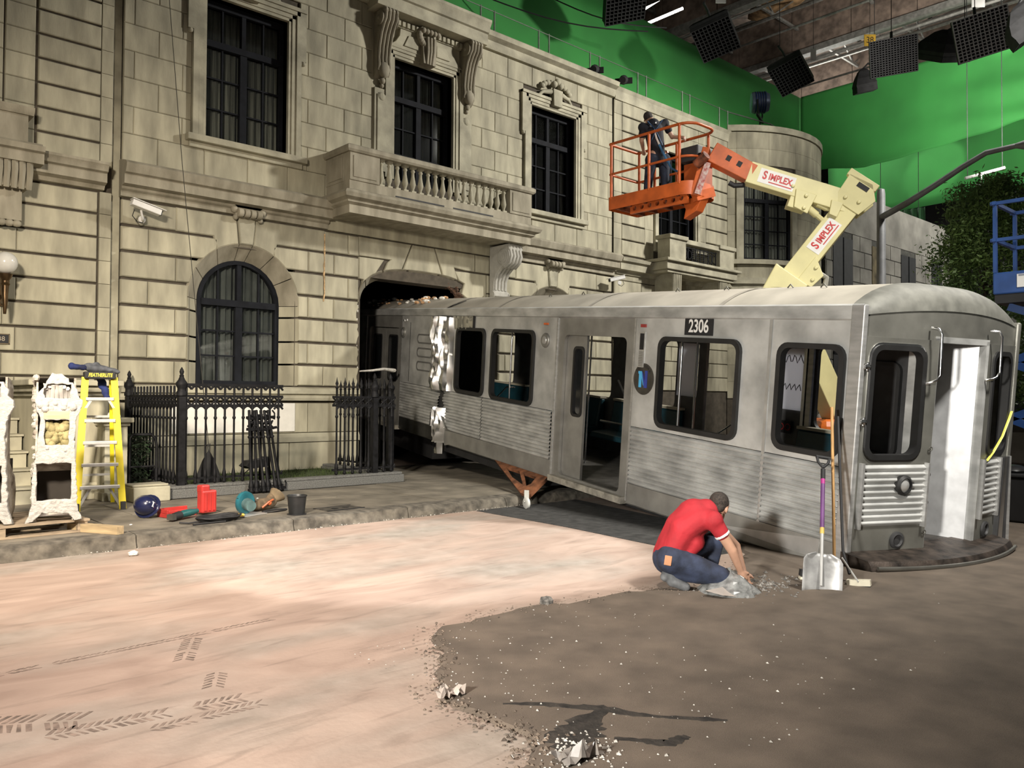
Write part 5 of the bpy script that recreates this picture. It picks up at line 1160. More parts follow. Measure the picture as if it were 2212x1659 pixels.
q = MB(); q.box(-.24, .08, -.05, .07, .05, .06); q.build('tray_insert', mat('pale_red_insert', (.5, .10, .08), .5), RC)
q = MB(); q.box(.13, .34, -.20, -.08, .02, .30).box(.13, .25, -.19, -.07, .27, .37); q.build('lid', REDP, RC, bevel=.02)
for k in range(3): q = MB(); q.box(.16+k*.06, .19+k*.06, -.21, -.20, .05, .27); q.build('lid_rib', REDP, RC)
SAW = thing('reciprocating_saw', 'teal and black reciprocating saw in front of the red case', 'saw', (3.72, 9.93, .15), radians(28))
q = MB(); q.tube([(.24, 0, .075), (.12, 0, .07), (.0, 0, .065), (-.06, 0, .06)], [.03, .045, .045, .04], 10); q.build('motor_body', mat('teal_plastic', (.012, .09, .09), .45, var=.2), SAW, smooth=60)
q = MB(); q.tube([(-.05, 0, .06), (-.16, 0, .05)], [.05, .045], 10); q.build('grip', BLACK, SAW, smooth=60)
q = MB(); q.box(-.22, -.16, -.045, .045, .02, .085); q.build('shoe', STEELD, SAW)
CBL = thing('cable_coil', 'coiled black cable with yellow plug near the kerb', 'cable', (4.0, 9.54, .15), radians(10))
for k in range(5):
    q = MB(); q.tube([((.22+.015*k+.01*sin(3*a))*cos(a), (.12+.012*k)*sin(a), .012+.011*k+.006*sin(5*a+k)) for a in [i*.2618 for i in range(24)]], .011, 6, closed=True); q.build('cable_loop', BLACK, CBL, smooth=60)
q = MB(); q.tube([(-.22, .0, .02), (-.38, .02, .015), (-.45, .10, .02)], .011, 6).tube([(-.40, -.1, .012), (-.2, -.12, .012), (-.02, -.16, .012)], .011, 6); q.build('cable_tail', BLACK, CBL, smooth=60)
q = MB(); q.tube([(.26, 0, .04), (.33, .0, .035)], .02, 7); q.build('plug', mat('yellow_plug', (.55, .36, .05), .5), CBL)
BAGM = mat('brown_canvas', (.12, .085, .05), .95, var=.4, scale=12)
CS = thing('circular_saw', 'teal circular saw resting on the sidewalk beside a canvas bag', 'saw', (4.46, 9.86, .15), radians(20))
q = MB(); q.lathe([(.02, -.03), (.135, -.03), (.145, 0), (.135, .03), (.02, .03)], 20, (0, 0, .15), Matrix.Rotation(pi/2, 4, 'X')); q.build('blade_guard', mat('teal_enamel', (.02, .12, .15), .3, var=.2), CS, smooth=40)
q = MB(); q.tube([(-.02, -.05, .14), (-.06, -.17, .12)], [.075, .065], 12); q.build('motor', mat('grey_teal', (.10, .17, .17), .5, var=.3), CS, smooth=50)
q = MB(); q.tube([(-.12, 0, .2), (-.02, 0, .27), (.1, 0, .24), (.16, 0, .14)], [.02, .022, .022, .02], 8); q.build('handle', BLACK, CS, smooth=60)
q = MB(); q.box(-.2, .18, -.2, .06, .004, .014); q.build('base_plate', ALU, CS)
TB = thing('tool_bag', 'open brown canvas tool bag behind the teal saw', 'bag', (4.82, 10.08, .15), radians(15))
lump(TB, 'bag_body', BAGM, [((0, 0, .08), .11, (1.5, .9, .75)), ((.12, 0, .12), .08, (1, 1, 1.2)), ((-.12, .02, .06), .09, (1.2, 1, .7))])
q = MB(); q.lathe([(.05, 0), (.09, .05), (.115, .10), (.11, .105), (.08, .05), (.04, .0)], 14, (.13, -.02, .13), Matrix.Rotation(radians(50), 4, 'Y'), cap=False); q.build('bag_mouth', mat('tan_canvas', (.20, .15, .09), .95, var=.3), TB, smooth=60)
q = MB(); q.ball((-.0, -.10, .10), .03).tube([(-.1, -.08, .05), (-.02, -.12, .12), (.06, -.1, .14)], .014, 6); q.build('orange_grip', mat('orange_grip', (.45, .10, .03), .5), TB)
q = MB(); q.tube([((.19)*cos(a), (.08)*sin(a)-.2, .012) for a in [i*.3 for i in range(21)]], .010, 6, closed=True); q.build('loose_cord', BLACK, TB)
q = MB(); q.box(-.25, -.13, .0, .14, .0, .13); q.build('side_pouch', BAGM, TB, bevel=.02)
BK = thing('bucket', 'small black plastic bucket standing near the kerb', 'bucket', (4.97, 9.42+.06, .15))
q = MB(); q.lathe([(.001, .004), (.092, 0), (.098, .02), (.118, .22), (.126, .225), (.126, .24), (.118, .24), (.112, .225), (.092, .02), (.001, .012)], 22, cap=False); q.build('pail', mat('black_plastic', (.02, .021, .022), .45, var=.25), BK, smooth=40)
q = MB(); q.lathe([(.09, 0), (.12, .0), (.12, .006), (.09, .008)], 22); q.build('foot_ring', BLACK, BK)
CV = thing('utility_cover', 'small cast iron cover set in the sidewalk right of the bucket', 'cover', (5.66, 9.62, .150), radians(4))
q = MB(); q.box(-.28, .28, -.16, .16, -.004, .006); q.build('frame_plate', mat('worn_iron', (.08, .072, .06), .7, .3, var=.4, scale=12), CV)
for x in (-.07, .1): q = MB(); q.lathe([(.045, .006), (.05, .009), (.001, .0095)], 12, (x, 0, 0)); q.build('lift_hole', BLACK, CV)
for y in (-.165, .165): q = MB(); q.box(-.29, .29, y-.01, y+.01, .0, .009); q.build('joint', BLACK, CV)
for k, (x, y) in enumerate(((3.75, 11.1), (5.3, 11.3), (3.1, 9.85))):
    q = MB(); q.ball((0, 0, 0), .014, 5, 4, (1.4, 1, .6)); o = q.build('debris_chip', PLAS); o.location = (x, y, .157); tag(o, 'small white plaster chip on the sidewalk '+('by the ladder foot', 'below the broken fence sections', 'beside the timber offcut')[k], 'chip', 'plaster chips')
# ------------------------------------------------------------------ wall fittings
def security_camera(label, loc, rz, s=1):
    K = thing('security_camera', label, 'camera', loc, rz, None); K.scale = (s, s, s)
    Mk = Matrix.Rotation(radians(14), 4, 'Y')
    q = MB(); q.box(-.26, .22, -.075, .075, -.06, .04, Mk); q.build('housing', WHITE, K, bevel=.012)
    q = MB(); q.box(-.27, .28, -.09, .09, .045, .055, Mk); q.build('sun_shield', WHITE, K)
    q = MB(); q.box(.22, .235, -.055, .055, -.05, .03, Mk); q.build('lens_window', BLACK, K)
    q = MB(); q.tube([(-.1, 0, -.06), (-.06, .05, -.18), (.0, .2, -.2), (.0, .26, -.16)], .02, 7); q.build('arm', WHITE, K, smooth=60)
    q = MB(); q.lathe([(.001, .0), (.06, 0), (.06, .03), (.001, .03)], 12, (.0, .285, -.16), Matrix.Rotation(pi/2, 4, 'X')); q.build('wall_plate', WHITE, K)
    q = MB(); q.tube([(-.2, .02, -.06), (-.22, .06, -.16), (-.12, .12, -.24), (.0, .22, -.22)], .008, 5); q.build('cable', BLACK, K); return K
security_camera('white security camera high on the wall left of the arched window', (4.68, W-.335, 4.80), 0)
security_camera('white security camera under the cornice right of the grey bracket', (16.72, W-.335, 4.86), pi-.5, .9)
GL = thing('wall_lamp', 'bronze torch wall lamp with white globe at left picture edge', 'lamp', (2.62, W-.02, 2.85))
q = MB(); q.tube([(0, -.4, 0), (0, -.42, .15), (0, -.4, .3), (0, -.4, .5)], [.02, .035, .045, .06], 9); q.lathe([(.05, .42), (.07, .45), (.045, .49), (.085, .55), (.10, .60), (.03, .62)], 12, (0, -.4, 0)); q.tube([(0, -.4, .25), (0, -.2, .2), (0, -.02, .3)], .03, 8); q.build('torch_stem', mat('brown_bronze', (.10, .062, .03), .35, .8, var=.3), GL, smooth=50)
q = MB(); q.box(-.08, .08, -.02, .0, .15, .6); q.build('back_plate', mat('brown_bronze', (.1, .06, .03), .35, .8), GL)
q = MB(); q.ball((0, -.4, .77), .165, 18, 12); q.build('globe', mat('milky_globe', (.55, .54, .50), .15, var=.05), GL, smooth=60)
PQ = thing('number_plaque', 'black house number plaque on the left facade', 'plaque', (2.62, W-.015, 2.5))
q = MB(); q.box(-.22, .14, -.012, .012, -.075, .075); q.build('plate', BLACK, PQ)
q = MB(); q.box(-.225, .145, -.016, -.010, .068, .080).box(-.225, .145, -.016, -.01, -.08, -.068).box(.133, .145, -.016, -.01, -.08, .08); q.build('border', mat('brass_edge', (.22, .17, .10), .4, .6), PQ)
text('number_text', '38', .10, mat('brass_text', (.38, .32, .24), .5), PQ, Matrix(((1, 0, 0, .035), (0, 0, -1, -.014), (0, 1, 0, 0), (0, 0, 0, 1))), .001)
DM = thing('dome_camera', 'small white dome camera on the newel cap', 'camera', (3.68, 12.50, .15+1.172))
q = MB(); q.lathe([(.09, 0), (.09, .02), (.075, .06), (.03, .10), (.001, .105)], 14); q.build('dome', WHITE, DM, smooth=50)
q = MB(); q.ball((.0, -.075, .045), .032, 10, 6, (1.2, .5, .7)); q.build('lens', BLACK, DM)
# ------------------------------------------------------------------ helper: a point at image position, given its distance from the camera
def at(px, py, D): return Vector((0, 0, 1.6))+(fw*F_PX+rt*(px-1106)+up*(829.5-py))*(D/F_PX)
ORG = mat('lift_orange', (.52, .105, .02), .45, var=.14, scale=5); CRM = mat('lift_cream', (.62, .57, .29), .45, var=.06, scale=3)
ORD = mat('worn_dark_orange', (.22, .06, .025), .7, var=.5, scale=9)
BL = thing('boom_lift', 'cream and orange boom lift reaching over the crashed car', 'boom lift', (13.6, 6.7, 0))
def W2(p): return Vector(p)-Vector((13.6, 6.7, 0))
BX, BXR, BYN, BYF, BZ = 11.40, 12.25, 8.10, 9.93, 5.10
# basket: tray, floor, posts, rails
def tray_outline(o):
    out = []
    for cx, cy, a0, r in ((BXR+o, BYF+o, 0, .03), (BX-o, BYF+o, 90, .03), (BX-o, BYN-o, 180, .26), (BXR+o, BYN-o, 270, .26)):
        sx, sy = (-1 if cx > 11.8 else 1), (-1 if cy > 9 else 1)
        for k in range(6): a = radians(a0+18*k); out.append((cx+sx*r+r*cos(a), cy+sy*r+r*sin(a)))
    return out
q = MB(); a = tray_outline(0); b = tray_outline(-.03); n = len(a); vs = [W2((x, y, BZ)) for x, y in a]+[W2((x, y, BZ+.235)) for x, y in a]+[W2((x, y, BZ+.235)) for x, y in b]+[W2((x, y, BZ+.02)) for x, y in b]
q.add(vs, [(k*n+i, k*n+(i+1) % n, (k+1)*n+(i+1) % n, (k+1)*n+i) for k in range(3) for i in range(n)]); q.build('toe_board', ORG, BL, smooth=40)
MB().prism([tuple(W2((x, y, 0)))[:2] for x, y in b], BZ+.06, BZ+.09, 'z').build('basket_floor', ORD, BL)
for y in (8.4, 8.75, 9.1, 9.45, 9.75): q = MB(); q.bar(W2((BX+.02, y, BZ+.03)), W2((BXR-.02, y, BZ+.03)), .05, .07); q.build('floor_joist', ORD, BL)
Mq = frame(W2((BX+.10, 8.85, BZ-.04)), (0, 1, 0), (0, 0, 1)); hs = [[(-.5+.17*k+.045*cos(t*.9), .045*sin(t*.9)) for t in range(7)] for k in range(7)]
plate('perforated_beam', [(-.62, -.09), (.62, -.09), (.62, .09), (-.62, .09)], hs, .05, ORG, BL, Mq)
RZ = BZ+1.22; RM = BZ+.66
def rail_loop(z, r, nm, m=ORG): q = MB(); q.tube([W2((x, y, z)) for x, y in tray_outline(-.02)], r, 8, closed=True); return q.build(nm, m, BL, smooth=60)
rail_loop(RZ, .026, 'top_rail'); rail_loop(RM, .022, 'mid_rail')
for x, y in ((BX+.02, BYF-.06), (BX+.02, 9.0), (BX+.02, BYN+.25), (BXR-.02, BYF-.06), (BXR-.02, 9.0), (BXR-.05, BYN+.2)):
    q = MB(); q.tube([W2((x, y, BZ+.2)), W2((x, y, RZ))], .026, 8); q.build('post', ORG, BL, smooth=60)
q = MB(); q.tube([W2(p) for p in [(BXR-.02, 9.5, BZ+.2), (BXR-.02, 9.5, RZ-.25), (BXR-.02, 9.45, RZ-.15), (BXR-.02, 9.2, RZ-.12)]], .024, 7); q.build('gate_frame', ORG, BL, smooth=60)
q = MB(); q.box(-.30, .30, -.18, .18, -.10, .16, Matrix.Translation(W2((11.95, BYN+.22, BZ+.72)))); q.build('control_console', mat('dark_grey_box', (.03, .03, .032), .6), BL, bevel=.02)
MB().box(-.22, .22, -.14, .14, 0, .50, Matrix.Translation(W2((11.95, BYN+.24, BZ+.1)))).build('console_stand', ORG, BL)
# jib and booms
pv = at(1512, 335, 13.95); jb = at(1540, 333, 13.9); je = at(1622, 377, 13.8); el_ = at(1836, 442, 13.6); lo = at(1688, 628, 13.9)
def beam(a, b, h, d, nm, m, off=0, taper=1.0, ext=0):
    a, b = W2(a), W2(b); x = (b-a).normalized(); z = Vector((x.y, -x.x, 0)).normalized()
    if z.dot(Vector((0, 0, 0))-W2((0, 0, 0))*-1) < 0: pass
    tc = (Vector((0, 0, 1.6))-Vector((13.6, 6.7, 0)))-a
    if z.dot(tc) < 0: z = -z
    y = z.cross(x); L = (b-a).length
    M = Matrix((x, y, z)).transposed().to_4x4(); M.translation = a+y*off
    if nm: 
        q = MB(); q.prism([(-ext, -h/2), (L+ext, -h/2*taper), (L+ext, h/2*taper), (-ext, h/2)], -d/2, d/2, 'z', M); q.build(nm, m, BL, bevel=.012)
    return M, L
beam(at(1527, 322, 13.9), at(1500, 425, 13.95), .12, .26, 'basket_link', ORG)
M_, L_ = beam(at(1532, 345, 13.88), at(1505, 424, 13.9), .10, .32, None, ORG)
q = MB(); q.box(.1, L_, -.05, .05, .165, .175, M_); q.build('warning_label', mat('faded_label', (.5, .42, .38), .6, col2=(.30, .05, .04), scale=18), BL)
q = MB(); q.bar(W2((12.0, BYN-.02, BZ+.1)), W2(at(1500, 425, 13.95)), .12, .16); q.build('basket_bracket', ORG, BL)
q = MB(); q.prism([(BYN+.42, BZ-.0), (BYN-.02, BZ+.0), (BYN+.12, BZ-.24), (BYN+.38, BZ-.34), (BYN+.34, BZ-.18)], 11.72, 11.92, 'x', Matrix.Translation(W2((0, 0, 0)))); q.build('pivot_bracket', ORG, BL, bevel=.01)
M_, L_ = beam(jb, je, .34, .26, 'jib_arm', ORG, taper=.9, ext=.03)
for xx in (.32, .60): q = MB(); q.box(xx*L_, xx*L_+.08, -.02, .07, .125, .135, M_); q.build('jib_slot', BLACK, BL)
q = MB(); q.lathe([(.001, -.12), (.08, -.12), (.08, .12), (.001, .12)], 14, (0, 0, 0), Matrix.Translation(W2(at(1515, 345, 13.7)))@Matrix.Rotation(radians(60), 4, 'X')); q.build('rotator', ORD, BL, smooth=40)
M_, L_ = beam(je, el_, .36, .26, 'upper_boom', CRM, ext=.06)
RED = mat('simplex_red', (.50, .03, .03), .5)
def sign(M, L, c, flip=False, dz=0):
    M = M@Matrix.Translation((0, 0, dz))
    q = MB(); q.box(c-.30, c+.30, -.12, .12, .131, .134, M); lp_ = q.build('logo_plate', WHITE, BL)
    R_ = Matrix.Rotation(pi, 4, 'Z') if flip else Matrix.Identity(4)
    Mt_ = M@Matrix.Translation((c, .0, .136))@R_
    sub(text('logo_text', 'S', .19, RED, BL, Mt_@Matrix.Translation((-.205, .012, 0)), .001, sx=.8, bold=.006), lp_); sub(text('logo_text', 'IMPLEX', .15, RED, BL, Mt_@Matrix.Translation((.055, .012, 0)), .001, sx=.80, bold=.005), lp_)
    q = MB(); q.box(-.12, .27, -.085, -.068, -.001, .001, Mt_); sub(q.build('logo_underline', RED, BL), lp_)
sign(M_, L_, .42)
for x0, sc in ((.92, .32), (1.45, .18)):
    q = MB(); q.prism([(x0-sc*.5, -.05), (x0+sc*.6, -.05), (x0+sc*.45, -.20-sc*.6), (x0-sc*.3, -.22-sc*.4)], .12, .16, 'z', M_); q.build('boom_plate', CRM, BL, bevel=.01)
q = MB(); q.box(.72, 1.02, -.36, -.17, -.12, .12, M_); q.build('boom_bracket', CRM, BL, bevel=.01)
q = MB(); q.tube([M_@Vector((-.04, -.2, .0)), M_@Vector((-.2, -.26, 0)), M_@Vector((-.3, -.24, 0))], .045, 7); q.build('boom_hose', BLACK, BL)
M2, L2_ = beam(el_+(el_-lo).normalized()*.12, lo, .38, .30, 'lower_boom', CRM, ext=.05)
sign(M2, L2_, L2_*.42, True, .021)
q = MB(); q.prism([(L2_*.62, -.1), (L2_*.86, -.1), (L2_*.84, -.38), (L2_*.70, -.40)] if False else [(L2_*.60, .1), (L2_*.86, .1), (L2_*.84, .36), (L2_*.70, .40)], .13, .17, 'z', M2); q.build('boom_plate', CRM, BL, bevel=.01)
q = MB(); q.prism([(-.25, -.30), (.22, -.26), (.22, .22), (-.10, .30), (-.30, .1)], -.17, -.14, 'z', M2); q.prism([(-.25, -.30), (.22, -.26), (.22, .22), (-.10, .30), (-.30, .1)], .14, .17, 'z', M2); q.build('elbow_plates', CRM, BL, bevel=.008)
def rod(a, b, r0, r1, nm, m): q = MB(); a, b = W2(a), W2(b); c = a.lerp(b, .6); q.tube([a, c], r0, 10); q.tube([c, b], r1, 8); q.build(nm, m, BL, smooth=40)
rod(at(1725, 432, 13.62), at(1790, 487, 13.62), .06, .045, 'lift_cylinder', CRM); rod(at(1765, 440, 13.6), at(1800, 458, 13.6), .05, .04, 'lift_cylinder', CRM)
rod(at(1728, 640, 13.8), at(1758, 585, 13.75), .05, .03, 'lift_cylinder', CRM)
q = MB(); q.ball(W2(at(1793, 462, 13.65)), .10, 8, 6).ball(W2(at(1786, 475, 13.65)), .07, 8, 6); q.build('hose_joint', BLACK, BL)
q = MB(); q.tube([W2(at(x, y, 13.9)) for x, y in ((1768, 590), (1785, 600), (1782, 620), (1772, 640), (1778, 660))], .05, 8); q.build('hose_bundle', mat('pale_hose', (.30, .29, .24), .6), BL, smooth=60)
for M_p, x, y, z in ((M_, .70, -.02, .14), (M_, .95, -.12, .17), (M_, .98, -.32, .17), (M_, 1.75, .05, .14), (M2, .05, .1, .18), (M2, .1, -.12, .18), (M2, L2_*.68, .22, .18), (M2, L2_*.78, .30, .18), (M2, L2_*.9, 0, .16)):
    q = MB(); q.lathe([(.001, 0), (.032, 0), (.026, .02), (.001, .024)], 10, (0, 0, 0), M_p@Matrix.Translation((x, y, z))); q.build('pin', CRM, BL, smooth=40)
q = MB(); q.box(-.34, -.22, -.34, .20, .0, .17, M2); q.build('elbow_end_plate', CRM, BL, bevel=.012)
q = MB(); q.box(-.22, -.14, -.1, .1, .15, .176, M2); q.build('elbow_gap', BLACK, BL)
q = MB(); q.prism([(-.3, -.34), (.42, -.22), (.42, .25), (-.3, .30)], -.2, .2, 'z', M2@Matrix.Translation((L2_, 0, 0))); q.build('riser_knuckle', CRM, BL, bevel=.02)
q = MB(); q.lathe([(.001, 0), (.07, 0), (.07, .02), (.001, .02)], 14, (0, 0, 0), M2@Matrix.Translation((L2_+.22, .02, .2))); q.build('knuckle_hole', BLACK, BL)
# turret, riser and chassis standing behind the car
M3, L3 = beam(lo, at(1812, 905, 14.4), .42, .32, 'riser', CRM, ext=.05)
tb = at(1828, 930, 14.6); tb.z = 0; T0 = W2(tb)
q = MB(); q.box(-.75, .75, -.55, .55, .55, 1.30, Matrix.Translation(T0)@Matrix.Rotation(.6, 4, 'Z')); q.build('engine_hood', mat('bright_lift_orange', (.62, .14, .02), .4, var=.06), BL, bevel=.12)
q = MB(); q.box(-1.1, 1.1, -.75, .75, .3, .55, Matrix.Translation(T0)@Matrix.Rotation(.6, 4, 'Z')); q.build('chassis', CRM, BL, bevel=.03)
for sx in (-1, 1):
    for sy in (-1, 1): q = MB(); q.lathe([(.05, -.13), (.3, -.13), (.36, -.08), (.36, .08), (.3, .13), (.05, .13)], 18, T0+Matrix.Rotation(.6, 3, 'Z')@Vector((sx*.8, sy*.78, .36)), Matrix.Rotation(.6, 4, 'Z')@Matrix.Rotation(pi/2, 4, 'X')); q.build('wheel', RUBBER, BL, smooth=40)
# ------------------------------------------------------------------ people
SKIN = mat('skin', (.42, .24, .16), .55, var=.08, scale=8); HAIR = mat('short_dark_hair', (.035, .026, .02), .8, var=.4, scale=60, bump=.4, bscale=120)
def limb(q, pts, rad, n=12):
    P = [Vector(p) for p in pts]; q.tube(P, list(rad), n)
    for p, r in zip(P, rad): q.ball(p, r, n, 8)
def hand(q, wrist, d, pn, s=1.0, curl=.5, flip=1):
    """palm with four fingers and a thumb; d = pointing direction, pn = palm normal"""
    d = Vector(d).normalized(); pn = Vector(pn); pn = (pn-d*pn.dot(d)).normalized(); sd = d.cross(pn)*flip; w = Vector(wrist)
    limb(q, [w, w+d*.04*s, w+d*.085*s], (.027*s, .034*s, .034*s)); 
    for k in (-1, 1): limb(q, [w+d*.03*s+sd*.015*k*s, w+d*.085*s+sd*.024*k*s], (.022*s, .017*s))
    for k, L in enumerate((.068, .078, .074, .058)):
        o = w+d*.085*s+sd*(.030-.020*k)*s; a = o+(d*cos(curl*.6)+pn*sin(curl*.6))*L*.5*s; b = a+(d*cos(curl*1.7)+pn*sin(curl*1.7))*L*.35*s; c = b+(d*cos(curl*2.6)+pn*sin(curl*2.6))*L*.25*s
        limb(q, [o, a, b, c], (.0105*s, .0098*s, .009*s, .008*s), 8)
    o = w+d*.03*s+sd*.028*s; a = o+(d*.6+sd*.7+pn*.3).normalized()*.04*s; b = a+(d*.85+pn*.5).normalized()*.032*s; limb(q, [o, a, b], (.014*s, .012*s, .010*s), 8)
def head(q, c, f, u, s=1.0):
    """skull, jaw, nose, brow, ears; f faces, u crown"""
    c = Vector(c); f = Vector(f).normalized(); u = Vector(u); u = (u-f*u.dot(f)).normalized(); r = f.cross(u)
    M = Matrix((r, f, u)).transposed().to_4x4()
    def E(o, rad, sc): q.ball(c+r*o[0]*s+f*o[1]*s+u*o[2]*s, rad*s, 14, 10, sc, M=M)
    E((0, -.01, .035), .088, (.88, 1.08, 1.0)); E((0, .025, -.045), .068, (.86, .95, 1.05)); E((0, .055, -.085), .035, (.95, .8, .8))
    E((0, .092, -.02), .016, (.8, 1, 1.5)); E((0, .078, .02), .03, (1.6, .5, .5)); E((0, .082, -.06), .018, (1.4, .6, .5))
    for k in (-1, 1): E((.078*k, -.012, -.01), .027, (.35, .7, 1.15)); E((.032*k, .072, .0), .014, (1.2, .6, .7))
    return M
# ---- crouching man in red shirt
PM = thing('person', 'person in red shirt and blue jeans kneeling beside the car', 'person', (5.85, 4.2, .022))
def m3(px, py, D): return at(px, py, D)-Vector((5.85, 4.2, .022))
DN, DF = 6.86, 7.16; DC = 7.0
hipN, hipF = m3(1452, 1208, DN+.03), m3(1458, 1200, DF); kneeN = m3(1556, 1244, DN-.02); ankN = m3(1462, 1240, DN+.02)
kneeF, ankF = m3(1545, 1168, DF+.08), m3(1530, 1245, DF+.06)
waist, chest, neckb = m3(1458, 1178, DC), m3(1500, 1118, DC), m3(1537, 1104, DC+.02)
shN, shF = m3(1541, 1124, DN-.02), m3(1530, 1118, DF+.06)
elN, wrN = m3(1582, 1190, DN-.02), m3(1599, 1232, DN+.02); elF, wrF = m3(1590, 1180, DF+.05), m3(1605, 1232, DF-.05)
hd = m3(1553, 1098, DC+.03)
fdir = (m3(1600, 1120, DC+.5)-m3(1553, 1098, DC+.03)); fdir.z -= .25
q = MB(); HM = head(q, hd, fdir, Vector((.2, -.05, 1)), 1.0)
limb(q, [neckb, hd-Vector((0, 0, .02))], (.06, .055)); limb(q, [waist, chest, neckb], (.13, .15, .08)); limb(q, [hipN, waist], (.11, .12)); limb(q, [hipF, waist], (.11, .12))
limb(q, [shN, elN, wrN], (.052, .042, .029)); limb(q, [shF, elF, wrF], (.052, .042, .029)); limb(q, [chest, shN], (.09, .055)); limb(q, [chest, shF], (.09, .055))
limb(q, [hipN, kneeN, ankN], (.09, .06, .045)); limb(q, [hipF, kneeF, ankF], (.09, .06, .045))
hand(q, wrN, (wrN-elN)+Vector((0, 0, -.02)), Vector((.3, .3, 0)), 1.0, .75, 1); hand(q, wrF, (wrF-elF), Vector((-.2, -.4, 0)), 1.0, .6, -1)
blob('body', q, .0085, SKIN, PM, 4)
REDS = mat('red_polo', (.36, .014, .022), .8, var=.14, scale=6, bump=.15, bscale=30)
q = MB(); low = m3(1447, 1200, DC)
limb(q, [low, waist, m3(1477, 1142, DC), chest, m3(1525, 1106, DC)], (.150, .158, .165, .165, .115)); limb(q, [m3(1450, 1196, DN+.06), m3(1475, 1145, DN+.05), m3(1510, 1122, DN+.05)], (.10, .12, .11)); limb(q, [m3(1450, 1196, DF-.03), m3(1475, 1145, DF-.03), m3(1510, 1120, DF-.03)], (.10, .12, .11))
sl = shN.lerp(elN, .42); slf = shF.lerp(elF, .42)
limb(q, [chest, shN, sl], (.12, .085, .066)); limb(q, [chest, shF, slf], (.12, .085, .066)); limb(q, [m3(1480, 1200, DN+.05), m3(1500, 1170, DN+.06)], (.06, .09))
shr = blob('shirt', q, .013, REDS, PM, 5)
q = MB(); q.tube([shN.lerp(elN, .43), shN.lerp(elN, .51)], .068, 14); sub(blob('sleeve_band', q, .008, WHITE, PM, 1), shr)
q = MB(); q.tube([neckb+Vector((0, 0, .02)), neckb+(hd-neckb)*.35], [.078, .068], 14); sub(blob('collar', q, .01, REDS, PM, 2), shr)
JEAN = mat('dark_jeans', (.020, .028, .055), .85, var=.35, scale=10, bump=.15, bscale=60)
q = MB(); limb(q, [hipN, hipF], (.135, .135)); limb(q, [m3(1444, 1206, DC-.02), waist], (.14, .12)); limb(q, [hipN, hipN.lerp(kneeN, .5), kneeN], (.125, .105, .082)); limb(q, [kneeN, kneeN.lerp(ankN, .5), ankN], (.08, .075, .06))
limb(q, [hipF, hipF.lerp(kneeF, .5), kneeF], (.12, .10, .08)); limb(q, [kneeF, ankF], (.08, .06)); jns = blob('jeans', q, .013, JEAN, PM, 5)
q = MB(); q.tube([m3(1432, 1187, DC-.12), m3(1448, 1191, DC-.165), m3(1466, 1197, DC-.16)], .012, 6, flat=.4); q.build('boxer_band', mat('blue_band', (.03, .05, .25), .8), PM)
pa = m3(1443, 1211, DN-.10); q = MB(); q.box(-.03, .03, -.04, .04, -.005, .005, frame(pa, (.74, -.67, -.18), (.1, .1, 1))); sub(q.build('leather_patch', mat('tan_leather', (.42, .20, .10), .7), PM, bevel=.004), jns)
SHOE = mat('dusty_grey_shoe', (.13, .135, .14), .85, var=.3, scale=12)
q = MB(); h0 = m3(1444, 1235, DN+.02); limb(q, [ankN, h0, m3(1452, 1255, DN), m3(1482, 1268, DN-.02)], (.05, .05, .05, .038)); limb(q, [h0, m3(1436, 1246, DN)], (.048, .04)); blob('shoe', q, .01, SHOE, PM, 3)
q = MB(); limb(q, [ankF, ankF+Vector((0, 0, -.035)), m3(1560, 1250, DF+.08)], (.05, .045, .035)); blob('shoe', q, .01, SHOE, PM, 3)
q = MB(); fd = fdir.normalized(); uu = Vector((.2, -.05, 1)).normalized()
q.ball(hd-fd*.018+uu*.048, .093, 14, 10, (.90, 1.06, .92), M=HM); q.ball(hd-fd*.05+uu*.0, .075, 12, 8, (1.0, .7, .9), M=HM); blob('hair', q, .01, HAIR, PM, 3)
# ---- worker in the basket
PW = thing('person', 'person in navy shirt and safety harness working in the orange basket', 'person', (11.8, 8.75, BZ+.092))
O_ = Vector((11.8, 8.75, BZ+.092))
def w3(px, py, D): return at(px, py, D)-O_
D0 = 14.72
hpL, hpR = w3(1408, 345, D0-.05), w3(1434, 345, D0+.05); wst = w3(1418, 322, D0); ch = w3(1412, 283, D0); nk = w3(1408, 264, D0)
sL, sR = w3(1388, 275, D0-.05), w3(1436, 267, D0+.05); eR, wR = w3(1452, 296, D0+.05), w3(1468, 297, D0-.05); eL, wL = w3(1386, 304, D0+.05), w3(1390, 325, D0+.25)
hW = w3(1401, 259, D0+.10); zf = 0.0
def ft(p): v = p.copy(); v.z = .07; return v
kL, kR = w3(1402, 380, D0-.03), w3(1436, 380, D0+.02); fL, fR = ft(w3(1398, 408, D0)), ft(w3(1438, 408, D0+.05))
q = MB(); wf = Vector((.62, .1, -.35)); HM2 = head(q, hW, wf, Vector((0, 0, 1)), 1.0)
limb(q, [nk, hW], (.06, .055)); limb(q, [wst, ch, nk], (.12, .14, .07)); limb(q, [ch, sL], (.09, .05)); limb(q, [ch, sR], (.09, .05)); limb(q, [sR, eR, wR], (.05, .042, .03)); limb(q, [sL, eL, wL], (.05, .042, .03)); limb(q, [wst, hpL, kL, fL], (.11, .10, .06, .045)); limb(q, [wst, hpR, kR, fR], (.11, .10, .06, .045))
hand(q, wR, (wR-eR), Vector((0, .2, -1)), 1.0, .8); hand(q, wL, (wL-eL), Vector((.3, .2, 0)), 1.0, .6, -1); blob('body', q, .0095, SKIN, PW, 4)
NAVY = mat('navy_tshirt', (.010, .011, .018), .85, var=.3, scale=8)
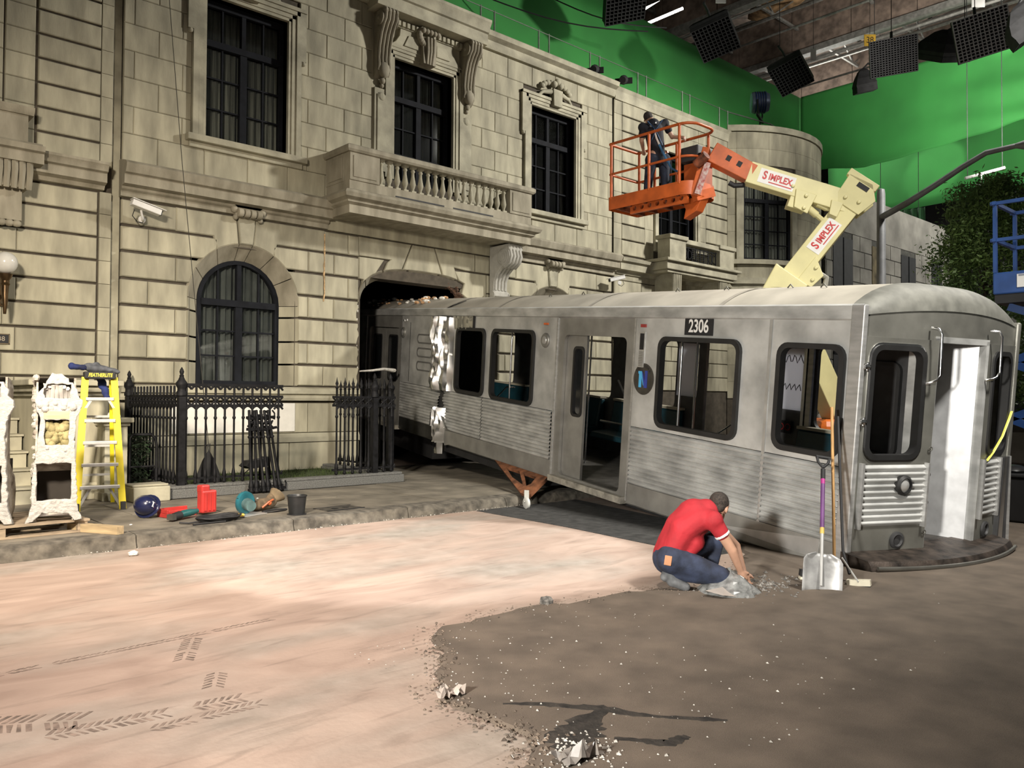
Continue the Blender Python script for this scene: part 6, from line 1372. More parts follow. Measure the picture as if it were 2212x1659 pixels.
q = MB(); limb(q, [w3(1421, 345, D0), w3(1420, 336, D0), wst, ch, w3(1411, 270, D0)], (.14, .14, .15, .17, .12)); limb(q, [ch, sL, sL.lerp(eL, .55)], (.12, .085, .068)); limb(q, [ch, sR, sR.lerp(eR, .5)], (.12, .085, .068)); blob('shirt', q, .013, NAVY, PW, 5)
q = MB(); limb(q, [hpL, hpR], (.125, .125)); limb(q, [hpL, kL, fL+Vector((0, 0, .03))], (.115, .085, .07)); limb(q, [hpR, kR, fR+Vector((0, 0, .03))], (.115, .085, .07)); blob('trousers', q, .013, mat('navy_work_trousers', (.012, .018, .036), .85, var=.3, scale=9), PW, 5)
for f_ in (fL, fR): q = MB(); limb(q, [f_+Vector((0, 0, -.02)), f_+Vector((.13, .03, -.03))], (.05, .038)); blob('boot', q, .01, BLACK, PW, 2)
q = MB(); q.ball(hW-wf.normalized()*.02+Vector((0, 0, .045)), .094, 14, 10, (.9, 1.05, .9), M=HM2); blob('hair', q, .01, HAIR, PW, 3)
HB = mat('blue_webbing', (.03, .10, .24), .6); 
def strap(pts, nm='harness_strap', m=None, r=.022): q = MB(); q.tube(pts, r, 7, flat=.35); q.build(nm, m or HB, PW, smooth=60)
bk = -(Vector((.673, .74, 0)))*.165
strap([w3(1396, 268, D0)+bk*.9, w3(1412, 288, D0)+bk*1.12, w3(1428, 320, D0)+bk*1.0]); strap([w3(1428, 265, D0)+bk*.9, w3(1412, 288, D0)+bk*1.12, w3(1400, 320, D0)+bk])
strap([w3(1409, 288, D0)+bk*1.15, w3(1414, 305, D0)+bk*1.1, w3(1420, 318, D0)+bk*1.05], 'lanyard_pack', WHITE, .02); strap([w3(1420, 318, D0)+bk, w3(1432, 345, D0)+bk*1.2, w3(1447, 368, D0)+bk*.8, w3(1461, 374, D0)+bk*.6], 'lanyard', mat('light_blue_webbing', (.05, .17, .34), .6))
q = MB(); q.box(-.018, .018, -.008, .008, -.014, .014, Matrix.Translation(w3(1402, 280, D0)+bk*1.1)); q.build('harness_label', LEAFM, PW)
q = MB(); q.box(-.018, .018, -.008, .008, -.014, .014, Matrix.Translation(w3(1413, 273, D0)+bk*1.1)); q.build('harness_label', LEAFM, PW)
# ---- bystander seen through the car window
PB_ = thing('person', 'person in grey shirt seen from behind through the car window', 'person', (15.2, 7.5, 0))
def b3(px, py, D): v = at(px, py, D)-Vector((15.2, 7.5, 0)); return v
Db = 15.8
q = MB(); hb = b3(1799, 866, Db); head(q, hb, Vector((-.3, 1, -.2)), Vector((0, 0, 1)), 1.05)
nb, cb_, wb_ = b3(1795, 884, Db), b3(1796, 905, Db), b3(1800, 960, Db); limb(q, [nb, hb], (.06, .055)); limb(q, [nb, cb_, wb_], (.07, .15, .14))
for s in (-1, 1):
    sh = cb_+Vector((.15*s, -.13*s, .03)); e_ = sh+Vector((.1, .1, -.28)); limb(q, [sh, e_, e_+Vector((.1, .15, .02))], (.055, .045, .032)); hand(q, e_+Vector((.1, .15, .02)), (.5, .7, 0), (0, 0, -1), 1, .5, s)
    hp = wb_+Vector((.09*s, -.08*s, -.05)); kn = hp+Vector((.08, .05, -.0)); kn.z = .46; an = kn.copy(); an.z = .07; limb(q, [hp, kn, an], (.10, .065, .045))
blob('body', q, .011, SKIN, PB_, 4)
q = MB(); limb(q, [wb_, cb_, nb-Vector((0, 0, .05))], (.155, .175, .12))
for s in (-1, 1): sh = cb_+Vector((.15*s, -.13*s, .03)); limb(q, [cb_, sh, sh+Vector((.05, .05, -.15))], (.12, .085, .07))
blob('shirt', q, .014, mat('grey_tshirt', (.30, .29, .27), .9), PB_, 4)
q = MB()
for s in (-1, 1): hp = wb_+Vector((.09*s, -.08*s, -.05)); kn = hp+Vector((.08, .05, -.0)); kn.z = .46; an = kn.copy(); an.z = .08; limb(q, [wb_-Vector((0, 0, .05)), hp, kn, an], (.13, .125, .085, .07))
blob('trousers', q, .014, BLACK, PB_, 4)
q = MB(); q.ball(hb+Vector((.03, -.04, .045)), .097, 12, 8); blob('hair', q, .012, mat('brown_hair', (.07, .05, .035), .8), PB_, 2)
# ------------------------------------------------------------------ shovel, brooms, rubble beside the car
SV = thing('shovel', 'aluminium scoop shovel with purple handle leaning on the car corner', 'shovel', (6.5, 3.36, .025))
def v3(px, py, D, o): return at(px, py, D)-Vector(o)
so = (6.5, 3.36, .025); sb = v3(1772, 1284, 6.88, so); stp_ = v3(1775, 1196, 7.0, so); sg = v3(1778, 1010, 7.38, so)
ax_ = (stp_-sb).normalized(); rx = Vector((.74, -.673, 0)); rx = (rx-ax_*rx.dot(ax_)).normalized(); nz_ = rx.cross(ax_); 
q = MB(); vs = []; N1, N2 = 10, 10; Lb = (stp_-sb).length
for j in range(N2+1):
    f = j/N2; w = .168 if f < .75 else .168*sqrt(max(0.02, 1-((f-.75)/.27)**2.2))
    for i in range(N1+1):
        s = -1+2*i/N1; vs.append(sb+ax_*(f*Lb)+rx*(s*w)-nz_*(-.05*abs(s)**3+.012*(1-f)))
q.add(vs, [(j*(N1+1)+i, j*(N1+1)+i+1, (j+1)*(N1+1)+i+1, (j+1)*(N1+1)+i) for j in range(N2) for i in range(N1)]); o = q.build('scoop', mat('scuffed_aluminium', (.38, .38, .375), .45, .4, var=.25, scale=7), SV, smooth=60)
md = o.modifiers.new('thick', 'SOLIDIFY'); md.thickness = .004
dirn = (sg-stp_).normalized()
def seg(f0, f1, r, m, nm, r1=None): q = MB(); q.tube([stp_+(sg-stp_)*f0, stp_+(sg-stp_)*f1], [r, r1 or r], 10); q.build(nm, m, SV, smooth=60)
seg(-.35, .22, .012, ALU, 'socket', .018); seg(.22, .29, .019, mat('yellow_band', (.55, .40, .10), .5), 'ferrule'); seg(.29, .80, .0185, mat('purple_shaft', (.13, .05, .16), .45), 'shaft'); seg(.80, .86, .019, mat('magenta_tape', (.35, .03, .20), .5), 'tape'); seg(.86, .98, .02, BLACK, 'grip_stem')
gp_ = sg; e1, e2 = gp_+dirn*.10-rx*.055, gp_+dirn*.10+rx*.055
q = MB(); q.tube([gp_, gp_+dirn*.05-rx*.045, e1], .013, 7).tube([gp_, gp_+dirn*.05+rx*.045, e2], .013, 7); q.tube([e1-rx*.01, e2+rx*.01], .015, 8); q.build('d_grip', BLACK, SV, smooth=60)
CRB = mat('cream_broom_block', (.60, .56, .44), .7, var=.08)
BR1 = thing('push_broom', 'push broom with plain wooden handle behind the scoop shovel', 'broom', (6.95, 3.55, .025)); o1 = (6.95, 3.55, .025)
q = MB(); q.tube([v3(1803, 1262, 7.3, o1), v3(1797, 880, 7.78, o1)], .014, 9); q.build('handle', mat('honey_wood', (.42, .24, .09), .6, var=.15, scale=4, stretch=(8, 8, 1)), BR1, smooth=60)
q = MB(); b_ = v3(1768, 1262, 7.3, o1); q.bar(b_-rx*.17+Vector((0, 0, .02)), b_+rx*.16+Vector((0, 0, .02)), .06, .045); q.build('block', CRB, BR1)
q = MB(); b_.z = .03; q.bar(b_-rx*.165, b_+rx*.15, .055, .055); q.build('bristles', BLACK, BR1)
BR2 = thing('push_broom', 'push broom with black handle and cream block right of the shovel', 'broom', (7.1, 3.3, .025)); o2 = (7.1, 3.3, .025)
q = MB(); q.tube([v3(1835, 1240, 7.2, o2), v3(1821, 1190, 7.35, o2), v3(1810, 900, 7.85, o2)], .013, 9); q.build('handle', BLACK, BR2, smooth=60)
ba, bb = v3(1830, 1258, 7.1, o2), v3(1881, 1259, 7.0, o2); q = MB(); q.bar(ba, bb, .06, .05); q.build('block', CRB, BR2)
q = MB(); dz = Vector((0, 0, .045)); q.bar(ba-dz, bb-dz, .055, .06); q.build('bristles', BLACK, BR2)
q = MB(); q.tube([v3(1819, 1205, 7.28, o2), v3(1854, 1257, 7.02, o2)], .008, 6); q.build('brace', ALU, BR2)
PLB = mat('clear_plastic_bag', (.19, .195, .19), .25, var=.35, scale=14, spec=.6)
PBG = thing('plastic_bag', 'crumpled clear plastic bag of grit beside the kneeling person', 'bag', (5.95, 3.86, .022))
q = MB(); vs = []; n = 26
for j in range(9):
    for i in range(n):
        a = 2*pi*i/n; r = (.26*(1-j/8)**.6)*(1+.18*noise.noise((cos(a)*2, sin(a)*2, j*.4))); h = .155*(j/8)*(1+.5*noise.noise((cos(a)*2.5, sin(a)*2.5, 3))); vs.append((r*cos(a)*.9+.05*j/8, r*sin(a), h))
q.add(vs, [(j*n+i, j*n+(i+1) % n, (j+1)*n+(i+1) % n, (j+1)*n+i) for j in range(8) for i in range(n)]+[tuple(range(8*n, 9*n))]); q.build('bag_film', PLB, PBG)
q = MB(); q.add([(-.2, .05, .002), (-.32, .0, .05), (-.28, -.14, .03), (-.12, -.2, .004), (-.1, -.05, .06)], [(0, 1, 4), (1, 2, 4), (2, 3, 4), (3, 0, 4)]); q.build('bag_corner', mat('pale_plastic', (.42, .38, .34), .3), PBG)
GRV = mat('grey_gravel', (.16, .15, .135), .9, var=.5, scale=20); GRW = mat('pale_gravel', (.42, .40, .36), .9, var=.3, scale=20)
def gravel(label, n, f, r0, r1, m, seed):
    rr = random.Random(seed); q = MB()
    for i in range(n):
        x, y = f(rr); r = rr.uniform(r0, r1)*rr.uniform(.4, 1); vs = []
        for (a, b, c) in ((1, 0, 0), (-1, 0, 0), (0, 1, 0), (0, -1, 0), (0, 0, 1), (0, 0, -.3)): vs.append((x+a*r*rr.uniform(.7, 1.2), y+b*r*rr.uniform(.7, 1.2), .024+c*r*rr.uniform(.5, .9)))
        q.add(vs, [(0, 2, 4), (2, 1, 4), (1, 3, 4), (3, 0, 4), (2, 0, 5), (1, 2, 5), (3, 1, 5), (0, 3, 5)])
    return tag(q.build('gravel', m, fix=False), label, 'gravel', kind='stuff')
EDG = edge[:10]+[(2.1, 1.9)]
def along(rr, pts=EDG, w=.07):
    t = rr.random()*(len(pts)-1.001); k = int(t); a, b = Vector(pts[k]), Vector(pts[k+1]); p = a.lerp(b, t-k); return p.x+rr.gauss(0, w), p.y+rr.gauss(0, w)
gravel('brown grit along the ragged edge of the dirt layer', 420, lambda r: along(r), .006, .022, mat('brown_grit', (.13, .10, .075), .9, var=.5), 1)
gravel('pale grit scattered over the brown dirt', 260, lambda r: (2.7+abs(r.gauss(0, 1.3)), r.uniform(2.0, 4.5)), .004, .012, GRW, 2)
gravel('white crumbs in the dark wet crack', 170, lambda r: (2.72+r.gauss(0, .13), 2.5+r.gauss(0, .12)), .005, .018, GRW, 3)
gravel('grey gravel heap beside the kneeling person', 420, lambda r: (6.3+r.gauss(0, .22), 3.85+r.gauss(0, .16)), .008, .028, GRV, 4)
gravel('brown grit between the dirt and the pale street', 240, lambda r: along(r, edge2[-8:], .06), .005, .016, mat('brown_grit', (.13, .1, .07), .9), 5)
gravel('plaster crumbs along the foot of the kerb', 260, lambda r: (r.uniform(2.2, 8.5), 9.08-abs(r.gauss(0, .05))), .004, .014, GRW, 6)
def chunk(nm, label, loc, r, m, cat, sc=(1.2, 1, .8)):
    rr = random.Random(int(loc[0]*100)); q = MB(); q.ball((0, 0, 0), r, 7, 5, sc); q.v = [tuple(Vector(p)*rr.uniform(.8, 1.15)) for p in q.v]; o = q.build(nm, m); o.location = (loc[0], loc[1], loc[2]+r*.6); return tag(o, label, cat)
chunk('asphalt_chunk', 'fist sized grey chunk on the pale street by the dirt edge', (4.52, 4.56, .0), .055, GRV, 'rubble')
chunk('plaster_lump', 'white plaster lump in the street below the kerb', (2.78, 8.75, 0), .04, PLAS, 'rubble')
def rag(label, loc, s, m, seed):
    rr = random.Random(seed); q = MB(); n = 7; vs = []
    for j in range(n):
        for i in range(n): vs.append(((i/(n-1)-.5)*s*1.5+rr.uniform(-.1, .1)*s, (j/(n-1)-.5)*s+rr.uniform(-.1, .1)*s, .004+abs(rr.gauss(0, .22))*s))
    q.add(vs, [(j*n+i, j*n+i+1, (j+1)*n+i+1, (j+1)*n+i) for j in range(n-1) for i in range(n-1)]); o = q.build('plastic_scrap', m); o.location = loc; return tag(o, label, 'scrap')
rag('torn pale plastic scrap in the wet crack at the bottom edge', (2.66, 2.50, .024), .12, mat('dirty_clear_plastic', (.22, .20, .18), .3, var=.3, scale=12), 2)
rag('crumpled white paper scrap on the left edge of the dirt', (2.72, 3.47, .024), .10, mat('dirty_white_paper', (.36, .31, .27), .8, var=.2), 5)
# white cloth caught on the broken wall
q = MB(); q.tube([(9.03, W-.02, 2.18), (9.3, W-.04, 2.20), (9.6, W-.02, 2.24), (9.9, W+.05, 2.22)], [.03, .05, .06, .09], 8, flat=.5); o = q.build('torn_tape', mat('white_torn_tape', (.62, .6, .55), .7, var=.2, scale=15), B)
# ------------------------------------------------------------------ street lamp, alarm box, tree
LP = thing('street_lamp', 'tall grey street lamp with curved arm behind the car front', 'street lamp', (21.52, 9.32, .15)); LO = Vector((21.52, 9.32, .15))
LG = mat('grey_lamp_paint', (.17, .175, .18), .5, .2, var=.1)
q = MB(); q.lathe([(.2, 0), (.2, .5), (.13, .6), (.105, 6.9), (.09, 7.02), (.001, 7.06)], 14); q.build('pole', LG, LP, smooth=40)
arm = [(1906, 468, 21.4), (1960, 438, 20.6), (2020, 400, 20.1), (2080, 360, 19.7), (2130, 330, 19.3), (2190, 316, 18.9), (2216, 312, 18.7)]
q = MB(); q.tube([at(*p)-LO for p in arm], [.085, .08, .075, .07, .065, .06, .06], 9); q.build('arm', LG, LP, smooth=60)
q = MB(); a = at(2195, 315, 18.8)-LO; b = at(2262, 308, 18.2)-LO; q.tube([a, a.lerp(b, .3), b.lerp(a, .2), b], [.06, .11, .12, .06], 10); q.build('lamp_head', LG, LP, smooth=60)
q = MB(); q.box(-.03, .17, -.05, .05, 5.5, 6.1); q.build('arm_bracket', LG, LP)
FB = thing('fire_alarm_box', 'red street alarm box on the street lamp pole seen through the cab window', 'alarm box', (21.36, 9.10, 1.25))
q = MB(); q.prism([(-.17, 0), (.17, 0), (.17, .36), (.20, .37), (0, .52), (-.20, .37), (-.17, .36)], -.12, .0, 'y'); q.build('box', mat('alarm_red', (.42, .02, .02), .5), FB, bevel=.01)
q = MB(); q.lathe([(.09, 0), (.09, .012), (.001, .014)], 14, (0, -.12, .2), Matrix.Rotation(pi/2, 4, 'X')); q.build('box_dial', mat('alarm_dark_red', (.25, .012, .012), .5), FB)
TR = thing('street_tree', 'bushy green street tree at right behind the blue lift', 'tree', (26.6, 8.4, .1))
TL = mat('tree_leaf', (.16, .25, .07), .6, col2=(.05, .10, .025), scale=1.1)
CLUS = []; _r = random.Random(12)
for i in range(330):
    z = _r.random(); R_ = 2.35*(1-z)**.6*(.75+.5*noise.noise((z*5, 0, 2)))+.45; a = _r.random()*2*pi; R_ *= 1+.5*noise.noise((cos(a)*1.7, sin(a)*1.7, z*5)); d = .35+.65*_r.random()**.5
    CLUS.append((R_*d*cos(a), R_*d*sin(a), 1.5+6.5*z, _r.uniform(.13, .30)))
def crown(rr):
    c = CLUS[rr.randrange(330)]; return (c[0]+rr.gauss(0, c[3]), c[1]+rr.gauss(0, c[3]), c[2]+rr.gauss(0, c[3]*.6))
leaves(30000, crown, .075, 'foliage', TL, TR, 4)
q = MB(); q.tube([(0, 0, 0), (.05, 0, 2), (-.05, .05, 4.5), (0, 0, 7)], [.14, .11, .07, .02], 8); q.build('trunk', mat('brown_bark', (.05, .035, .022), .9), TR, smooth=60)
for k in range(7):
    a = k*2.4; z = 1.9+k*.6; q = MB(); q.tube([(0, 0, z), (.7*cos(a), .7*sin(a), z+.5), (1.5*cos(a), 1.5*sin(a), z+.9)], [.05, .03, .01], 6); q.build('branch', mat('brown_bark', (.05, .035, .022), .9), TR)
HD = thing('hedge', 'dark clipped hedge by the far building base', 'hedge', (15.4, 13.2, .15))
leaves(5000, lambda r: (r.uniform(-2.3, 1.5), r.uniform(-.35, .35), .02+r.random()*1.0), .05, 'foliage', LEAF, HD, 6)
q = MB(); q.box(-2.2, 1.4, -.25, .25, 0, .9); q.build('hedge_core', mat('hedge_dark', (.008, .014, .006), .95), HD)
# ------------------------------------------------------------------ blue scissor lift, bin, parked car
BLU = mat('lift_blue', (.02, .065, .22), .45, var=.12, scale=4)
SL = thing('scissor_lift', 'blue scissor lift platform at the right picture edge', 'scissor lift', (13.25, 4.12, 0))
q = MB(); q.box(0, .95, -2.5, 0, 3.18, 3.50); q.build('platform_tray', BLU, SL, bevel=.02)
MB().box(.02, .93, -2.48, -.02, 3.05, 3.18).build('platform_base', BLACK, SL)
for (x, y) in ((.03, -.03), (.92, -.03), (.03, -.85), (.92, -.85), (.03, -1.7), (.92, -1.7), (.03, -2.47), (.92, -2.47)): q = MB(); q.box(x-.025, x+.025, y-.025, y+.025, 3.5, 4.52); q.build('post', BLU, SL)
for z in (3.98, 4.52):
    for a, b in (((.03, .03), (.03, -2.5)), ((.92, .03), (.92, -2.5)), ((-.03, -.03), (.95, -.03)), ((.0, -2.47), (.95, -2.47))): q = MB(); q.bar((*a, z), (*b, z), .05, .05); q.build('rail', BLU, SL)
q = MB(); q.box(-.012, -.002, -.72, -.32, 3.26, 3.45); npl = q.build('notice_plate', WHITE, SL)
q = MB(); q.box(-.014, -.012, -.70, -.34, 3.42, 3.445); sub(q.build('notice_heading', mat('notice_grey', (.25, .27, .32), .6), SL), npl)
for k in range(3):
    for s in (0, 1):
        z0, z1 = .55+.82*k, .55+.82*(k+1); y0, y1 = (-.15, -2.2) if s else (-2.2, -.15)
        for x in (.2, .72): q = MB(); q.bar((x, y0, z0), (x, y1, z1), .05, .11); q.build('scissor_arm', BLU, SL)
MB().box(.0, .95, -2.4, 0, .25, .6).build('chassis', BLU, SL, bevel=.03)
for x in (.05, .9):
    for y in (-.3, -2.1): q = MB(); q.lathe([(.03, -.08), (.2, -.08), (.22, -.05), (.22, .05), (.2, .08), (.03, .08)], 14, (x, y, .22), Matrix.Rotation(pi/2, 4, 'Y')); q.build('wheel', RUBBER, SL, smooth=40)
BN = thing('trash_bin', 'black plastic trash bin right of the car front', 'bin', (12.40, 3.62, 0))
q = MB(); q.box(-.20, .20, -.22, .22, .03, .62, tp=1.2, tq=1.2); q.build('bin_body', mat('black_bin', (.018, .018, .019), .5), BN, bevel=.02)
q = MB(); q.box(-.26, .26, -.28, .28, .62, .67); q.build('bin_rim', BLACK, BN, bevel=.015)
q = MB(); q.ball((-.02, 0, .70), .16, 10, 6, (1.2, 1.2, .5)); q.build('bin_liner', mat('dark_liner', (.02, .02, .02), .3), BN, smooth=60)
PCR = thing('parked_car', 'dark grey car parked beyond the blue lift', 'car', (20.3, 5.1, 0), radians(60))
CG = mat('dark_grey_car_paint', (.05, .052, .055), .3, .3, coat=.6); 
q = MB(); prof = [(-2.1, .25), (2.1, .25), (2.15, .7), (1.95, .88), (1.0, .95), (.45, 1.38), (-1.0, 1.42), (-1.75, .98), (-2.1, .92)]
q.prism(prof, -.85, .85, 'y'); q.build('car_body', CG, PCR, bevel=.08)
q = MB(); q.prism([(.88, .97), (.42, 1.34), (-.95, 1.37), (-1.55, 1.0)], -.865, .865, 'y'); q.build('car_windows', mat('car_glass', (.01, .011, .012), .08), PCR)
for x in (-1.3, 1.3):
    for y in (-.75, .75): q = MB(); q.lathe([(.05, -.1), (.28, -.1), (.32, -.06), (.32, .06), (.28, .1), (.05, .1)], 18, (x, y, .32), Matrix.Rotation(pi/2, 4, 'X')); q.build('wheel', RUBBER, PCR, smooth=40)
q = MB(); q.box(2.12, 2.16, -.26, .26, .42, .54); q.build('licence_plate', WHITE, PCR)
# ------------------------------------------------------------------ green screens
GRN = mat('chroma_green_cloth', (.022, .175, .030), .85, var=.10, scale=.6)
def cloth(nm, label, fn, nu, nv, m=GRN):
    q = MB(); vs = [fn(i/nu, j/nv) for j in range(nv+1) for i in range(nu+1)]
    q.add(vs, [(j*(nu+1)+i, j*(nu+1)+i+1, (j+1)*(nu+1)+i+1, (j+1)*(nu+1)+i) for j in range(nv) for i in range(nu)]); o = q.build(nm, m, None, smooth=60, fix=False)
    sd = o.modifiers.new('thick', 'SOLIDIFY'); sd.thickness = .01; return tag(o, label, 'green screen')
cloth('green_screen', 'long flat green screen wall behind the mansion roofline', lambda u, v: (4+29.75*u, 18.02+.04*noise.noise((u*12, v*3, 0)), 9.0+5.98*v), 40, 8)
def hang(u, v):
    y = 17.95-14*u; zb = 11.75-.45*min(1, u*5)+(1.0*max(0, u-.2)/.8)*.9; z = zb+(14.98-zb)*v
    fold = .28*max(0, u-.25)*sin((v*3.4+u*2.2)*pi*1.6)*(1-v)**1.1+.25*noise.noise((u*4, v*1.6, 3))*(1-v)*min(1, u*9)
    return (33.4-fold, y, z+.12*noise.noise((u*9, 0, 1))*(1-v))
cloth('green_screen', 'draped green cloth hung across the street end with folded lower edge', hang, 90, 30)
cloth('green_screen', 'brightly lit green backing far behind the draped cloth', lambda u, v: (44+.1*noise.noise((u*5, v*2, 1)), 22-16*u, 11.6+4.4*v+.35*u*(1-v)), 30, 8)
cloth('green_screen', 'dark green curtain above the far printed building', lambda u, v: (40.6+.08*sin(u*60), 18.5-3.0*u, 8.6+2.3*v), 60, 4, mat('dark_green_drape', (.012, .06, .018), .9))
for y in (17.6, 15.8): q = MB(); q.tube([(40.6, y, 10.8), (40.6, y, 21.5)], .015, 5); q.build('drape_cord', BLACK, bpy.data.objects['green_screen.003'])
ls = lamp('SPOT', (38.5, 12.5, 16.5), (44, 16.2, 13.6), 1500, NEU, .15, 20, .15)
lamp('SPOT', (25.0, 7.0, 9.0), (33.4, 10.0, 13.6), 8500, NEU, .4, 74, 1)
# ------------------------------------------------------------------ roof walkway, rails and lamps on the set top
RF = tag(MB().box(4.4, 28.0, 15.05, 17.6, 9.95, 10.1).build('trim_roof_walk', mat('plywood_deck', (.16, .12, .08), .9)), 'plywood walkway behind the parapets', kind='structure')
HR = thing('guard_rail', 'thin pipe guard rail along the parapet before the green screen', 'railing', (4.5, 15.4, 10.1)); PIPE = mat('grey_green_pipe', (.17, .20, .16), .5, .4)
for i, x in enumerate((12.9, 13.35, 14.9, 15.28, 16.9, 17.3, 19.0, 19.4, 21.2, 21.6, 23.25, 23.75)): q = MB(); q.tube([(x-4.5, 0, 0), (x-4.5, 0, 1.27)], .022, 6); q.build('post', PIPE, HR)
q = MB(); q.tube([(0, 0, 1.24), (19.3, 0, 1.24)], .012, 6); q.build('top_wire', PIPE, HR)
for p in ((25.8, 15.0), (26.6, 15.1)): q = MB(); q.tube([(p[0]-4.5, p[1]-15.4, 0), (p[0]-4.5, p[1]-15.4, 1.2)], .022, 6); q.build('post', PIPE, HR)
q = MB(); q.tube([(19.3, 0, 1.24), (21.3, -.4, 1.2), (22.1, -.3, 1.2), (24, .4, 1.2)], .022, 6); q.build('top_rail', PIPE, HR)
def roof_spot(px, py, D, label):
    c = at(px, py, D); R_ = thing('roof_lamp', label, 'lamp', (c.x, c.y, 10.29 if c.y < 15 else 10.1), .6)
    h = max(.12, c.z-R_.location.z); q = MB(); q.tube([(0, 0, 0), (0, 0, h)], .02, 6); q.build('stem', BLACK, R_)
    q = MB(); q.lathe([(.09, -.16), (.11, .0), (.13, .16)], 12, (0, 0, h), Matrix.Rotation(1.2, 4, 'Y')); q.build('can', BLACK, R_, smooth=40)
    for s in (-1, 1): q = MB(); q.box(-.02, .02, -.12, .12, 0, .16, Matrix.Translation((.16, s*.12, h-.05))); q.build('barn_door', BLACK, R_)
roof_spot(1283, 150, 21.8, 'small black barn-door lamp on the parapet above the right upper window'); roof_spot(1346, 180, 22.5, 'small black barn-door lamp at the mansion parapet corner')
BF = thing('fresnel_lamp', 'large blue fresnel lamp on a stand above the bowed bay', 'lamp', (25.45, 15.2, 10.1), radians(200))
q = MB(); q.lathe([(.001, -.3), (.3, -.3), (.34, -.2), (.36, .25), (.33, .3), (.26, .3)], 20, (0, 0, 1.92), Matrix.Rotation(pi/2, 4, 'X')@Matrix.Rotation(.35, 4, 'Y')); q.build('lamp_body', mat('blue_grey_body', (.16, .20, .28), .4, .3), BF, smooth=40)
q = MB()
for k in range(5): q.lathe([(.355, -.02), (.375, -.02), (.375, .02), (.355, .02)], 20, (0, 0, 1.92), Matrix.Rotation(pi/2, 4, 'X')@Matrix.Rotation(.35, 4, 'Y')@Matrix.Translation((0, 0, -.15+.08*k)))
q.build('cooling_fins', mat('blue_trim', (.02, .04, .13), .4), BF, smooth=40)['kind'] = 'stuff'
q = MB(); q.tube([(-.42, 0, 1.9), (-.4, 0, 1.5), (0, 0, 1.4), (.4, 0, 1.5), (.42, 0, 1.9)], .03, 6); q.build('yoke', BLACK, BF)
q = MB(); q.tube([(0, 0, 0), (0, 0, 1.4)], .03, 6); q.build('stand', BLACK, BF)
for k in range(3): q = MB(); q.tube([(.3*cos(k*2.1), .3*sin(k*2.1), 0), (0, 0, .9)], .018, 6); q.build('stand_leg', BLACK, BF)
q = MB(); q.bar((-.5, 0, 1.36), (.5, 0, 1.36), .08, .06); q.build('stand_platform', BLACK, BF)
# ------------------------------------------------------------------ stage ceiling
WBR = mat('brown_girder_boards', (.15, .11, .085), .9, var=.3, scale=3); GST = mat('grey_steel_pipe', (.24, .235, .215), .5, .5, var=.2); CEI = mat('brown_roof_boards', (.12, .09, .07), .95, var=.5, scale=2)
CE = tag(MB().box(-12, 60, -14, 30, 21.5, 21.7).build('ceiling', CEI), 'dark boarded stage roof with exposed steel', kind='structure')
tag(MB().box(59.5, 60, -14, 30, 0, 21.5).build('wall_back', mat('black_stage_wall', (.010, .010, .010), .95)), 'black far wall of the sound stage', kind='structure')
tag(MB().box(-12, 60, 29.5, 30, 0, 21.5).build('wall_side', MATS['black_stage_wall']), 'black side wall of the sound stage', kind='structure')
for i, X in enumerate((24.0, 30.0, 36.3, 42.6, 49.0)):
    G = thing('roof_girder', ['nearest', 'second', 'third', 'fourth', 'farthest'][i]+' deep brown boarded girder under the stage roof', 'girder', (X, 8, 18.0), 0, 'roof girders')
    for k in range(14): q = MB(); y = -20+k*2.9; q.box(-.12, .12, y+.02, y+2.88, .35, 2.4); q.build('board', WBR, G)
    for z in (0.2, 2.5): q = MB(); q.box(-.22, .22, -20, 20.6, z-.14, z+.14); q.build('flange', GST, G)
    q = MB(); q.tube([(-.5, -20, -.45), (-.5, 20.6, -.45)], .07, 8); q.build('grid_pipe', GST, G)
    q = MB(); q.tube([(1.4, -20, -.8), (1.4, 20.6, -.8)], .05, 8); q.build('grid_pipe', GST, G)
    q = MB(); q.tube([(3.2, -20, .9), (3.2, 20.6, .9)], .09, 8); q.build('grid_pipe', GST, G)
for i in range(8):
    y = -2+i*3.6; G = thing('roof_truss', 'steel truss number %s counted from the street side under the roof' % ['one', 'two', 'three', 'four', 'five', 'six', 'seven', 'eight'][i], 'truss', (36, y, 19.4), 0, 'roof trusses')
    for z in (0, 1.4): q = MB(); q.bar((-16, 0, z), (16, 0, z), .10, .12); q.build('chord', GST, G)
    for k in range(16): q = MB(); a = -16+2*k; q.bar((a, 0, 0 if k % 2 else 1.4), (a+2, 0, 1.4 if k % 2 else 0), .07, .07); q.build('web_bar', GST, G)
INS = mat('tan_insulation', (.28, .17, .08), .95, var=.5, scale=3, bump=1, bscale=5)
for i, (x, y, w) in enumerate(((31.5, 19.5, 2.2), (36.2, 20.5, 1.3), (48, 13.5, 3.0))):
    q = MB(); q.ball((0, 0, 0), 1, 14, 8, (w, 1.6, .5)); q.v = [tuple(Vector(p)*(1+.25*noise.noise(Vector(p)*1.3))) for p in q.v]; o = q.build('insulation', INS, None, smooth=60); o.location = (x, y, 20.9); tag(o, ['large tan insulation wad between trusses at top centre', 'smaller tan insulation wad beside the larger one', 'tan insulation wad above the draped green cloth'][i], 'insulation')
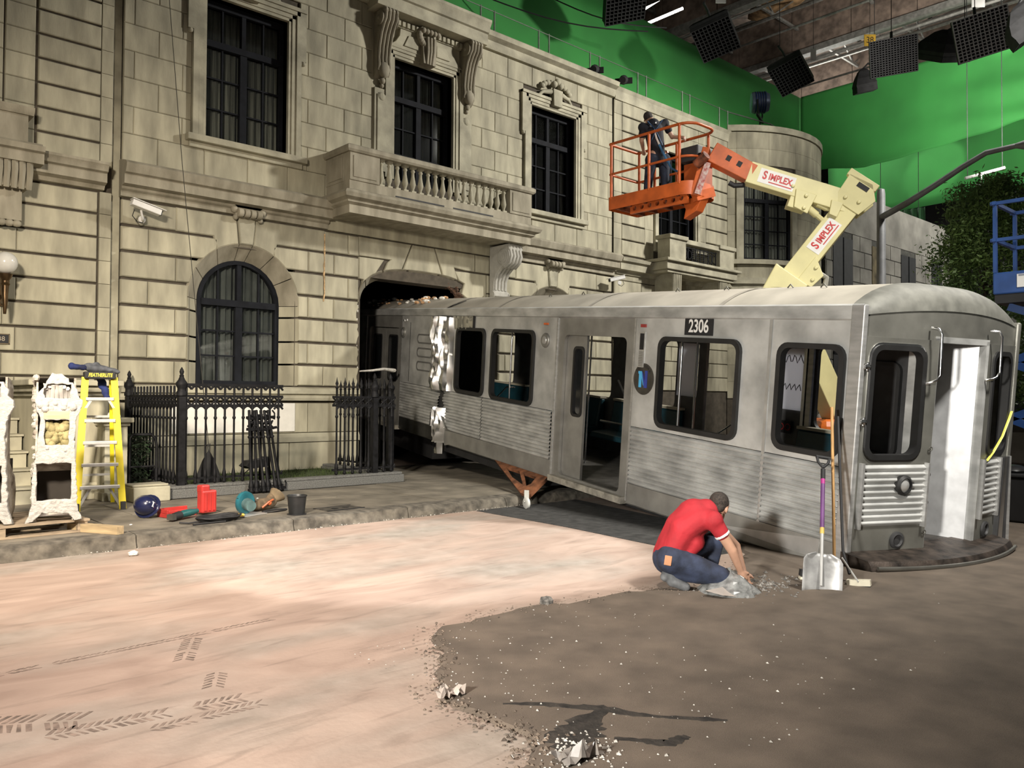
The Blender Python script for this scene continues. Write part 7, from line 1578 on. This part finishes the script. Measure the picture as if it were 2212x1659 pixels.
# skylight strip giving the white glow past the green corner
SKY = mat('skylight_glow', (1, .98, .92), .5, emit=7.0)
SK = thing('skylight', 'bright white overhead light panels beyond the green screen corner', 'skylight', (42.6, 20.8, 17.65))
SK.rotation_euler = (0, radians(-15), 0)
for k in range(5): q = MB(); q.box(-3.4+1.4*k, -2.15+1.4*k, -2.4, 2.4, 0, .05); q.build('glazing', SKY, SK)
for k in range(6): q = MB(); q.box(-3.55+1.4*k, -3.40+1.4*k, -2.5, 2.5, -.06, .12); q.build('glazing_bar', BLACK, SK)
TUBE = mat('tube_lamp', (1, .96, .86), .5, emit=9.0)
for i, (a, b) in enumerate((((1378, 28, 33), (1425, -2, 33)), ((1395, 52, 34), (1475, 18, 34)))):
    q = MB(); q.tube([at(*a), at(*b)], .06, 8); tag(q.build('tube_lamp', TUBE), ['upper', 'lower'][i]+' bright tube lamp among the trusses at top centre', 'lamp')
# soft boxes with egg crates hung under the girders
CRATE = mat('black_crate_cloth', (.014, .014, .015), .8, var=.3); 
def softbox(label, px, py, D, w, h, aim, m_front, rolla=0, cells=10, cm=None):
    c = at(px, py, D); K = thing('softbox', label, 'softbox', c, 0, 'soft boxes hung from the grid'); z = (Vector(aim)-c).normalized(); x = Vector((0, 0, 1)).cross(z).normalized(); y = z.cross(x)
    M = Matrix((x, y, z)).transposed().to_4x4()@Matrix.Rotation(rolla, 4, 'Z'); K.matrix_world = Matrix.Translation(c)@M
    q = MB(); n = 4; rings = [(1, .0), (1.04, -.12), (.85, -.35), (.45, -.62), (.2, -.7)]
    vs = [(sx*w/2*f, sy*h/2*f, d) for f, d in rings for sx, sy in ((-1, -1), (1, -1), (1, 1), (-1, 1))]
    q.add(vs, [(r*4+k, r*4+(k+1) % 4, r*4+4+(k+1) % 4, r*4+4+k) for r in range(4) for k in range(4)]+[(16, 17, 18, 19)]); q.build('shell', CRATE, K)
    q = MB(); q.box(-w/2, w/2, -h/2, h/2, -.03, -.02); q.build('diffuser', m_front, K)
    q = MB(); d = .16
    for k in range(cells+1):
        a = -w/2+w*k/cells; q.box(a-.012, a+.012, -h/2, h/2, 0, d); b = -h/2+h*k/cells; q.box(-w/2, w/2, b-.012, b+.012, 0, d)
    q.build('egg_crate', cm or CRATE, K)['kind'] = 'stuff'
    q = MB(); q.tube([(0, 0, -.68), (0, h*.3, -.85), (0, h*.7, -.6)], .04, 6); q.build('yoke', BLACK, K)
    ri = K.matrix_world.inverted(); a = K.matrix_world@Vector((0, h*.6, -.62)); q = MB(); q.tube([ri@a, ri@Vector((a.x, a.y, 17.6))], .012, 5); q.build('hanger', BLACK, K); return K
DG = mat('dim_diffuser', (.10, .10, .105), .7); LGT = mat('pale_diffuser', (.42, .42, .46), .7)
softbox('black egg-crate soft box cut by the top edge', 1350, 2, 24, 1.2, 1.3, (17, 10, 2), CRATE, .5)
softbox('black egg-crate soft box above the lift basket', 1545, 80, 26, 1.2, 1.3, (18, 10, 2), CRATE, .55)
softbox('black egg-crate soft box nearest the skylight', 1708, 160, 30, 1.2, 1.3, (22, 10, 2), CRATE, .6)
softbox('grey egg-crate soft box beside the yellow numbered card', 1930, 122, 24, 1.25, 1.0, (8, 2, 5), BLACK, .05, 16, DG)
softbox('dark domed soft box left of the white egg crate', 2035, 118, 25, 1.1, 1.2, (30, 14, 2), CRATE, 1.2)
softbox('bright white egg-crate soft box near the upper right corner', 2122, 75, 23, 1.35, 1.15, (4, -2, 4), BLACK, .2, 13, LGT)
softbox('black soft box cut by the right edge', 2235, 60, 20, .9, 1.1, (26, 2, 3), CRATE, .3)
softbox('small dark soft box over the draped cloth corner', 1868, 190, 31, .8, .7, (34, 14, 2), CRATE, 1.0)
# cards and signs in the grid
def card(label, px, py, D, w, h, m, txt=None):
    c = at(px, py, D); K = thing('hanging_card', label, 'card', c); K.matrix_world = Matrix.Translation(c)@Matrix((rt, up, -fw)).transposed().to_4x4()
    MB().box(-w/2, w/2, -h/2, h/2, -.01, .01).build('card_sheet', m, K); MB().tube([(0, h/2, 0), (0, h/2+max(.3, 17.6-c.z), -.0)], .008, 5).build('card_cord', BLACK, K)
    if txt: text('card_text', txt, h*.75, BLACK, K, Matrix.Translation((0, 0, .012)), .001, sx=.9)
card('yellow card numbered 38 hanging in the lighting grid', 1879, 87, 30, .42, .42, mat('yellow_card', (.55, .33, .03), .7), '38')
card('white paper card hanging left of the yellow card', 1757, 118, 30, .2, .42, WHITE); card('white paper card at the top edge near the right soft box', 2113, 5, 26, .42, .3, WHITE); card('white paper card at the top edge above the lift', 1557, 0, 28, .35, .22, WHITE)
# rigging bar with clip lamp over the tree
RG = thing('rigging_bar', 'white rigging bar with clip lamp above the tree top', 'rigging', at(2120, 378, 26)); ro = at(2120, 378, 26)
q = MB(); q.tube([at(2085, 385, 26)-ro, at(2170, 362, 26)-ro], .05, 7); q.build('bar', WHITE, RG)
q = MB(); q.box(-.18, .18, -.1, .1, -.62, -.3); q.build('clip_lamp', mat('pale_metal', (.4, .4, .4), .4), RG)
q = MB(); q.tube([(0, 0, -.3), (0, 0, .0)], .02, 5); q.build('hanger', WHITE, RG)
for e in ((2090, 384), (2165, 364)): p = at(*e, 26)-ro; q = MB(); q.tube([p, Vector((p.x, p.y, 17.9-ro.z))], .012, 5); q.build('hanging_wire', BLACK, RG)
# loose cables slung across the green screen
for i, (a, b) in enumerate((((1045, -8, 23), (1400, 68, 23.5)), ((1180, -10, 24.5), (1440, 60, 25.5)))):
    A_1, B_1 = at(*a), at(*b); q = MB(); q.tube([A_1.lerp(B_1, t/8)+Vector((0, 0, -.25*sin(pi*t/8))) for t in range(9)], .02, 5); tag(q.build('slung_cable', BLACK), ['lower', 'upper'][i]+' black cable slung before the long green screen', 'cable')
